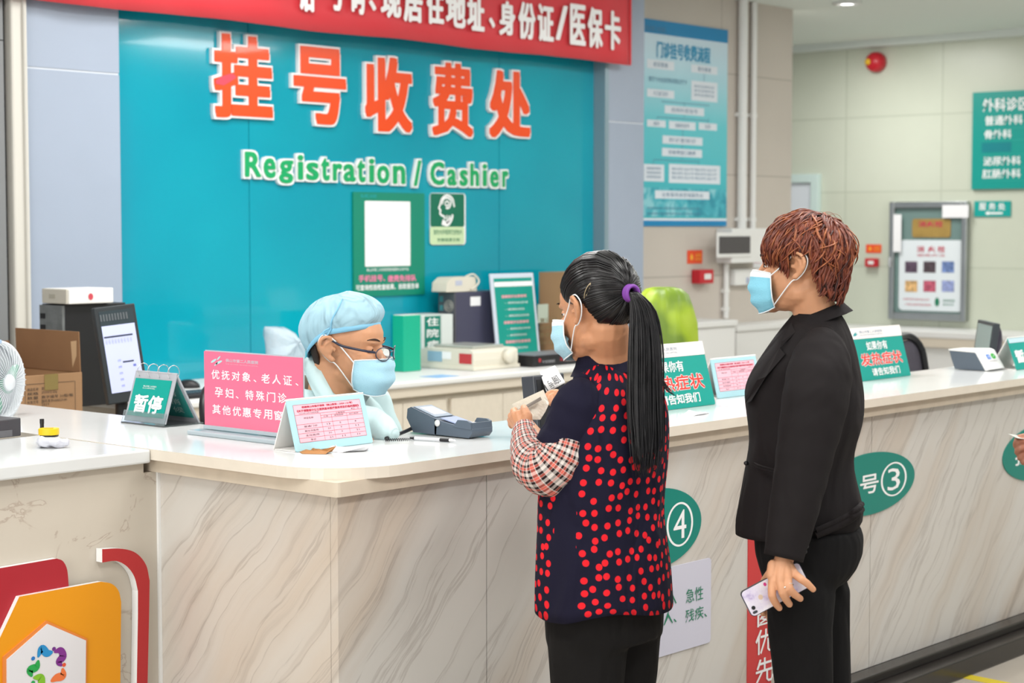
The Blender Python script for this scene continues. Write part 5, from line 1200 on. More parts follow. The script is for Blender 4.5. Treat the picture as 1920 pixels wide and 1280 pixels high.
# grey tower on the right with a label printer on top
f_ = Fr((0, 6.46, ZW), (1, 0, 0), (0, 0, 1)); am = f_.uv(852, 600)[0]; a1 = f_.uv(945, 600)[0]; hb = f_.uv(900, 546)[1]; tw = .115
t = thing('computer_tower', 'dark grey computer tower under a small white label printer', 'computer', f_.p((am+a1)/2, 0, -.06))
g_t = mat('tower_grey', '#45455a', .5)
mb = MB(); mb.fbox(f_, am+.012, a1, .002, hb, -tw, 0); build('side_case', mb, g_t, t, bevel=.004)
fs_ = Fr((am, 6.46+tw, ZW), (0, -1, 0), (0, 0, 1))
mb = MB(); mb.fbox(fs_, .001, tw-.001, .003, hb-.003, -.012, 0); build('rear_panel', mb, mat('rear_metal', '#5c5c62', .4, metal=.3), t)
mb = MB(); c = fs_.p(tw*.66, hb*.80, .001)
for r_ in (.01, .02, .03): mb.tube([c+fs_.u*(math.cos(th)*r_)+V((0, 0, math.sin(th)*r_)) for th in [2*PI*i/24 for i in range(24)]], .003, 5, closed=True)
build('fan_grille', mb, mat('grille_pale', '#9a9a94', .4), t)
mb = MB()
for k in range(4): mb.fbox(fs_, .012, .035, hb*(.86-.13*k), hb*(.86-.13*k)+.03, 0, .004)
build('port', mb, mat('port_teal', '#3f7f86', .4), t)
mb = MB(); q = f_.off(.001).rect(882, 556, 901, 573); mb.quad(f_.off(.001), *q); build('asset_label', mb, M['paper'], t)
b0_ = f_.uv(842, 530)[0]; b1_ = f_.uv(897, 530)[0]; z1_ = f_.uv(870, 519)[1]
t = thing('label_printer', 'small off-white label printer on top of the dark grey tower', 'printer', f_.p((b0_+b1_)/2, hb, -.05))
mb = MB(); mb.prism(f_, [(b0_-.02, hb+.002), (b0_-.015, hb+.05), (b0_+.02, z1_-.004), (b0_+.04, z1_), (b1_-.02, z1_), (b1_-.01, hb+.002)], -.105, -.002); build('housing', mb, M['cream_plastic'], t, bevel=.006)
mb = MB(); mb.fbox(f_, b0_+.05, b0_+.10, hb+.035, z1_-.018, -.002, 0); build('front_label', mb, mat('lilac_label', '#b9bed0', .5), t)
mb = MB(); mb.tube(spline([f_.p(b1_-.08, z1_, -.02), f_.p(b1_-.04, z1_+.012, .0), f_.p(b1_-.01, z1_-.02, .012), f_.p(b1_-.03, hb+.03, .012), f_.p(b1_-.07, hb+.012, .01)], 6), .005, 8); build('cable', mb, M['cream_plastic'], t)
# dot matrix printer: long side towards the left
yc = 5.99; fx = PZ(880, 695, ZW).x; yl = 6.38; wx = .33
f_ = Fr((fx, yl, ZW), (0, -1, 0), (0, 0, 1)); Lq = yl-yc; hb = Fr((0, yc, ZW), (1, 0, 0), (0, 0, 1)).uv(880, 657)[1]
t = thing('dot_matrix_printer', 'beige dot matrix printer with a red label on the back worktop', 'printer', (fx+wx/2, (yc+yl)/2, ZW))
mb = MB(); mb.prism(f_, [(0, .014), (0, hb*.62), (.02, hb*.85), (.06, hb), (Lq-.03, hb), (Lq-.004, hb*.9), (Lq, hb*.5), (Lq-.004, .014)], -wx, 0); build('housing', mb, M['cream_plastic'], t, bevel=.008, bseg=3)
mb = MB(); mb.fbox(f_, -.008, Lq+.008, .001, .02, -wx-.008, .008); build('base', mb, M['cream_plastic'], t, bevel=.003)
mb = MB(); mb.fbox(f_, .06, Lq-.06, hb, hb+.014, -wx+.04, -.06); build('paper_cover', mb, mat('smoke_cover', '#a9aca4', .2), t, bevel=.004)
f2 = f_.off(.001); mb = MB(); q = f2.rect(802, 658, 829, 677); mb.fbox(f2, *q, 0, .001); build('blue_label', mb, mat('label_blue', '#8fb0c4', .4), t)
mb = MB(); q = f2.rect(861, 663, 885, 682); q = (q[0], min(q[1], Lq-.012), q[2], q[3]); mb.fbox(f2, *q, 0, .001); build('red_label', mb, mat('label_red', '#bd3b40', .4), t)
mb = MB(); q = f2.rect(829, 659, 846, 673); mb.fbox(f2, *q, 0, .001); build('white_label', mb, M['paper'], t)
mb = MB(); fk_ = Fr((0, 0, 0), (1, 0, 0), (0, 0, 1)); mb.lathe((fx+wx-.09, yc+.002, ZW+hb*.62), [(.001, 0), (.032, 0), (.034, .035), (.026, .042), (.001, .042)], 22, fk_); build('platen_knob', mb, M['cream_plastic'], t)
# framed teal notice
f_ = Fr((0, 6.36, ZW), (1, 0, 0), (0, .12, 1)); a0 = f_.uv(926, 590)[0]; a1 = f_.uv(1007, 590)[0]; hb = f_.uv(965, 512)[1]
t = thing('framed_notice', 'white framed teal notice standing on the back worktop beside the grey tower', 'notice', f_.p((a0+a1)/2, 0))
mb = MB(); mb.fbox(f_, a0, a1, .002, hb, -.012, 0); build('frame', mb, mat('frame_lilac', '#cdd5e2', .35), t, bevel=.004)
mb = MB(); mb.fbox(f_, a0+.022, a1-.02, .02, hb-.025, 0, .0015); build('teal_sheet', mb, M['teal_board'], t)
f2 = f_.off(.0018); mb = MB(); mb.quad(f2, a0+.022, a1-.02, hb-.07, hb-.045, .0003); wW = a1-a0
for k in range(9):
    if k in (0, 4, 7): continue
    mb.text(f2, '一、请携带有效身份证件办理', a0+wW*.25, a0+wW*(.7+.1*(k % 2)), hb*(.72-.075*k), hb*(.745-.075*k), .0005, res=1)
build('lettering', mb, M['white_ink'], t)
mb = MB()
for k in (0, 4, 7): mb.text(f2, '温馨提示注意事项', a0+wW*.2, a0+wW*.78, hb*(.715-.075*k), hb*(.75-.075*k), .0005, rad=.001, res=1)
build('pink_lettering', mb, mat('pale_pink_ink', '#e0a0a8', .5), t)
mb = MB(); mb.fbox(Fr((0, 6.36, ZW), (1, 0, 0), (0, 1, 0), (0, 0, 1)), a0+.02, a1-.02, .012, .12, .001, .006); build('foot', mb, M['white_plastic'], t)
# black flat box
f_ = Fr((0, YW+.12, ZW), (1, 0, 0), (0, 0, 1)); a0 = max(f_.uv(975, 675)[0], 6.9); a1 = f_.uv(1110, 670)[0]; hb = f_.uv(1030, 664)[1]-.002; hb = max(.035, min(hb, .06))
t = thing('network_switch', 'flat black device with red and white lettering right of the beige printer', 'device', f_.p((a0+a1)/2, 0, -.1))
mb = MB(); mb.fbox(f_, a0, a1, .003, hb, -.2, 0); build('housing', mb, M['black_plastic'], t, bevel=.003)
mb = MB(); mb.fbox(f_, a0, a1, hb, hb+.002, -.2, -.002); build('pale_top', mb, mat('switch_top', '#7b7f86', .4), t)
mb = MB(); mb.text(f_, '千兆交换机', a0+.07, a0+.17, hb*.3, hb*.55, .001, res=1); mb.text(f_, 'NETWORK', a0+.3, a0+.38, hb*.4, hb*.75, .001, res=1); build('lettering', mb, mat('grey_white', '#b0b0b4', .5), t)
mb = MB(); mb.text(f_, '●', a0+.04, a0+.06, hb*.4, hb*.75, .001, res=1); mb.text(f_, '以太网', a0+.21, a0+.29, hb*.35, hb*.8, .001, res=1); build('red_lettering', mb, mat('device_red', '#b02a34', .5), t)
# blue sticker flat on the worktop
A = PZ(738, 700, ZW); mb = MB(); mb.box(A.x-.05, A.x+.1, YW+.04, YW+.16, ZW+.0003, ZW+.0012)
tag(build('worktop_sticker', mb, mat('sticker_blue', '#86b4e0', .4)), 'pale blue sticker lying flat on the back worktop in front of the teal file box', 'sticker')

# ---------------------------------------------------------------- office chairs, far monitor, covered machine
def office_chair(label, seat, yaw, hback, scale=1.0):
    t = thing('office_chair', label, 'chair', (seat.x, seat.y, 0), 'black office chairs')
    f = V((math.cos(yaw), math.sin(yaw), 0)); s_ = V((-f.y, f.x, 0)); bk = M['black_plastic']
    fab = mat('mesh_fabric', '#4a4650', .8, bump=.3, bump_scale=300)
    mb = MB(); fr = Fr((seat.x, seat.y, 0), f, s_, (0, 0, 1)); mb.rbox(fr, -.23, .23, -.24, .24, .44, .5, .08); build('seat', mb, fab, t, bevel=.02, bseg=3)
    o = fr.p(-.25, 0, .58); fb = Fr(o, s_, (TH-f*.18).normalized())
    h = hback-.58
    ring = rrect(-.23, .23, 0, h, .1, 6)
    mb = MB(); mb.tube([fb.p(a, b_, -.06*(abs(a)/.23)**2*-1) for a, b_ in ring], .018, 10, closed=True); build('back_frame', mb, bk, t)
    mb = MB(); pts = []; 
    for i in range(9):
        for j in range(9):
            a = -.215+.43*i/8; b_ = .02+(h-.04)*j/8; pts.append(fb.p(a, b_, .06*(abs(a)/.23)**2))
    mb.add(pts, [(i*9+j, (i+1)*9+j, (i+1)*9+j+1, i*9+j+1) for i in range(8) for j in range(8)], smooth=True); o = build('mesh_back', mb, fab, t); m_ = o.modifiers.new('s', 'SOLIDIFY'); m_.thickness = .006
    mb = MB(); mb.tube([fr.p(-.1, 0, .44), fr.p(-.24, 0, .5), fb.p(0, .1, -.03)], .02, 8); build('back_bracket', mb, bk, t)
    mb = MB(); mb.tube([fr.p(0, 0, .44), fr.p(0, 0, .12)], [.03, .025], 12); build('gas_column', mb, M['dark_grey_plastic'], t)
    for k in range(5):
        a = 2*PI*k/5; e = fr.p(.28*math.cos(a), .28*math.sin(a), .08); mb = MB(); mb.tube([fr.p(0, 0, .12), e], [.022, .015], 8); g_ = build('base_arm', mb, bk, t)
        mb = MB(); mb.ball(e-V((0, 0, .048)), (.025, .025, .03), n=10); build('caster', mb, bk, g_)
    for sg in (-1, 1):
        mb = MB(); mb.tube([fr.p(-.05, sg*.24, .47), fr.p(-.05, sg*.29, .5), fr.p(-.05, sg*.29, .66)], .014, 8); mb.rbox(Fr(fr.p(0, sg*.29, .66), f, s_, (0, 0, 1)), -.14, .12, -.03, .03, 0, .03, .02); build('armrest', mb, bk, t)
p = PD(1782, 634, 8.0)
office_chair('black mesh office chair behind the counter beside the far monitor', V((p.x-.02, p.y+.0, 0))+rt*.1, math.atan2(rt.y*.9-fh.y*.45, rt.x*.9-fh.x*.45), p.z)
office_chair('black office chair the masked clerk sits on', V((3.72, 4.02, 0)), math.radians(-80), 1.12)
mc = PD(1846, 652, 7.9); tdz = .78
desk = thing('clerk_desk', 'low cream desk behind the counter carrying the far black monitor', 'desk', (mc.x, mc.y, 0))
mb = MB(); mb.box(mc.x-.35, mc.x+1.2, 3.62, mc.y+.22, tdz-.03, tdz); build('desktop', mb, white_lam, desk, bevel=.004)
for (x_, y_) in ((mc.x-.33, 3.64), (mc.x+1.15, 3.64), (mc.x-.33, mc.y+.17), (mc.x+1.15, mc.y+.17)):
    mb = MB(); mb.box(x_, x_+.03, y_, y_+.03, 0, tdz-.03); build('leg', mb, cream_lam, desk)
t = thing('computer_monitor', 'black monitor seen edge-on behind the payment scanner', 'monitor', (mc.x, mc.y, tdz))
dm = 7.95
bl, br = PD(1822, 680, dm+.18), PD(1851, 684, dm-.13); tl = PD(1832, 600, dm+.18); tr = PD(1858, 608, dm-.13)
u = (br-bl); u.z = 0; fr = Fr(bl, u, (tl-bl)+V((0, 0, 0))); wv_ = u.length; hv_ = (tl-bl).length*1.02
if fr.n.dot(rt) > 0: fr = Fr(fr.o, fr.u, fr.v, -fr.n)
mb = MB(); mb.fbox(fr, 0, wv_, 0, hv_, -.03, 0); build('bezel', mb, mat('monitor_black2', '#33383c', .35), t, bevel=.004)
mb = MB(); mb.fbox(fr, .02, wv_-.012, .02, hv_-.015, 0, .001); build('screen', mb, mat('screen_grey', '#8fa6a4', .15), t)
mb = MB(); mb.loft([[fr.p(a, b_, -.03) for a, b_ in rrect(.005, wv_-.005, .005, hv_-.005, .02)], [fr.p(a, b_, -.048) for a, b_ in rrect(.02, wv_-.02, .02, hv_-.03, .03)], [fr.p(a, b_, -.062) for a, b_ in rrect(.05, wv_-.05, .05, hv_-.06, .03)]]); build('rear_shell', mb, mat('monitor_purple_black', '#2b2633', .4), t)
c0_ = fr.p(wv_/2, 0, -.06); mb = MB(); mb.tube([V((c0_.x, c0_.y, tdz+.01)), V((c0_.x, c0_.y, c0_.z+.1))], .02, 10); build('neck', mb, M['black_plastic'], t)
mb = MB(); mb.lathe((c0_.x, c0_.y, tdz+.0005), [(.001, 0), (.1, 0), (.095, .012), (.001, .015)], 28); build('foot', mb, M['black_plastic'], t)
# machine under a lime green dust cover
c = PD(1255, 660, 7.2); g1 = mat('lime_cover', '#a9c21c', .42, bump=.5, bump_scale=7)
nt, b = nodes(g1); tcn = N(nt, 'NewGeometry'); no = N(nt, 'TexNoise'); no.inputs['Scale'].default_value = 5; nt.links.new(tcn.outputs['Position'], no.inputs['Vector']); r = ramp(nt, ((.38, '#647f1e'), (.5, '#94ad1c'), (.66, '#a3b83a'))); nt.links.new(no.outputs['Fac'], r.inputs[0]); nt.links.new(r.outputs[0], b.inputs['Base Color'])
prof = [(538, 1225, 1262), (541, 1212, 1275), (552, 1200, 1288), (575, 1192, 1297), (605, 1186, 1305), (650, 1180, 1308), (710, 1174, 1312), (780, 1170, 1316)]
rings = []
for (y, x0, x1) in prof:
    cc_ = PD((x0+x1)/2, y, 7.2); hw = (x1-x0)/2/F*7.2
    ring = []
    for k in range(48):
        th = 2*PI*k/48; w_ = 1+.05*math.sin(th*7+cc_.z*9)+.035*math.sin(th*13-cc_.z*17)+.12*noise.noise(V((math.cos(th)*1.6, math.sin(th)*1.6, cc_.z*3))); ring.append(cc_+rt*(hw*w_*math.cos(th))+fh*(hw*.8*w_*math.sin(th)))
    rings.append(ring)
zb = rings[-1][0].z; cb2 = sum(rings[-1], V((0, 0, 0)))/48; rings.append([V((p.x, p.y, max(.002, .002))) for p in rings[-1]])
mb = MB(); mb.loft(rings[::-1]); tag(build('dust_cover', mb, g1, smooth=True), 'lime green plastic dust cover draped over a tall machine behind the ponytail', 'cover')
# ================================================================ people
def basis(f, upd=None, roll=0.0, pitch=0.0):
    """head frame: u forward, v to the person's left, n up; pitch > 0 looks down"""
    f = V((f.x, f.y, 0)).normalized(); l = V((-f.y, f.x, 0)); up_ = V((0, 0, 1))
    f2 = f*math.cos(pitch)-up_*math.sin(pitch); u2 = up_*math.cos(pitch)+f*math.sin(pitch)
    l2 = l*math.cos(roll)+u2*math.sin(roll); u3 = u2*math.cos(roll)-l*math.sin(roll)
    return f2, l2, u3
def hair_mat(name, base, rough=.32, tip=None, spec=.5):
    m = mat(name, base, rough, spec=spec); nt, b = nodes(m)
    b.inputs['Anisotropic'].default_value = .6
    g = N(nt, 'NewGeometry'); oi = N(nt, 'TexNoise'); oi.inputs['Scale'].default_value = 55; oi.inputs['Detail'].default_value = 2
    nt.links.new(g.outputs['Position'], oi.inputs['Vector'])
    c = hexc(base); c2 = hexc(tip) if tip else tuple(min(1, x*1.9+.004) for x in c[:3])+(1,)
    r = ramp(nt, ((.35, c), (.72, c2))); nt.links.new(oi.outputs['Fac'], r.inputs[0]); nt.links.new(r.outputs[0], b.inputs['Base Color']); return m
def cloth_mat(name, col, rough=.85, scale=900, amt=.25, fold=.25, fscale=9):
    m = mat(name, col, rough, spec=.25); nt, b = nodes(m); tc_ = N(nt, 'TexCoord')
    n1 = N(nt, 'TexNoise'); n1.inputs['Scale'].default_value = scale; nt.links.new(tc_.outputs['Object'], n1.inputs['Vector'])
    mp = N(nt, 'Mapping'); mp.inputs['Scale'].default_value = (1, 1, .45); nt.links.new(tc_.outputs['Object'], mp.inputs[0])
    n2 = N(nt, 'TexNoise'); n2.inputs['Scale'].default_value = fscale; n2.inputs['Detail'].default_value = 2; n2.inputs['Distortion'].default_value = .8; nt.links.new(mp.outputs[0], n2.inputs['Vector'])
    b1 = N(nt, 'Bump'); b1.inputs['Strength'].default_value = fold; b1.inputs['Distance'].default_value = .05; nt.links.new(n2.outputs['Fac'], b1.inputs['Height'])
    b2 = N(nt, 'Bump'); b2.inputs['Strength'].default_value = amt; b2.inputs['Distance'].default_value = .001; nt.links.new(n1.outputs['Fac'], b2.inputs['Height']); nt.links.new(b1.outputs[0], b2.inputs['Normal'])
    nt.links.new(b2.outputs[0], b.inputs['Normal']); return m

def head_parts(mb, o, fr, s=1.0, male=False):
    """cranium, face, jaw, nose, lips, ears and neck stub about o (eye level, between the ears)"""
    f, l, u = fr.u, fr.v, fr.n
    P3 = lambda x, y, z: o+(f*x+l*y+u*z)*s
    B = lambda x, y, z, r, n=16: mb.ball(P3(x, y, z), tuple(q*s for q in r), fr, n)
    B(-.015, 0, .032, (.098, .076, .088), 24); B(.022, 0, -.03, (.066, .063, .088), 20); B(.03, 0, .03, (.064, .065, .06), 18)
    B(.04, 0, -.085, (.046, .045, .032)); B(.072, 0, -.104, (.02, .024, .016)); B(.0, 0, -.07, (.05, .058, .04))
    B(.078, 0, .018, (.017, .048, .012)); B(.062, .034, -.032, (.03, .026, .026)); B(.062, -.034, -.032, (.03, .026, .026))
    mb.capsule([P3(.084, 0, .006), P3(.1, 0, -.022), P3(.108, 0, -.038)], [.009*s, .011*s, .013*s], 12)
    for sg in (-1, 1): B(.095, .013*sg, -.043, (.012, .01, .009))
    B(.088, 0, -.066, (.011, .024, .006)); B(.086, 0, -.076, (.011, .02, .007)); B(.07, 0, -.07, (.022, .034, .022))
    for sg in (-1, 1):
        ear = [(-.004, .078, .016), (-.012, .088, .026), (-.026, .095, .024), (-.036, .096, .010), (-.034, .092, -.006), (-.026, .086, -.018), (-.016, .080, -.028), (-.007, .076, -.034), (-.002, .074, -.028)]
        q = spline([P3(x, y*sg, z) for x, y, z in ear], 4); mb.tube(q, [.0052*s]*len(q), 10)
        mb.ball(P3(-.020, .080*sg, -.002), (.015*s, .0055*s, .025*s), Fr((0, 0, 0), f-l*(.35*sg), l+f*(.35*sg), u), 16); mb.ball(P3(-.009, .0785*sg, -.030), (.008*s, .0065*s, .009*s), fr, 10)
        mb.tube(spline([P3(x, y*sg, z) for x, y, z in ((-.012, .083, .016), (-.023, .090, .008), (-.024, .088, -.006), (-.014, .082, -.016))], 3), .0036*s, 8)
        mb.ball(P3(-.001, .0785*sg, -.005), (.005*s, .0045*s, .007*s), fr, 8)
    return P3
def eyes(P3, fr, s, par, shut=.3, look=0, skin=None):
    """eyeballs, irises, lids, lashes and brows as parts"""
    wh = M['eye_white']; 
    for sg in (-1, 1):
        mb = MB(); c = P3(.0715, .030*sg, .0); mb.ball(c, .0115*s, fr, 14); e = build('eyeball', mb, M['eye_white'], par)
        mb = MB(); mb.ball(c+fr.u*(.0082*s)-fr.n*(.0025*s), (.0052*s, .0058*s, .0058*s), fr, 12); build('iris', mb, M['iris'], e)
        lid = MB(); lid.ball(c, .0124*s, fr, 24); keep = []
        for fi_, f_ in enumerate(lid.f):
            cc_ = sum((lid.v[i] for i in f_), V((0, 0, 0)))/len(f_)-c; zz_ = cc_.dot(fr.n)/(.0124*s)
            if zz_ > .22-shut*1.0 or zz_ < -.42: keep.append(f_)
        l2 = MB(); l2.add(lid.v, keep, smooth=True); build('eyelid', l2, skin or M['skin'], par)
        mb = MB(); q = []
        for i in range(9):
            t_ = i/8; q.append(P3(.0838-.006*(2*t_-1)**2*1.4, (.0185+.023*t_)*sg, -.0005+.0035*math.sin(PI*t_)-shut*.008))
        mb.tube(q, .0016*s, 6); build('eyelashes', mb, M['lash'], par)
        mb = MB(); q = []
        for i in range(9):
            t_ = i/8; q.append(P3(.0945-.018*t_*t_, (.012+.042*t_)*sg, .0195+.006*math.sin(PI*t_*.8)))
        mb.tube(q, [(.0028-.0016*abs(2*i/8-1))*s for i in range(9)], 6, flat=.6, ref=tuple(fr.u)); build('eyebrow', mb, M['brow'], par)
M['eye_white'] = mat('eye_white', '#e6e0da', .15); M['iris'] = mat('iris_brown', '#2c1a12', .1); M['lash'] = mat('lash_black', '#1a1311', .6); M['brow'] = mat('brow_dark', '#33241e', .8)
mask_out = mat('mask_blue', '#86cbe2', .7, bump=.25, bump_scale=400); mask_pale = mat('mask_pale_blue', '#a8d3e4', .7, bump=.25, bump_scale=400); mask_edge = mat('mask_white', '#e9ecee', .7)
def mask(P3, fr, s, par, m, pleat=3, sides=(-1, 1), drop=-.112, side_x=.028, top=-.012):
    """pleated surgical mask wrapped round nose and chin, with ear loops"""
    rows = 15; colsn = 17; pts = []
    for i in range(rows):
        t_ = i/(rows-1); z = top+(drop-top)*t_
        px_ = [(0, .114), (.22, .126), (.4, .127), (.6, .124), (.8, .117), (1, .102)]
        for (t0, f0), (t1, f1) in zip(px_, px_[1:]):
            if t_ <= t1+1e-6: fx = f0+(f1-f0)*(t_-t0)/(t1-t0); break
        fx += .0012*math.sin(t_*PI*2*pleat)
        hw = .070-.006*abs(t_-.45)/.5-(.012*max(0, t_-.75)/.25)
        row = []
        for j in range(colsn):
            a = 2*j/(colsn-1)-1; y = hw*math.sin(a*PI/2*.96)
            x = side_x-.004*t_+(fx-side_x+.004*t_)*(1-abs(a)**2.7)
            pinch = (1-abs(a)**6)
            zz = z+(-.05-z)*(abs(a)**5)*.22
            row.append(P3(x+.0022*math.sin(t_*PI*2*pleat+.6)*pinch, y*1.06, zz))
        pts.append(row)
    vs = [p for r_ in pts for p in r_]; fs = [(i*colsn+j, i*colsn+j+1, (i+1)*colsn+j+1, (i+1)*colsn+j) for i in range(rows-1) for j in range(colsn-1)]
    mb = MB(); mb.add(vs, fs, smooth=True); mb.m = [1 if k < 2*(colsn-1) and top > -.02 else 0 for k in range(len(fs))]; o = build('face_mask', mb, [m, mask_edge], par); sd = o.modifiers.new('s', 'SOLIDIFY'); sd.thickness = .0012; sd.offset = 1
    mb = MB(); edge = pts[0]+[r_[-1] for r_ in pts[1:]]+pts[-1][::-1][1:]+[r_[0] for r_ in pts[::-1]][1:-1]
    mb.tube(edge, .0016*s, 6, closed=True); build('mask_binding', mb, mask_edge, o)
    for sg, k in ((-1, 0), (1, colsn-1)):
        if sg not in sides: continue
        a, b_ = pts[1][k], pts[-2][k]
        q = spline([a, P3(.012, .078*sg, .006), P3(-.010, .088*sg, .026), P3(-.030, .0905*sg, .030), P3(-.043, .089*sg, .010), P3(-.034, .083*sg, -.016), P3(-.014, .077*sg, -.036), P3(.004, .0745*sg, -.044), b_], 6)
        mb = MB(); mb.tube(q, .0016*s, 6); build('ear_loop', mb, mask_edge, o)
    return o
def locks(guides, r, seg=5, rng=None, jit=.004, flat=.45):
    """tapered locks along guide paths; one mesh"""
    mb = MB()
    for g_ in guides:
        k = len(g_); rad = r*(.7+.6*rng.random()); off = V((rng.gauss(0, 1), rng.gauss(0, 1), rng.gauss(0, 1)))*jit
        pts = [p+off*(i/(k-1)) for i, p in enumerate(g_)]
        mb.tube(pts, [rad*(.35+.65*math.sin(PI*min(1, .12+.95*i/(k-1)))**.6)*(1 if i < k-1 else .15) for i in range(k)], seg, flat=flat)
    return mb
def arm(mb, pts, rr, n=14):
    q = spline(pts, 6); r_ = lerpl(rr, 6); mb.tube(q, r_, n); mb.ball(q[0], r_[0], n=12); mb.ball(q[-1], r_[-1], n=12); return mb
def fingers_mesh(palm, fingers, voxel=.0018):
    """palm: list of (points, radii); fingers: list of (points, radii)"""
    mb = MB()
    for pts, rr in palm: mb.capsule(pts, rr, 12)
    for pts, rr in fingers:
        q = spline(pts, 4); r_ = lerpl(rr, 4); mb.tube(q, r_, 12); mb.ball(q[0], r_[0], n=10); mb.ball(q[-1], r_[-1], n=12)
        for p_, i in ((pts[1], 1), (pts[2] if len(pts) > 3 else pts[1], 2)): mb.ball(p_, rr[min(i, len(rr)-1)]*1.07, n=10)
    return fuse(mb, voxel, 3)
def nail(p, d, nrm, w, l, par):
    d = d.normalized(); s_ = d.cross(nrm).normalized(); mb = MB(); fr_ = Fr(p, s_, d, nrm)
    mb.prism(fr_, ellipse(0, 0, w, l, 14), -.0006, .0006); build('fingernail', mb, M['nail'], par)
M['nail'] = mat('nail', '#e6b6a2', .25, coat=.4)
def default_hand(wr, dirv, nrm, side, curl=.5, s=1.0):
    """relaxed hand: wr wrist, dirv pointing direction, nrm back of hand, side +1 thumb on d x n side"""
    d = dirv.normalized(); n_ = (nrm-d*nrm.dot(d)).normalized(); w_ = d.cross(n_)*side
    pa = []; fg = []
    for k, (off, L_) in enumerate(((.028, .044), (.01, .047), (-.009, .044), (-.026, .037))):
        m_ = wr+d*(.088*s)+w_*(off*s); pa.append(([wr+w_*(off*.4*s), m_], [.015*s, .0115*s]))
        a = curl*.5; p = m_; pts = [p]; an = a*.5
        for sgm in (L_, L_*.62, L_*.5): an += curl*.75; p = p+(d*math.cos(an)-n_*math.sin(an))*sgm*s; pts.append(p)
        fg.append((pts, [.0098*s, .009*s, .0085*s, .0075*s]))
    b0 = wr+d*.025*s+w_*.028*s-n_*.006*s; b1 = b0+(d*.7+w_*.75-n_*.2).normalized()*.034*s; b2 = b1+(d*.9+w_*.35-n_*.2).normalized()*.03*s; b3 = b2+(d*.95+w_*.1-n_*.25).normalized()*.024*s
    fg.append(([b0, b1, b2, b3], [.0135*s, .0115*s, .0105*s, .0085*s]))
    return pa, fg
def ring(c, f, l, a, b, n=40, p=2.3, z=0, flat_back=0):
    """superellipse ring: half depth a along f, half width b along l"""
    out = []
    for k in range(n):
        th = 2*PI*k/n; ct, st = math.cos(th), math.sin(th)
        x = math.copysign(abs(ct)**(2/p), ct)*a; y = math.copysign(abs(st)**(2/p), st)*b
        out.append(c+f*x+l*y)
    return out

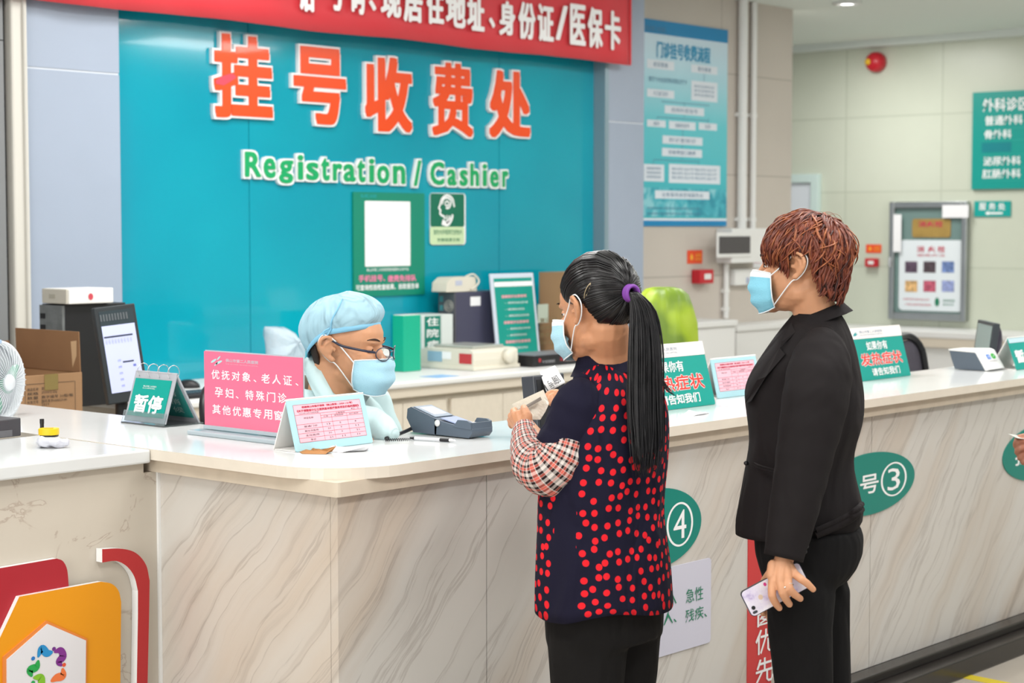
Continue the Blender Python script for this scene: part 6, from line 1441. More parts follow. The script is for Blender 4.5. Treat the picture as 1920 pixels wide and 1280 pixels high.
# ---------------------------------------------------------------- woman in the dotted shirt
def woman_dots():
    D0 = 4.33; face = V((-.10, 1, 0)).normalized(); L_ = V((-face.y, face.x, 0))   # her left is towards -X
    base = PD(1135, 900, D0); root = thing('person', 'woman with black ponytail, red-dotted navy shirt and checked sleeves standing at the counter', 'person', (base.x, base.y, 0), 'customers standing at the counter')
    # --- head
    ho = PD(1118, 578, 4.31); hf = V((.13, 1, 0)); u, l, n_ = basis(hf, pitch=.18, roll=.0); hfr = Fr(ho, u, l, n_)
    s = 1.0; hb = MB(); P3 = head_parts(hb, ho, hfr, s)
    neck0 = P3(-.025, 0, -.05); nb = PD(1142, 690, 4.36)
    hb.capsule([neck0, (neck0+nb)/2, nb-V((0, 0, .05))], [.054, .054, .062], 18)
    sh_l, sh_r = PD(1086, 752, 4.225), PD(1206, 752, 4.50)
    hip = PD(1135, 1130, 4.36)
    mid = PD(1138, 900, 4.33)
    bb = MB()
    hb.loft([ring(V((base.x, base.y, z)), face, L_, a, b, 24) for z, a, b in ((hip.z-.05, .10, .14), (hip.z+.1, .095, .13), (mid.z, .09, .125), (mid.z+.12, .1, .14), (sh_l.z-.03, .06, .11), (sh_l.z+.02, .045, .055))])
    el_l = PD(1046, 882, 4.24); wr_l = PD(983, 797, 4.48); el_r = PD(1168, 848, 4.66); wr_r = PD(1068, 760, 4.78)
    hb.capsule([sh_l, el_l], [.036, .034]); hb.capsule([el_l, wr_l], [.036, .024]); hb.capsule([sh_r, el_r], [.045, .038]); hb.capsule([el_r, wr_r], [.036, .024])
    legs = []
    for sg, px in ((1, 1085), (-1, 1195)):
        hp = V((base.x, base.y, hip.z-.06))+L_*.075*sg; kn = V((base.x, base.y, .40))+L_*.08*sg; an = V((base.x, base.y, .07))+L_*.085*sg-face*.01; legs.append((hp, kn, an))
        hb.capsule([hp, kn, an], [.07, .05, .035]); hb.capsule([an-V((0, 0, .025)), an+face*.12-V((0, 0, .04))], [.03, .025])
    body = fuse(hb, .0032, 7)
    # hands: left pinching the bag, right behind it
    d48 = 4.50
    Q = lambda x, y, d: PD(940+x/7.1125, 660+y/7.1125, d)
    palmL = [([Q(300, 1010, 4.475), Q(190, 840, 4.50)], [.021, .0125]), ([Q(300, 1000, 4.47), Q(240, 830, 4.49)], [.02, .0125]), ([Q(300, 1010, 4.48), Q(165, 880, 4.52)], [.02, .012]), ([Q(290, 1030, 4.48), Q(150, 930, 4.535)], [.019, .0115]),
             ([Q(340, 960, 4.465), Q(330, 860, 4.468)], [.018, .0125])]
    fingL = [([Q(190, 840, 4.50), Q(165, 792, 4.525), Q(200, 775, 4.55), Q(255, 790, 4.56)], [.0105, .0095, .0088, .0078]),
             ([Q(165, 880, 4.52), Q(135, 850, 4.545), Q(175, 830, 4.565), Q(225, 835, 4.57)], [.0105, .0095, .0088, .0078]),
             ([Q(150, 930, 4.535), Q(125, 905, 4.56), Q(165, 880, 4.58), Q(210, 885, 4.585)], [.010, .0092, .0085, .0075]),
             ([Q(140, 975, 4.54), Q(128, 955, 4.565), Q(160, 935, 4.585), Q(195, 935, 4.59)], [.009, .0082, .0078, .007]),
             ([Q(345, 920, 4.462), Q(345, 850, 4.466), Q(318, 790, 4.48), Q(300, 742, 4.5)], [.0135, .0122, .0112, .009])]
    handL = fingers_mesh(palmL, fingL)
    wrR = Q(900, 640, 4.74)
    palmR = [([wr_r, Q(740, 600, 4.735)], [.02, .013]), ([wr_r, Q(745, 565, 4.74)], [.02, .013]), ([wr_r, Q(750, 640, 4.735)], [.018, .012])]
    fingR = [([Q(745, 565, 4.74), Q(690, 545, 4.745), Q(640, 560, 4.745), Q(610, 590, 4.74)], [.0105, .0095, .009, .008]), ([Q(740, 600, 4.735), Q(690, 590, 4.735), Q(655, 610, 4.73), Q(635, 640, 4.725)], [.0105, .0095, .009, .008]),
             ([Q(745, 630, 4.735), Q(700, 630, 4.73), Q(672, 650, 4.725), Q(660, 680, 4.72)], [.010, .0092, .0085, .0075]), ([Q(755, 660, 4.735), Q(715, 665, 4.73), Q(695, 685, 4.725), Q(690, 705, 4.72)], [.009, .0085, .008, .007]),
             ([Q(780, 580, 4.755), Q(730, 550, 4.765), Q(680, 555, 4.765), Q(640, 575, 4.76)], [.012, .0115, .0105, .009])]
    handR = fingers_mesh(palmR, fingR)
    bo = build('body', merge(body, handL, handR), M['skin_tan'], root)
    eyes(P3, hfr, s, root)
    mask(P3, hfr, s, root, mask_pale, side_x=.046)
    # --- hair: smooth cap, combed strands and ponytail
    hk = hair_mat('black_hair', '#0c0b0d', .27, '#1d1a1c')
    cap = MB(); cen = P3(-.02, 0, .035); rr = (.105, .0835, .0965)
    tie = PD(1158, 549, 4.245)
    pole = ((tie-cen)).normalized()
    def onsurf(d, k=1.0):
        x, y, z = d.dot(u), d.dot(l), d.dot(n_); q = 1/math.sqrt((x/rr[0])**2+(y/rr[1])**2+(z/rr[2])**2); return cen+d*q*k
    def hairline(az):      # elevation (height of the head frame) of the hair edge; az 0 = forehead
        a = abs(math.degrees(az)); tab = [(0, .062), (35, .052), (60, .020), (78, .012), (88, .020), (100, .012), (118, -.034), (140, -.082), (180, -.10)]
        for (a0, z0_), (a1, z1_) in zip(tab, tab[1:]):
            if a <= a1: return z0_+(z1_-z0_)*(a-a0)/(a1-a0)
        return tab[-1][1]
    def edge_dir(az):
        zt = hairline(az); d = V((0, 0, 0))
        for el_ in [i*.02 for i in range(78, -70, -1)]:
            d = (u*math.cos(az)+l*math.sin(az))*math.cos(el_)+n_*math.sin(el_)
            if (onsurf(d)-ho).dot(n_) <= zt: break
        return d.normalized()
    NA = 72; rings = []
    eds = [edge_dir(2*PI*i/NA-PI) for i in range(NA)]
    def slerp(a, b_, t_):
        w_ = math.acos(max(-1, min(1, a.dot(b_)))); return a if w_ < 1e-4 else (a*math.sin((1-t_)*w_)+b_*math.sin(t_*w_))/math.sin(w_)
    topd = (n_*.92+u*.1).normalized()
    def slerp(a, b_, t_):
        wgt = max(0, a.dot(u)*.9+.35)
        return (a*(1-t_)**1.5+topd*(1.6*wgt*t_*(1-t_))+b_*t_**1.5).normalized()
    for k in range(14):
        t_ = k/13*.985; rings.append([onsurf(slerp(e, pole, t_), .955+.045*min(1, k/1.5)+.012*math.sin(PI*t_)) for e in eds])
    cap.loft(rings, cap=False)
    hr = build('hair', cap, hk, root); sd = hr.modifiers.new('s', 'SOLIDIFY'); sd.thickness = .004; sd.offset = -1
    rng = random.Random(3); gs = []
    for i in range(420):
        az = rng.uniform(-PI, PI); e = edge_dir(az); g_ = []
        lift = 1.006+.012*rng.random()
        for k in range(11):
            t_ = k/10; p = onsurf(slerp(e, pole, t_*.99), (.965 if k == 0 else lift+.008*math.sin(PI*t_))); g_.append(p)
        gs.append(g_)
    build('combed_strands', locks(gs, .0021, 5, rng, .0015), hk, hr)
    gs = []                           # ponytail
    tq = onsurf(pole, 1.03); tq2 = onsurf(pole, 1.20)
    cl = [tq, tq2]+[PD(x, y, d) for x, y, d in ((1207, 585, 4.205), (1211, 650, 4.21), (1211, 720, 4.20), (1212, 790, 4.195), (1214, 850, 4.19), (1212, 895, 4.19))]
    wd = [.010, .013, .030, .040, .041, .041, .036, .022]
    for i in range(380):
        r_ = math.sqrt(rng.random()); th = rng.uniform(0, 2*PI); ca, sa = r_*math.cos(th), r_*math.sin(th)*.62
        ln_ = min(1.0, rng.gauss(.9, .09)); q = []
        kk = len(cl)
        sway = rng.gauss(0, .006)
        for j in range(kk):
            t_ = j/(kk-1)*ln_*(kk-1); j0 = min(int(t_), kk-2); fq = t_-j0; c_ = cl[j0].lerp(cl[j0+1], fq); w_ = wd[j0]+(wd[j0+1]-wd[j0])*fq
            q.append(c_+rt*(ca*w_+sway*(t_/7)**2)+fh*(sa*w_))
        gs.append(spline(q, 3))
    loose = []
    for i in range(26):               # loose ends flicking to the right
        e_ = rng.random(); q = [PD(1226, 640+20*e_, 4.20), PD(1232+3*e_, 680+20*e_, 4.195), PD(1242+6*e_, 708+22*e_, 4.19), PD(1250+20*e_, 724+20*e_, 4.19)]
        loose.append(spline(q, 4))
    build('ponytail', locks(gs, .0026, 5, rng, .002), hk, hr)
    build('loose_strands', locks(loose, .0011, 4, rng, .001), hk, hr)
    mb = MB(); ax = (cl[1]-cl[0]).normalized(); a_ = ax.orthogonal().normalized(); b_ = ax.cross(a_)
    for k in range(3): mb.tube([cl[0]+ax*(.001+.0058*k)+(a_*math.cos(t)+b_*math.sin(t))*.017 for t in [2*PI*i/24 for i in range(24)]], .0045, 8, closed=True)
    build('hair_tie', mb, mat('purple_tie', '#7b3f9c', .6), hr)
    mb = MB(); e0 = PD(1105, 527, 4.2); e1 = PD(1087, 562, 4.2)
    def snap(p):
        d = (p-cen); d = d.normalized(); return onsurf(d, 1.035)
    q = [snap(e0.lerp(e1, i/10)) for i in range(11)]; sd_ = (e1-e0).normalized().cross(fw); loop = [p+sd_*(.0035*math.sin(PI*i/10)) for i, p in enumerate(q)]+[p-sd_*(.0035*math.sin(PI*i/10)) for i, p in enumerate(q)][::-1][1:-1]
    mb.tube(loop, .0011, 6, closed=True); build('hair_clip', mb, mat('pale_gold', '#b8a88c', .25, metal=.8), hr)
    # --- trousers
    tro = cloth_mat('black_trousers', '#100e0e', .8, fold=.35)
    tb = MB()
    tb.loft([ring(V((base.x, base.y, z)), face, L_, a, b, 32) for z, a, b in ((hip.z-.08, .12, .165), (hip.z+.0, .125, .168), (hip.z+.1, .115, .155))])
    for hp, kn, an in legs: tb.capsule([hp, (hp+kn)/2, kn, an], [.098, .088, .07, .058], 18)
    build('trousers', fuse(tb, .008, 4), tro, root)
    for hp, kn, an in legs:
        mb = MB(); mb.ball(an+face*.05-V((0, 0, .03)), (.12, .045, .04), Fr((0, 0, 0), face, L_, (0, 0, 1)), 20)
        for i, v_ in enumerate(mb.v): mb.v[i].z = max(v_.z, .004)
        build('shoe', mb, M['black_plastic'], root)
    # --- shirt torso with dots
    navy = cloth_mat('navy_shirt', '#131126', .85, fold=.6)
    dots = cloth_mat('dotted_shirt', '#131126', .85, fold=.6); nt, b = nodes(dots)
    uvn = N(nt, 'UVMap'); vo = N(nt, 'TexVoronoi', voronoi_dimensions='2D'); vo.inputs['Scale'].default_value = 33; vo.inputs['Randomness'].default_value = .62; nt.links.new(uvn.outputs[0], vo.inputs['Vector'])
    r_ = ramp(nt, ((.25, '#dc1f2a'), (.275, '#131126'))); nt.links.new(vo.outputs['Distance'], r_.inputs[0]); nt.links.new(r_.outputs[0], b.inputs['Base Color'])
    # silhouette: (pixel row, left px, right px)
    rows = [(1152, 1004, 1266), (1120, 1003, 1264), (1075, 1004, 1261), (1030, 1006, 1255), (985, 1008, 1249), (940, 1010, 1250), (890, 1012, 1256), (840, 1015, 1258), (800, 1022, 1258), (765, 1036, 1254), (740, 1047, 1246), (720, 1062, 1236), (704, 1080, 1218), (692, 1092, 1202), (680, 1102, 1184)]
    rings = []; n = 64
    for ii, (py, xl_, xr_) in enumerate(rows):
        c = PD((xl_+xr_)/2, py, 4.34); c.z = PD((xl_+xr_)/2, py, 4.34-.11*min(1, max(0, (py-700)/120))).z; hw = (xr_-xl_)/2/F*4.34
        k = hw/.158; b_ = .188*k; a_ = .132*k
        if py < 780: a_ = .132*k*(1.0 if py > 720 else .98)
        rg = []
        for j in range(n):
            th = 2*PI*j/n; ct, st = math.cos(th), math.sin(th); p_ = 2.25
            x = math.copysign(abs(ct)**(2/p_), ct)*a_; y = math.copysign(abs(st)**(2/p_), st)*b_
            amp = .006*min(1, (py-690)/250) if py > 690 else 0
            wv = 1+amp*8*(.5*math.sin(th*5+py*.004)+.35*math.sin(th*9+1.3+py*.009)+.25*math.sin(th*14+py*.013))*(.6+.4*math.sin(py*.02+th*2))
            z = c.z+(.012*math.sin(th*3+.6) if py > 1130 else 0)
            rg.append(V((c.x, c.y, z))+face*x*wv+L_*y*wv)
        rings.append(rg)
    # navy side panel on her left: angles where st ~ +1
    def mif(i, j):
        th = 2*PI*(j+.5)/n; d = math.degrees(th)
        return 1 if 84 < d < 108 and i < 9 else 0
    mb = MB(); mb.loft(rings, cap=False, mif=mif); o = build('dotted_shirt', mb, [dots, navy], root, subd=1); sd = o.modifiers.new('s', 'SOLIDIFY'); sd.thickness = .003
    # yoke and collar
    mb = MB(); cr = []
    for (px, py, hw, d) in ((1140, 703, .088, 4.36), (1138, 690, .078, 4.36), (1135, 676, .069, 4.36), (1132, 664, .064, 4.355), (1133, 662, .068, 4.355), (1137, 680, .078, 4.36), (1140, 700, .094, 4.36)):
        c = PD(px, py, d); cr.append([c+face*math.cos(2*PI*k/40)*hw*.95+L_*math.sin(2*PI*k/40)*hw+V((0, 0, -.010*math.cos(2*PI*k/40))) for k in range(40)])
    mb.loft(cr, cap=False); build('collar', mb, navy, root)
    # short navy sleeves
    for sh, el, sg in ((sh_l, el_l, 1), (sh_r, el_r, -1)):
        top = PD(1090, 716, 4.25) if sg == 1 else PD(1200, 716, 4.46)
        path = [top, sh.lerp(top, .45), sh.lerp(el, .12), sh.lerp(el, .45), sh.lerp(el, .70)+(PD(1052, 850, 4.2)-PD(1058, 850, 4.2) if sg == 1 else V((0, 0, 0)))]
        q = spline(path, 7); r_ = lerpl([.022, .048, .061, .063, .066], 7); mb = MB(); mb.tube(q, [r_[i]*(1+.012*math.sin(i*1.1)) for i in range(len(q))], 36, cap=False); mb.ball(q[0], r_[0]*.98, n=18)
        o = build('short_sleeve', mb, navy, root, smooth=True); sd = o.modifiers.new('s', 'SOLIDIFY'); sd.thickness = .003
    # checked long sleeves bunched at the elbow
    chk = cloth_mat('checked_cloth', '#8a4a42', .9, fold=.5, fscale=16); nt, b = nodes(chk)
    uvn = N(nt, 'UVMap'); sp = N(nt, 'SeparateXYZ'); nt.links.new(uvn.outputs[0], sp.inputs[0])
    def stripes(sock, period, duty, phase=0):
        a = N(nt, 'Math', operation='MULTIPLY_ADD'); a.inputs[1].default_value = 1/period; a.inputs[2].default_value = phase; nt.links.new(sock, a.inputs[0])
        f_ = N(nt, 'Math', operation='FRACT'); nt.links.new(a.outputs[0], f_.inputs[0]); g_ = N(nt, 'Math', operation='LESS_THAN'); g_.inputs[1].default_value = duty; nt.links.new(f_.outputs[0], g_.inputs[0]); return g_.outputs[0]
    def mixc(fac, a, b2, mode='MIX'):
        m_ = N(nt, 'Mix', data_type='RGBA', blend_type=mode)
        for i_, v_ in ((0, fac), (6, a), (7, b2)):
            if isinstance(v_, str): m_.inputs[i_].default_value = hexc(v_)
            elif isinstance(v_, (int, float)): m_.inputs[i_].default_value = v_
            else: nt.links.new(v_, m_.inputs[i_])
        return m_.outputs[2]
    sx, sy = sp.outputs['X'], sp.outputs['Y']
    per = .0112
    cu = mixc(stripes(sx, per, .42), '#d8cfc9', '#2a1a1c'); cu = mixc(stripes(sx, per*2, .22, .25), cu, '#d86a5c')
    cv = mixc(stripes(sy, per, .42), '#d8cfc9', '#2a1a1c'); cv = mixc(stripes(sy, per*2, .22, .25), cv, '#d86a5c')
    cc = mixc(.5, cu, cv); nt.links.new(cc, b.inputs['Base Color'])
    for (sh, el, wr, sg) in ((sh_l, el_l, wr_l, 1), (sh_r, el_r, wr_r, -1)):
        st = sh.lerp(el, .40); cuff = el.lerp(wr, .93)
        if sg == 1: path = [st, PD(1056, 850, 4.22), PD(1030, 880, 4.23), PD(1003, 868, 4.29), PD(989, 835, 4.38), PD(984, 806, 4.455)]; rr = [.05, .06, .0635, .056, .041, .031]
        else: path = [st, sh.lerp(el, .8), el+V((0, 0, -.01)), el.lerp(wr, .3), el.lerp(wr, .7), cuff]; rr = [.05, .055, .057, .05, .04, .03]
        q = spline(path, 8); r_ = lerpl(rr, 8); k = len(q); mb = MB()
        rw = [r_[i]*(1+.05*math.sin(i*1.7)+.03*math.sin(i*.8+1)) for i in range(k)]; mb.tube(q, rw, 36)
        for vi in range(len(mb.v)):
            v_ = mb.v[vi]; mb.v[vi] = v_+V((1, 1, 1))*.0
        o = build('checked_sleeve', mb, chk, root, subd=1)
    return root, dict(Q=Q)
womA, inf = woman_dots()
Q = inf['Q']
# plastic bag with a card held by her
bagm = mat('bag_film', '#d9cfc0', .25, trans=.35, bump=.5, bump_scale=40, ior=1.15); 
t = thing('document_bag', 'clear zip bag with brown card held by the woman in the dotted shirt', 'bag', Q(400, 780, 4.52))
pts2 = [(145, 690, 4.545), (560, 500, 4.60), (640, 680, 4.58), (590, 790, 4.56), (520, 900, 4.53), (400, 900, 4.51), (200, 800, 4.53)]
vs = [Q(x, y, d) for x, y, d in pts2]; c = sum(vs, V((0, 0, 0)))/len(vs)
mb = MB(); rings = []
for s_, k in ((1, 0), (.85, .004), (.5, .006), (.02, .007)): rings.append([c+(v_-c)*s_-fh*k for v_ in vs])
mb.loft(rings, cap=False); mb2 = MB(); rings = []
for s_, k in ((1, 0), (.85, -.004), (.5, -.006), (.02, -.007)): rings.append([c+(v_-c)*s_-fh*k for v_ in vs])
mb.loft(rings, cap=False); build('film', mb, bagm, t, smooth=True)
cv = [Q(240, 760, 4.535), Q(560, 610, 4.585), Q(600, 760, 4.565), Q(500, 860, 4.54), Q(400, 870, 4.53)]
cdm = mat('brown_card', '#b39778', .6, noise_amt=.3, noise_scale=30)
mb = MB(); nrm = (cv[1]-cv[0]).cross(cv[3]-cv[0]).normalized()*.0012; mb.add(cv+[p+nrm for p in cv], [(0, 1, 2, 3, 4), (9, 8, 7, 6, 5)]+[(i, (i+1) % 5, 5+(i+1) % 5, 5+i) for i in range(5)]); build('card', mb, cdm, t)
mb = MB(); a, b2, c2, d2 = Q(200, 775, 4.518), Q(520, 590, 4.568), Q(540, 630, 4.566), Q(240, 800, 4.516); off_ = -fh*.009
mb.add([p+off_ for p in (a, b2, c2, d2)]+[p+off_*1.15 for p in (a, b2, c2, d2)], [(0, 1, 2, 3), (7, 6, 5, 4)]+[(i, (i+1) % 4, 4+(i+1) % 4, 4+i) for i in range(4)]); build('dark_stripe', mb, mat('stripe_dark', '#6a5f55', .4), t)

# ---------------------------------------------------------------- woman in the black suit
def woman_suit():
    D0 = 4.4; face = (-rt*math.cos(.22)+fh*math.sin(.22)).normalized(); face = V((face.x, face.y, 0)).normalized(); L_ = V((-face.y, face.x, 0))
    base = PD(1500, 900, D0); root = thing('person', 'woman with short red-brown hair in a black suit, holding a phone', 'person', (base.x, base.y, 0), 'customers standing at the counter')
    ho = PD(1500, 494, 4.38); u, l, n_ = basis(-rt*math.cos(.42)+fh*math.sin(.42), pitch=.04); hfr = Fr(ho, u, l, n_); s = .98
    hb = MB(); P3 = head_parts(hb, ho, hfr, s)
    neck0 = P3(-.02, 0, -.06); nb = PD(1535, 610, 4.4)
    hb.capsule([neck0, (neck0+nb)/2, nb-V((0, 0, .04))], [.050, .052, .060], 18)
    hip = PD(1520, 1020, 4.4); ch = PD(1515, 720, 4.4); wa = PD(1503, 860, 4.4); shc = PD(1535, 650, 4.4)
    hb.loft([ring(c_, face, L_, a, b, 24) for c_, a, b in ((hip-V((0, 0, .06)), .09, .13), (hip, .1, .14), (wa, .085, .11), (ch, .1, .13), (shc, .06, .13), (shc+V((0, 0, .05)), .045, .06))])
    near = -fh     # towards the camera is her left
    side = L_ if L_.dot(fh) < 0 else -L_
    sh_n = PD(1535, 672, 4.275); el_n = PD(1507, 865, 4.19); wr_n = PD(1470, 1052, 4.16)
    sh_f = shc+(shc-sh_n)*.9; sh_f.z = sh_n.z; el_f = sh_f+face*.03-V((0, 0, .27)); wr_f = el_f+face*.06-V((0, 0, .24))
    hb.capsule([sh_n, el_n], [.038, .033]); hb.capsule([el_n, wr_n], [.033, .022]); hb.capsule([sh_f, el_f], [.045, .035]); hb.capsule([el_f, wr_f], [.033, .022])
    legs = []
    hpz = hip.z-.10
    for sg, x0, x1, d0 in ((1, 1502, 1508, 4.31), (-1, 1535, 1545, 4.48)):
        hp = PD(x0 if sg == 1 else 1535, 1090, d0); kn = PD(x1, 1278, d0); kn.z = .43; an = V((kn.x, kn.y, .075))-face*.015; legs.append((hp, kn, an))
        hb.capsule([hp, kn, an], [.07, .048, .034]); hb.capsule([an-V((0, 0, .03)), an+face*.12-V((0, 0, .045))], [.028, .024])
    body = fuse(hb, .0032, 7)
    Z = lambda x, y, d: PD(1380+x/6.4, 1000+y/6.4, d)
    w_ = Z(560, 330, 4.155)
    palm = [([w_, Z(440, 590, 4.135)], [.019, .0115]), ([w_, Z(525, 570, 4.128)], [.021, .0118]), ([w_, Z(615, 545, 4.132)], [.021, .0118]), ([w_, Z(690, 475, 4.145)], [.02, .0112]), ([Z(450, 380, 4.15), Z(430, 500, 4.142)], [.014, .0135])]
    fing = [([Z(440, 590, 4.135), Z(432, 735, 4.128), Z(470, 825, 4.14), Z(520, 892, 4.155)], [.0110, .0096, .0088, .0076]),
            ([Z(525, 570, 4.128), Z(560, 705, 4.12), Z(600, 785, 4.133), Z(642, 848, 4.15)], [.0112, .0098, .009, .0078]),
            ([Z(615, 545, 4.132), Z(640, 655, 4.122), Z(705, 730, 4.132), Z(772, 780, 4.15)], [.0110, .0096, .0088, .0077]),
            ([Z(690, 475, 4.145), Z(780, 545, 4.13), Z(855, 600, 4.133), Z(925, 668, 4.14)], [.0104, .0092, .0085, .0073]),
            ([Z(430, 470, 4.16), Z(360, 560, 4.19), Z(330, 640, 4.2), Z(350, 720, 4.2)], [.013, .0115, .0105, .009])]
    hand = fingers_mesh(palm, fing)
    pr, fr_ = default_hand(wr_f, V((face.x*.15, face.y*.15, -1)), -near, 1, .4); hand2 = fingers_mesh(pr, fr_, .003)
    build('body', merge(body, hand, hand2), M['skin'], root)
    for (x, y, d), dr in (((535, 893, 4.1485), (50, 60)), ((655, 850, 4.143), (45, 60)), ((782, 778, 4.143), (60, 45)), ((935, 668, 4.134), (60, 60))):
        pass
    rc = Z(620, 628, 4.1245); ax = (Z(640, 655, 4.122)-Z(615, 545, 4.132)).normalized(); a_ = ax.orthogonal().normalized(); b_ = ax.cross(a_)
    mb = MB(); mb.tube([Z(632, 618, 4.1265)+(a_*math.cos(t)+b_*math.sin(t))*.0108 for t in [2*PI*i/28 for i in range(28)]], .0012, 6, closed=True); mb.ball(Z(585, 645, 4.115), .0028, n=8); build('finger_ring', mb, mat('silver', '#dcd6ce', .15, metal=1), root)
    eyes(P3, hfr, s, root, shut=0)
    mask(P3, hfr, s, root, mask_out, pleat=3, side_x=.056, drop=-.120)
    # mole
    # --- hair
    h1 = hair_mat('auburn_hair', '#562317', .42, '#80402a'); h2 = hair_mat('auburn_light', '#7c3f28', .42, '#a8663f'); h3 = hair_mat('auburn_dark', '#2a110d', .45, '#421a12')
    cen = P3(-.022, 0, .034); rr = (.106, .089, .088)
    def onsurf(d, k=1.0):
        x, y, z = d.dot(u), d.dot(l), d.dot(n_); return cen+d*(k/math.sqrt((x/rr[0])**2+(y/rr[1])**2+(z/rr[2])**2))
    tab = [(0, .012), (30, .008), (50, .0), (62, -.02), (70, -.034), (75, .028), (105, .028), (111, -.03), (124, -.072), (150, -.092), (180, -.096)]
    def hl(az):
        a = abs(math.degrees(az))
        for (a0, z0_), (a1, z1_) in zip(tab, tab[1:]):
            if a <= a1: return z0_+(z1_-z0_)*(a-a0)/(a1-a0)
        return tab[-1][1]
    def surf_at(az, z, k=1.0):     # point on the hair hull at azimuth az and head height z, hull tapers to the neck below
        zz = z-.034
        if zz >= -.02: 
            q = math.sqrt(max(0, 1-(zz/rr[2])**2)); 
        else:
            q = math.sqrt(max(0, 1-(.02/rr[2])**2))*(1-.30*((-.02-zz)/.12))
        return P3(0, 0, 0)+(u*(-.022*s)+n_*z)+(u*math.cos(az)*rr[0]+l*math.sin(az)*rr[1])*q*k
    NA = 64; rings = []
    for k in range(13):
        t_ = k/12; rg = []
        for i in range(NA):
            az = 2*PI*i/NA; ze = hl(az if az <= PI else az-2*PI); z = ze+(.034+rr[2]*.995-ze)*t_
            rg.append(surf_at(az, z, .955))
        rings.append(rg)
    mb = MB(); mb.loft(rings, cap=False); hr = build('hair', mb, h3, root); sd = hr.modifiers.new('s', 'SOLIDIFY'); sd.thickness = .006; sd.offset = -1
    rng = random.Random(11)
    topz = .034+rr[2]*.985
    def hull(p, k=1.0):
        """push a point onto the hair hull"""
        q = (p-P3(-.022, 0, 0)); x, y, z = q.dot(u), q.dot(l), q.dot(n_); zz = min(max(z-.034, -.16), rr[2]*.97)
        prof = math.sqrt(max(.0, 1-(zz/rr[2])**2)) if zz >= -.02 else .974*(1-.30*((-.02-zz)/.12))
        r0 = math.sqrt((x/rr[0])**2+(y/rr[1])**2) or 1e-6
        if zz > rr[2]*.55:
            d = q-n_*.034; m_ = math.sqrt((d.dot(u)/rr[0])**2+(d.dot(l)/rr[1])**2+(d.dot(n_)/rr[2])**2); return P3(-.022, 0, 0)+n_*.034+d*(k/m_)
        return P3(-.022, 0, 0)+u*(x/r0*prof*k)+l*(y/r0*prof*k)+n_*z
    crown = hull(P3(-.075, .0, .11), 1.0)
    def mk_guides(nn, lift0, lift1, turn, ln0=.05, ln1=.095, zmin=-.2):
        gs = []; tries = 0
        while len(gs) < nn and tries < nn*12:
            tries += 1
            d = V((rng.gauss(0, 1), rng.gauss(0, 1), rng.gauss(.25, 1))).normalized(); p = hull(P3(-.022, 0, .034)+d*.1)
            rel = p-P3(-.022, 0, 0); az = math.atan2(rel.dot(l), rel.dot(u)); z = rel.dot(n_)
            if z < hl(az)+.012 or z < zmin: continue
            lift = rng.uniform(lift0, lift1); ang = rng.gauss(0, turn); ln_ = rng.uniform(ln0, ln1); q = [p]; st_ = ln_/8; wob = rng.uniform(0, 6.28)
            for k in range(8):
                nrm = (p-P3(-.022, 0, .02)).normalized(); away = (p-crown); away = away-nrm*away.dot(nrm)
                away = away.normalized() if away.length > 1e-5 else u.copy()
                down = -n_+nrm*n_.dot(nrm); fwd = u-nrm*u.dot(nrm); fz = max(0, rel.dot(u)/.1)
                g_ = (away*.9+down*.75+fwd*.35*fz).normalized(); sd_ = nrm.cross(g_); th = ang+.5*turn*math.sin(k*.8+wob); g_ = g_*math.cos(th)+sd_*math.sin(th)
                p = p+g_*st_; p = hull(p, 1.0+lift*math.sin(PI*(k+1)/8.6)+.006)
                r2_ = p-P3(-.022, 0, 0); a2 = math.atan2(r2_.dot(l), r2_.dot(u))
                q.append(p)
                if r2_.dot(n_) < hl(a2)-.004: break
            if len(q) >= 5: gs.append(q)
        return gs
    build('hair_locks', locks(mk_guides(1000, .005, .07, .25), .0040, 5, rng, .003, flat=.5), h1, hr)
    build('light_locks', locks(mk_guides(230, .03, .11, .45, zmin=.02), .0030, 5, rng, .004), h2, hr)
    build('dark_locks', locks(mk_guides(160, .0, .06, .4), .0034, 5, rng, .003), h3, hr)
    build('nape_locks', locks(mk_guides(260, .0, .03, .12, .03, .05), .0034, 5, rng, .002), h1, hr)
    gs = []
    for i in range(26):               # flyaway curls at the crown
        c = PD(1548+rng.uniform(-22, 16), 418+rng.uniform(-6, 10), 4.38+rng.uniform(-.04, .04)); r_ = rng.uniform(.018, .032); a0 = rng.uniform(1.7, 2.8)
        gs.append([c+rt*(r_*math.cos(a0-2.6*k/10))+upv*(r_*.95*math.sin(a0-2.6*k/10)-.004)+fh*.002*k for k in range(11)])
    build('flyaway_curls', locks(gs, .0011, 4, rng, .003), h2, hr)
    gs = []
    for i in range(60):               # fringe and nape ends
        az = rng.uniform(-1.0, 1.0); q = [surf_at(az*.8, .10, 1.03), surf_at(az*.9, .075, 1.06), surf_at(az, .04, 1.05), surf_at(az*1.05, .006+rng.uniform(-.008, .01), .995)]; gs.append(spline(q, 3))
    build('fringe', locks(gs, .0034, 5, rng, .003), h1, hr)
    # --- suit
    suit = cloth_mat('black_suit_cloth', '#1a1617', .85, scale=1200, amt=.3, fold=.6, fscale=7); slk = cloth_mat('black_trouser_cloth', '#0e0d0e', .9, fold=.6, fscale=8)
    rows = [(1006, 1380, 1598), (980, 1378, 1620), (950, 1384, 1617), (905, 1394, 1604), (868, 1401, 1598), (835, 1407, 1604), (800, 1403, 1616), (765, 1398, 1618), (740, 1396, 1617), (715, 1403, 1614), (690, 1416, 1610), (665, 1432, 1606), (640, 1448, 1600), (618, 1464, 1592), (600, 1478, 1584), (586, 1490, 1574)]
    rings = []; n = 56
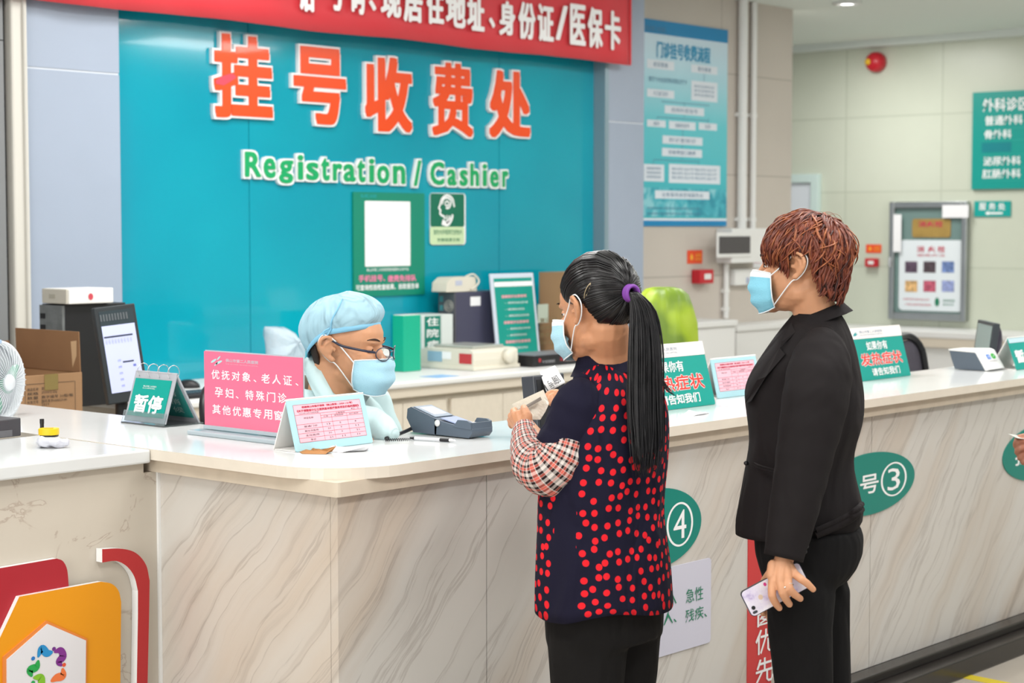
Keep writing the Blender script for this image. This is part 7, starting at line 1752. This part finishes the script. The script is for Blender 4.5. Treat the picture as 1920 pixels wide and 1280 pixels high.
    for (py, xl_, xr_) in rows:
        c = PD((xl_+xr_)/2, py, 4.41); c.z = PD((xl_+xr_)/2, py, 4.41-.09*min(1, max(0, (py-640)/120))).z; hw = (xr_-xl_)/2/F*4.41; a_ = hw*1.0
        if py > 930: b_ = .155
        elif py > 850: b_ = .135
        elif py > 690: b_ = .155
        elif py > 640: b_ = .165
        elif py > 610: b_ = .135
        else: b_ = .085
        rg = []
        for j in range(n):
            th = 2*PI*j/n; ct, st = math.cos(th), math.sin(th); p_ = 2.2
            x = math.copysign(abs(ct)**(2/p_), ct)*a_; y = math.copysign(abs(st)**(2/p_), st)*b_
            wv = 1+.012*math.sin(th*6+py*.011)+.008*math.sin(th*11+py*.03)
            z = c.z
            if py > 940: z += -.006-.0*ct
            rg.append(V((c.x, c.y, z))+face*x*wv+L_*y*wv)
        rings.append(rg)
    mb = MB(); mb.loft(rings, cap=False); o = build('suit_jacket', mb, suit, root, subd=1); sd = o.modifiers.new('s', 'SOLIDIFY'); sd.thickness = .004
    jk = o
    mb = MB(); q = spline([PD(x, y, 4.245) for x, y in ((1530, 1003), (1560, 990), (1590, 975), (1608, 962))]+[PD(1617, 952, 4.34)], 6); mb.tube(q, [.007]*(len(q)-1)+[.004], 10, flat=1.3); q2 = [p+V((0, 0, .011)) for p in q]; mb.tube(q2, [.007]*(len(q)-1)+[.004], 10)
    build('rolled_hem', mb, suit, jk)
    # near sleeve
    def sleeve(path, rr, nm='sleeve'):
        q = spline(path, 7); r_ = lerpl(rr, 7); mb = MB(); k = len(q); mb.tube(q, [r_[i]*(1+.012*math.sin(i*1.3)) for i in range(k)], 32, cap=False, flat=.88, ref=tuple(fh)); mb.ball(q[0], r_[0]*.99, n=20)
        o = build(nm, mb, suit, jk, smooth=True); sd = o.modifiers.new('s', 'SOLIDIFY'); sd.thickness = .003; return o
    sl = sleeve([PD(1545, 632, 4.31), PD(1543, 648, 4.285), PD(1538, 690, 4.25), PD(1527, 760, 4.215), PD(1511, 840, 4.19), PD(1500, 900, 4.18), PD(1484, 975, 4.168), PD(1469, 1046, 4.16)], [.03, .055, .075, .077, .068, .062, .055, .0455])
    sleeve([sh_f-V((0, 0, .01)), sh_f.lerp(el_f, .5), el_f, el_f.lerp(wr_f, .5), wr_f], [.066, .07, .058, .05, .044])
    for (x, y) in ((1513, 1024), (1510, 1034)):
        mb = MB(); mb.ball(PD(x, y, 4.155), (.0045, .0045, .0045), n=12); build('cuff_button', mb, M['black_plastic'], sl)
    # collar and lapel
    mb = MB(); cr = []
    for (px, py, ha, hb_, d, tl_) in ((1532, 604, .066, .070, 4.40, .30), (1530, 592, .060, .064, 4.40, .34), (1528, 584, .056, .060, 4.40, .36), (1530, 584, .060, .064, 4.40, .36), (1535, 604, .076, .08, 4.40, .34)):
        c = PD(px, py, d); ud = (face*math.cos(tl_)-V((0, 0, 1))*math.sin(tl_)); cr.append([c+ud*math.cos(2*PI*k/40)*ha*1.15+L_*math.sin(2*PI*k/40)*hb_ for k in range(40)])
    mb.loft(cr, cap=False); build('collar', mb, suit, jk)
    def onjacket(px, py, off=.004):
        """point on the near side of the jacket at a pixel"""
        best = None
        for i in range(len(rows)-1):
            y0, y1 = rows[i][0], rows[i+1][0]
            if y1 <= py <= y0:
                t_ = (y0-py)/(y0-y1); xl_ = rows[i][1]+(rows[i+1][1]-rows[i][1])*t_; xr_ = rows[i][2]+(rows[i+1][2]-rows[i][2])*t_
                cx = (xl_+xr_)/2; hw = (xr_-xl_)/2; f_ = max(-.98, min(.98, (px-cx)/hw)); bdep = .155 if py > 690 else .14
                if py < 640: bdep = .10
                return PD(px, py, 4.41-(bdep+off)*(1-abs(f_)**2.2)**(1/2.2)-.004)
        return PD(px, py, 4.3)
    lap = [(1483, 604), (1466, 640), (1444, 676), (1420, 712), (1399, 742), (1397, 756), (1408, 752), (1436, 706), (1472, 664), (1462, 652), (1492, 622)]
    mb = MB(); top = [onjacket(x, y, .012) for x, y in lap]; bot = [onjacket(x, y, .003) for x, y in lap]; nn = len(lap)
    ctr = sum(top, V((0, 0, 0)))/nn
    mb.add(top+bot, [(i, (i+1) % nn, nn+(i+1) % nn, nn+i) for i in range(nn)]); mb.add(top, [tuple(range(nn))]); build('lapel', mb, suit, jk)
    q = [onjacket(x, y, .002) for x, y in ((1414, 868), (1428, 874), (1452, 880))]; mb = MB(); mb.tube(spline(q, 4), .0024, 6); mb.tube(spline([p-V((0, 0, .006)) for p in q], 4), .0022, 6); build('pocket_welt', mb, suit, jk)
    mb = MB(); mb.ball(PD(1399, 868, 4.38), (.006, .006, .006), n=12); build('jacket_button', mb, M['black_plastic'], jk)
    # white blouse sliver at the neck
    # trousers
    tb = MB()
    prow = [(1005, 1415, 1618), (1035, 1417, 1616), (1060, 1424, 1606), (1085, 1432, 1588)]
    rg = []
    for (py, xl_, xr_) in [(985, 1420, 1612)]+prow:
        c = PD((xl_+xr_)/2, py, 4.40); hw = (xr_-xl_)/2/F*4.40; rg.append(ring(c, face, L_, hw, .155 if py < 1070 else .14, 36))
    tb.loft(rg)
    for (hp, kn, an), xs_ in zip(legs, (((1502, 1110, .082), (1500, 1180, .077), (1507, 1278, .070)), ((1535, 1110, .078), (1545, 1190, .064), (1552, 1278, .058)))):
        dd = (hp-EYEP).dot(fw); pts = [PD(x, y, dd) for x, y, r_ in xs_]+[V((kn.x, kn.y, .40)), V((an.x, an.y, .1))]
        tb.capsule(pts, [r_ for x, y, r_ in xs_]+[.056, .045], 20)
    build('trousers', fuse(tb, .007, 4), slk, root)
    for hp, kn, an in legs:
        mb = MB(); mb.ball(an+face*.05-V((0, 0, .03)), (.12, .042, .045), Fr((0, 0, 0), face, L_, (0, 0, 1)), 20)
        for i, v_ in enumerate(mb.v): mb.v[i].z = max(v_.z, .004)
        build('shoe', mb, M['black_plastic'], root)
    return Z
Zf = woman_suit()
# phone in her hand
dP = 4.158
c4 = [PD(x, y, d) for x, y, d in ((1395, 1107, dP), (1411, 1158, dP), (1521, 1099, dP+.012), (1503, 1050, dP+.012))]
u = (c4[2]-c4[1]).normalized(); fr = Fr(c4[1], u, c4[0]-c4[1]); Lp = (c4[2]-c4[1]).length; Wp = (c4[0]-c4[1]).length
if fr.n.dot(fw) > 0: fr = Fr(fr.o, fr.u, fr.v, -fr.n)
t = thing('mobile_phone', 'mobile phone in a pale lilac patterned case held by the woman in the black suit', 'phone', c4[1])
pc = mat('phone_case', '#d5cfe0', .2, coat=.6); nt, b = nodes(pc); tcn = N(nt, 'TexCoord'); no = N(nt, 'TexNoise'); no.inputs['Scale'].default_value = 30; no.inputs['Detail'].default_value = 3; nt.links.new(tcn.outputs['Object'], no.inputs['Vector'])
r = ramp(nt, ((.3, '#9a86b8'), (.42, '#cfc6dc'), (.6, '#e3dfe6'), (.75, '#b8a5cc'))); nt.links.new(no.outputs['Fac'], r.inputs[0]); nt.links.new(r.outputs[0], b.inputs['Base Color'])
mb = MB(); mb.rbox(fr, 0, Lp, 0, Wp, -.008, 0, .010, seg=6); build('case', mb, mat('phone_edge', '#2a2a32', .2), t, bevel=.001)
mb = MB(); mb.rbox(fr, .0016, Lp-.0016, .0016, Wp-.0016, 0, .0006, .009, seg=6); build('patterned_back', mb, pc, t)
mb = MB(); a, b_ = fr.uv(1412.5, 1139); mb.prism(fr, ellipse(a, b_, .0045, .0045, 18), .0006, .0022); build('camera_lens', mb, M['black_plastic'], t)
mb = MB(); a, b_ = fr.uv(1416, 1147); mb.rbox(fr, a-.006, a+.006, b_-.003, b_+.003, .0006, .0012, .003); build('camera_flash', mb, M['dark_grey_plastic'], t)
mb = MB(); a, b_ = fr.uv(1434, 1095); mb.prism(fr, ellipse(a, b_, .0035, .0045, 16), .0006, .0009); build('pink_heart', mb, mat('heart_pink', '#c83a80', .4), t)
mb = MB(); a, b_ = fr.uv(1426, 1119); mb.prism(fr, ellipse(a, b_, .0055, .006, 16), .0006, .0009); build('round_mark', mb, mat('mark_beige', '#d2bba6', .4), t)

# ---------------------------------------------------------------- clerk
def clerk():
    face = (rt*math.cos(.33)-fh*math.sin(.33)).normalized(); L_ = V((-face.y, face.x, 0))
    root = thing('person', 'man in pale mint coat, blue bouffant cap, glasses and face mask seated behind the counter', 'person', (3.68, 3.95, 0))
    ho = PD(652, 648, 5.06); u, l, n_ = basis(face, pitch=.06, roll=.0); hfr = Fr(ho, u, l, n_); s = 1.08
    hb = MB(); P3 = head_parts(hb, ho, hfr, s, True)
    neck0 = P3(-.03, 0, -.05); nb = PD(618, 752, 5.08)
    hb.capsule([neck0, (neck0+nb)/2, nb-V((0, 0, .04))], [.062, .066, .074], 18)
    bc = PD(606, 790, 5.10); bf = (rt*.75-fh*.66).normalized(); bl_ = V((-bf.y, bf.x, 0)); seat = V((bc.x, bc.y, .62))-bf*.04
    shn = bc+V((0, 0, .0))-bl_*.17; shf = bc+bl_*.17       # camera side is his right
    near = -bl_ if (-bl_).dot(fh) < 0 else bl_
    sn = V((bc.x, bc.y, 1.115))+near*.165; sf = V((bc.x, bc.y, 1.115))-near*.165
    hb.loft([ring(V((seat.x, seat.y, .5)), bf, bl_, .12, .16, 24), ring(V((seat.x, seat.y, .7)), bf, bl_, .11, .15, 24), ring(V((bc.x, bc.y, .95)), bf, bl_, .1, .15, 24), ring(V((bc.x, bc.y, 1.10)), bf, bl_, .07, .13, 24), ring(V((bc.x, bc.y, 1.14)), bf, bl_, .05, .07, 24)])
    wr_n = PD(684, 800, 4.98); el_n = PD(622, 803, 5.13)
    el_f = sf+bf*.12-V((0, 0, .26)); wr_f = el_f+bf*.15+V((0, 0, .06))
    hb.capsule([sn, el_n], [.048, .04]); hb.capsule([el_n, wr_n], [.038, .027]); hb.capsule([sf, el_f], [.048, .04]); hb.capsule([el_f, wr_f], [.038, .027])
    for sg in (-1, 1):
        hp = seat+bl_*.09*sg-V((0, 0, .04)); kn = hp+bf*.36; an = kn-V((0, 0, .42)); an.z = .09; hb.capsule([hp, kn, an], [.08, .055, .04])
    body = fuse(hb, .0032, 7)
    pa, fg = default_hand(wr_n, V((bf.x, bf.y, -.05)), V((0, 0, 1)), 1, .9, .85); h1 = fingers_mesh(pa, fg, .0025)
    pa, fg = default_hand(wr_f, V((bf.x, bf.y, -.1)), V((0, 0, 1)), -1, .3); h2 = fingers_mesh(pa, fg, .003)
    build('body', merge(body, h1, h2), M['skin'], root)
    eyes(P3, hfr, s, root, shut=1.0); mask(P3, hfr, s, root, mask_pale, pleat=2, side_x=.050, drop=-.120, top=-.024)
    # short dark hair at the nape and sideburn
    stub = mat('stubble_hair', '#3a2d27', .9, bump=.6, bump_scale=500); rings = []
    mb = MB()
    for k in range(6):
        z = .0-.060*k/5; rg = []
        for i in range(20):
            az = math.radians(122+116*i/19); rg.append(P3(-.016+math.cos(az)*.088*(1-.05*k), math.sin(az)*.0725*(1-.04*k), z))
        rings.append(rg)
    vs = [p for r_ in rings for p in r_]; mb.add(vs, [(i*20+j, i*20+j+1, (i+1)*20+j+1, (i+1)*20+j) for i in range(5) for j in range(19)], smooth=True)
    o = build('hair', mb, stub, root); sd = o.modifiers.new('s', 'SOLIDIFY'); sd.thickness = .004; sd.offset = 0
    # bouffant cap
    capm = cloth_mat('bouffant_cap', '#a3c6d4', .8, scale=400, amt=.15, fold=1.0, fscale=14); bandm = mat('cap_band', '#86c0dd', .75)
    # silhouette of the cap in the picture plane about the head axis; band tilts from brow to nape
    sil = [(707, 606), (704, 592), (690, 570), (675, 552), (661, 544), (640, 548), (615, 558), (590, 572), (566, 586), (559, 594), (563, 608), (574, 618), (582, 640), (583, 658)]
    NB = 64; band = []
    for i in range(NB):
        az = 2*PI*i/NB; ca, sa = math.cos(az), math.sin(az)
        zb = .042+.022*ca if ca > 0 else .042+(.074)*ca*abs(ca)**.4
        if abs(sa) > .7: zb += .0
        xr_ = .087*ca-.012; yr_ = .0795*sa
        band.append(P3(xr_*1.06, yr_*1.04, zb*.98))
    cen = P3(-.02, 0, .06)
    rings = [band]
    # back-up axis bulge: the cap is a loose dome leaning backwards
    dome = [(.10, 1.05, .10), (.24, 1.10, .24), (.40, 1.10, .40), (.56, 1.02, .57), (.70, .90, .73), (.82, .70, .86), (.92, .46, .95), (1.0, .08, 1.0)]
    for k, (t_, sc_, hh_) in enumerate(dome):
        rg = []; axu = (n_*.97+u*.10)
        for i in range(NB):
            az = 2*PI*i/NB; b_ = band[i]; c_ = P3(-.018, 0, .045); off = b_-c_; off = off-n_*(off.dot(n_)*min(1, t_*1.15))
            cr = abs(math.sin(az*5.5+k*.35+noise.noise(V((az, k*.4, 3)))*2)); lump = 1+(.045*(cr-.5)+.05*noise.noise(V((math.cos(az)*3, math.sin(az)*3, k*.9))))*min(1, (k+.6)/1.6)
            back = max(0, -math.cos(az))**1.3; extra = u*(-.030*back*math.sin(PI*min(1, t_*1.1)))-n_*(.018*back*max(0, t_-.45))
            rg.append(c_+off*sc_*lump+axu*(.100*hh_)*s+extra)
        rings.append(rg)
    mb = MB(); mb.loft(rings, cap=False); mb.add(rings[-1], [tuple(range(NB))]); cp = build('bouffant_cap', mb, capm, root, smooth=True, subd=1); sd = cp.modifiers.new('s', 'SOLIDIFY'); sd.thickness = .0012
    lo = [b_-n_*.009 for b_ in band]; hi = [b_+n_*.011 for b_ in band]; ex = [(b_-P3(-.012, 0, .05)) for b_ in band]; ex = [(e-n_*e.dot(n_)).normalized()*.0022 for e in ex]
    mb = MB(); rg = [[p+e for p, e in zip(lo, ex)], [p+e*1.6 for p, e in zip(band, ex)], [p+e for p, e in zip(hi, ex)]]; mb.loft(rg, cap=False); o = build('cap_band', mb, bandm, cp); sd = o.modifiers.new('s', 'SOLIDIFY'); sd.thickness = .0015
    mb = MB(); sgn = -1 if (-l).dot(fw) < 0 else 1
    q = [P3(-.01, .088*sgn, .045), P3(-.006, .094*sgn, .07), P3(.006, .088*sgn, .1), P3(.01, .07*sgn, .125)]; mb.tube(spline(q, 5), .0022, 6); mb.tube(spline([P3(-.012, .09*sgn, .05), P3(-.028, .095*sgn, .038), P3(-.02, .092*sgn, .028), P3(-.01, .09*sgn, .045)], 4), .002, 6)
    build('cap_tie', mb, bandm, cp)
    # glasses
    fm = mat('navy_frame', '#1f2238', .3); lens = mat('spectacle_lens', '#e8eef2', .02, trans=.95, ior=1.1); gl = MB()
    gx, gz = .124, -.010
    lc = []
    for sg in (-1, 1):
        o_ = [P3(gx-.016*(abs(a_)/.055)**2, a_*sg, z_) for a_, z_ in [(.035+.0250*math.cos(t), gz+.0175*math.sin(t)) for t in [2*PI*i/28 for i in range(28)]]]; gl.tube(o_, .0017, 6, closed=True); lc.append(o_)
    build_gl = gl
    q = [P3(gx, -.0105, gz+.004), P3(gx+.003, 0, gz+.007), P3(gx, .0105, gz+.004)]; gl.tube(spline(q, 4), .0013, 6)
    go = build('glasses', gl, mat('metal_frame', '#4a4c5a', .25, metal=.7), root)
    for o_ in lc: mb = MB(); mb.add(o_, [tuple(range(28))]); e = build('lens', mb, lens, go)
    for sg in (-1, 1):
        mb = MB(); q = spline([P3(gx-.02, .061*sg, gz+.005), P3(.08, .074*sg, gz+.008), P3(.02, .080*sg, gz+.016), P3(-.01, .084*sg, .018), P3(-.03, .083*sg, .005)], 5); mb.tube(q, .0034, 8, flat=.5, ref=tuple(l)); build('temple_arm', mb, fm, go)
    # coat
    coat = cloth_mat('mint_coat', '#bfd6d8', .85, fold=.5, fscale=9); inner = cloth_mat('dark_shirt', '#3b3a52', .85)
    rows = [(.70, .16, .19, 0), (.86, .15, .195, 0), (.98, .145, .20, 0), (1.04, .14, .205, 0), (1.09, .125, .195, 0), (1.125, .11, .165, 0), (1.15, .095, .125, 0), (1.165, .085, .105, 0)]
    rings = []
    for k, (z, a_, b_, _) in enumerate(rows):
        rg = []
        for j in range(48):
            th = 2*PI*j/48; ct, st = math.cos(th), math.sin(th); wv = 1+.018*math.sin(th*6+z*25)+.012*math.sin(th*11+z*40)
            rg.append(V((bc.x, bc.y, z+(.02*(-ct) if k > 4 else 0)))+bf*(math.copysign(abs(ct)**.9, ct)*a_*wv)+bl_*(math.copysign(abs(st)**.9, st)*b_*wv))
        rings.append(rg)
    mb = MB(); mb.loft(rings, cap=False); ct_ = build('coat', mb, coat, root, subd=1); sd = ct_.modifiers.new('s', 'SOLIDIFY'); sd.thickness = .004
    def sl(path, rr):
        q = spline(path, 7); r_ = lerpl(rr, 7); mb = MB(); mb.tube(q, [r_[i]*(1+.03*math.sin(i*1.4)) for i in range(len(q))], 30, cap=True); mb.ball(q[0], r_[0]*.98, n=18); o = build('sleeve', mb, coat, ct_, smooth=True); sd = o.modifiers.new('s', 'SOLIDIFY'); sd.thickness = .003
    wcn = PZ(742, 814, ZT+.016)
    sl([sn-V((0, 0, .01)), sn.lerp(el_n, .5)+V((0, 0, -.0)), el_n+V((0, 0, .01)), wr_n+V((0, 0, .010)), wr_n.lerp(wcn, .6)+V((0, 0, .004)), wcn], [.066, .066, .056, .050, .040, .014])
    sl([sf-V((0, 0, .01)), sf.lerp(el_f, .5), el_f, el_f.lerp(wr_f, .5), wr_f], [.07, .07, .062, .052, .044])
    # open standing collar, from picture points
    def panel(nm, L0, m_, th_=.004):
        vs = [PD(*q) for q in L0]; c = sum(vs, V((0, 0, 0)))/len(vs); mb = MB(); nn = len(vs); mb.add(vs, [tuple(range(nn))]); o = build(nm, mb, m_, ct_); sd = o.modifiers.new('s', 'SOLIDIFY'); sd.thickness = th_; return o
    q1 = spline([PD(*q) for q in ((588, 656, 5.10), (600, 690, 5.03), (616, 722, 4.99), (632, 752, 4.965), (640, 775, 4.955))], 5)
    q0 = spline([PD(*q) for q in ((568, 676, 5.10), (574, 705, 5.02), (590, 740, 4.965), (610, 770, 4.945), (626, 792, 4.94))], 5)
    q2 = spline([PD(*q) for q in ((590, 662, 5.13), (604, 694, 5.07), (620, 726, 5.035), (636, 756, 5.0), (644, 778, 4.98))], 5)
    mb = MB(); kk = len(q1); vs = q0+q1+q2; fs = []
    for i in range(kk-1): fs += [(i, i+1, kk+i+1, kk+i), (kk+i, kk+i+1, 2*kk+i+1, 2*kk+i)]
    mb.add(vs, fs, smooth=True); o = build('collar', mb, coat, ct_); sd = o.modifiers.new('s', 'SOLIDIFY'); sd.thickness = .004
    qa = spline([PD(*q) for q in ((664, 742, 5.0), (676, 722, 5.04), (688, 716, 5.08))], 5); qb = spline([PD(*q) for q in ((672, 775, 4.98), (686, 752, 5.03), (697, 735, 5.08))], 5)
    mb = MB(); kk = len(qa); mb.add(qa+qb, [(i, i+1, kk+i+1, kk+i) for i in range(kk-1)], smooth=True); o = build('collar', mb, coat, ct_); sd = o.modifiers.new('s', 'SOLIDIFY'); sd.thickness = .004
    mb = MB(); cr = []
    for (z, hw) in ((-.03, .075), (-.005, .068), (.012, .066)):
        cc_ = nb+V((0, 0, z-.025)); cr.append([cc_+bf*math.cos(2*PI*k/32)*hw+bl_*math.sin(2*PI*k/32)*hw*.95+V((0, 0, -.02*math.cos(2*PI*k/32))) for k in range(32)])
    mb.loft(cr, cap=False); build('dark_undershirt', mb, inner, ct_)
    tr_ = cloth_mat('grey_trousers', '#33343c', .9); tb = MB()
    for sg in (-1, 1):
        hp = seat+bl_*.09*sg-V((0, 0, .04)); kn = hp+bf*.36; an = V((kn.x, kn.y, .12)); tb.capsule([hp, kn, an], [.095, .07, .055])
    tb.ball(seat-V((0, 0, .02)), (.14, .17, .1), Fr((0, 0, 0), bf, bl_, (0, 0, 1)), 20); build('trousers', fuse(tb, .01, 3), tr_, root)
    for sg in (-1, 1):
        kn = seat+bl_*.09*sg+bf*.36; mb = MB(); mb.ball(V((kn.x, kn.y, .05))+bf*.05, (.13, .05, .045), Fr((0, 0, 0), bf, bl_, (0, 0, 1)), 18)
        for i, v_ in enumerate(mb.v): mb.v[i].z = max(v_.z, .004)
        build('shoe', mb, M['black_plastic'], root)
clerk()

# ---------------------------------------------------------------- person cut by the right edge
def person_right():
    face = V((-.15, 1, 0)).normalized(); L_ = V((-face.y, face.x, 0)); D = 5.55
    b0 = PD(2075, 900, 5.5); root = thing('person', 'person almost out of frame at the right edge, only a hand holding a card shows', 'person', (b0.x, b0.y, 0), 'customers standing at the counter')
    c = V((b0.x, b0.y, 0)); hb = MB(); ho = V((c.x, c.y, 1.56)); u, l, n_ = basis(face); hfr = Fr(ho, u, l, n_); P3 = head_parts(hb, ho, hfr, 1.0)
    hb.capsule([P3(-.02, 0, -.06), c+V((0, 0, 1.38))], [.055, .06], 16)
    hb.loft([ring(c+V((0, 0, z)), face, L_, a, b, 24) for z, a, b in ((.82, .1, .15), (.95, .1, .15), (1.1, .09, .13), (1.25, .1, .15), (1.36, .07, .16), (1.42, .05, .07))])
    sl_ = c+V((0, 0, 1.34))+L_*.18; sr = c+V((0, 0, 1.34))-L_*.18
    wr = PD(1945, 866, 5.52); el = sl_.lerp(wr, .5)-V((0, 0, .14))-face*.1; er = sr-V((0, 0, .28)); wr2 = er-V((0, 0, .24))+face*.05
    hb.capsule([sl_, el], [.045, .038]); hb.capsule([el, wr], [.036, .025]); hb.capsule([sr, er], [.045, .038]); hb.capsule([er, wr2], [.036, .025]); legs = []
    for sg in (-1, 1):
        hp = c+V((0, 0, .84))+L_*.08*sg; kn = c+V((0, 0, .46))+L_*.09*sg; an = c+V((0, 0, .08))+L_*.09*sg; legs.append((hp, kn, an)); hb.capsule([hp, kn, an], [.08, .055, .038])
    body = fuse(hb, .007, 3)
    W = lambda x, y, d: PD(1560+x/5.333, 640+y/5.333, d)
    wq = wr
    palm = [([wq, W(1930, 1010, 5.5)], [.024, .016]), ([wq, W(1945, 1060, 5.5)], [.024, .015]), ([wq, W(1950, 1120, 5.51)], [.022, .014])]
    fing = [([W(1930, 1000, 5.5), W(1860, 1000, 5.49), W(1845, 1040, 5.5), W(1890, 1060, 5.51)], [.0125, .0118, .011, .010]), ([W(1945, 1060, 5.5), W(1880, 1070, 5.49), W(1860, 1105, 5.5), W(1900, 1120, 5.51)], [.0125, .0118, .011, .010]),
            ([W(1955, 1120, 5.51), W(1900, 1130, 5.5), W(1885, 1160, 5.5), W(1920, 1175, 5.51)], [.012, .0112, .0105, .0095]), ([W(1970, 1170, 5.51), W(1925, 1185, 5.5), W(1915, 1205, 5.5), W(1945, 1215, 5.51)], [.011, .0105, .0095, .0085]),
            ([W(1960, 990, 5.52), W(1925, 960, 5.515), W(1880, 965, 5.51), W(1850, 985, 5.505)], [.0135, .0125, .0115, .0098])]
    pa, fg = default_hand(wr2, V((0, 0, -1)), -L_*-1, 1, .4)
    build('body', merge(body, fingers_mesh(palm, fing, .0025), fingers_mesh(pa, fg, .003)), M['skin_dark'], root)
    eyes(P3, hfr, 1.0, root)
    hk = hair_mat('dark_hair', '#120f0e', .35, '#241c1a'); mb = MB(); mb.ball(P3(-.025, 0, .042), (.104, .085, .092), hfr, 24); build('hair', mb, hk, root)
    red = cloth_mat('dark_red_top', '#8e1f26', .85); tb = MB()
    tb.loft([ring(c+V((0, 0, z)), face, L_, a, b, 30) for z, a, b in ((.74, .13, .185), (.95, .125, .175), (1.1, .12, .16), (1.26, .125, .18), (1.37, .09, .185), (1.43, .06, .08))])
    tb.capsule([sl_, el, el.lerp(wr, .85)], [.062, .054, .040]); tb.capsule([sr, er, er.lerp(wr2, .9)], [.062, .054, .04]); build('red_top', fuse(tb, .009, 3), red, root)
    tb = MB(); tb.loft([ring(c+V((0, 0, z)), face, L_, a, b, 30) for z, a, b in ((.70, .115, .165), (.82, .12, .17), (.9, .11, .16))])
    for hp, kn, an in legs: tb.capsule([hp, kn, an], [.1, .075, .06])
    build('trousers', fuse(tb, .01, 3), cloth_mat('dark_teal_trousers', '#20343a', .9), root)
    for hp, kn, an in legs:
        mb = MB(); mb.ball(an+face*.05-V((0, 0, .03)), (.12, .045, .045), Fr((0, 0, 0), face, L_, (0, 0, 1)), 18)
        for i, v_ in enumerate(mb.v): mb.v[i].z = max(v_.z, .004)
        build('shoe', mb, M['black_plastic'], root)
    W2 = lambda x, y, d: PD(1560+x/5.333, 640+y/5.333, d)
    cd = [W2(1760, 925, 5.48), W2(1925, 950, 5.56), W2(1965, 985, 5.50), W2(1850, 968, 5.46)]
    mb = MB(); nn = V((0, 0, .0012)); mb.add(cd+[p+nn for p in cd], [(0, 1, 2, 3), (7, 6, 5, 4)]+[(i, (i+1) % 4, 4+(i+1) % 4, 4+i) for i in range(4)])
    tag(build('card', mb, mat('card_grey', '#b9beb6', .4)), 'thin pale card held by the hand at the right edge', 'card')
person_right()
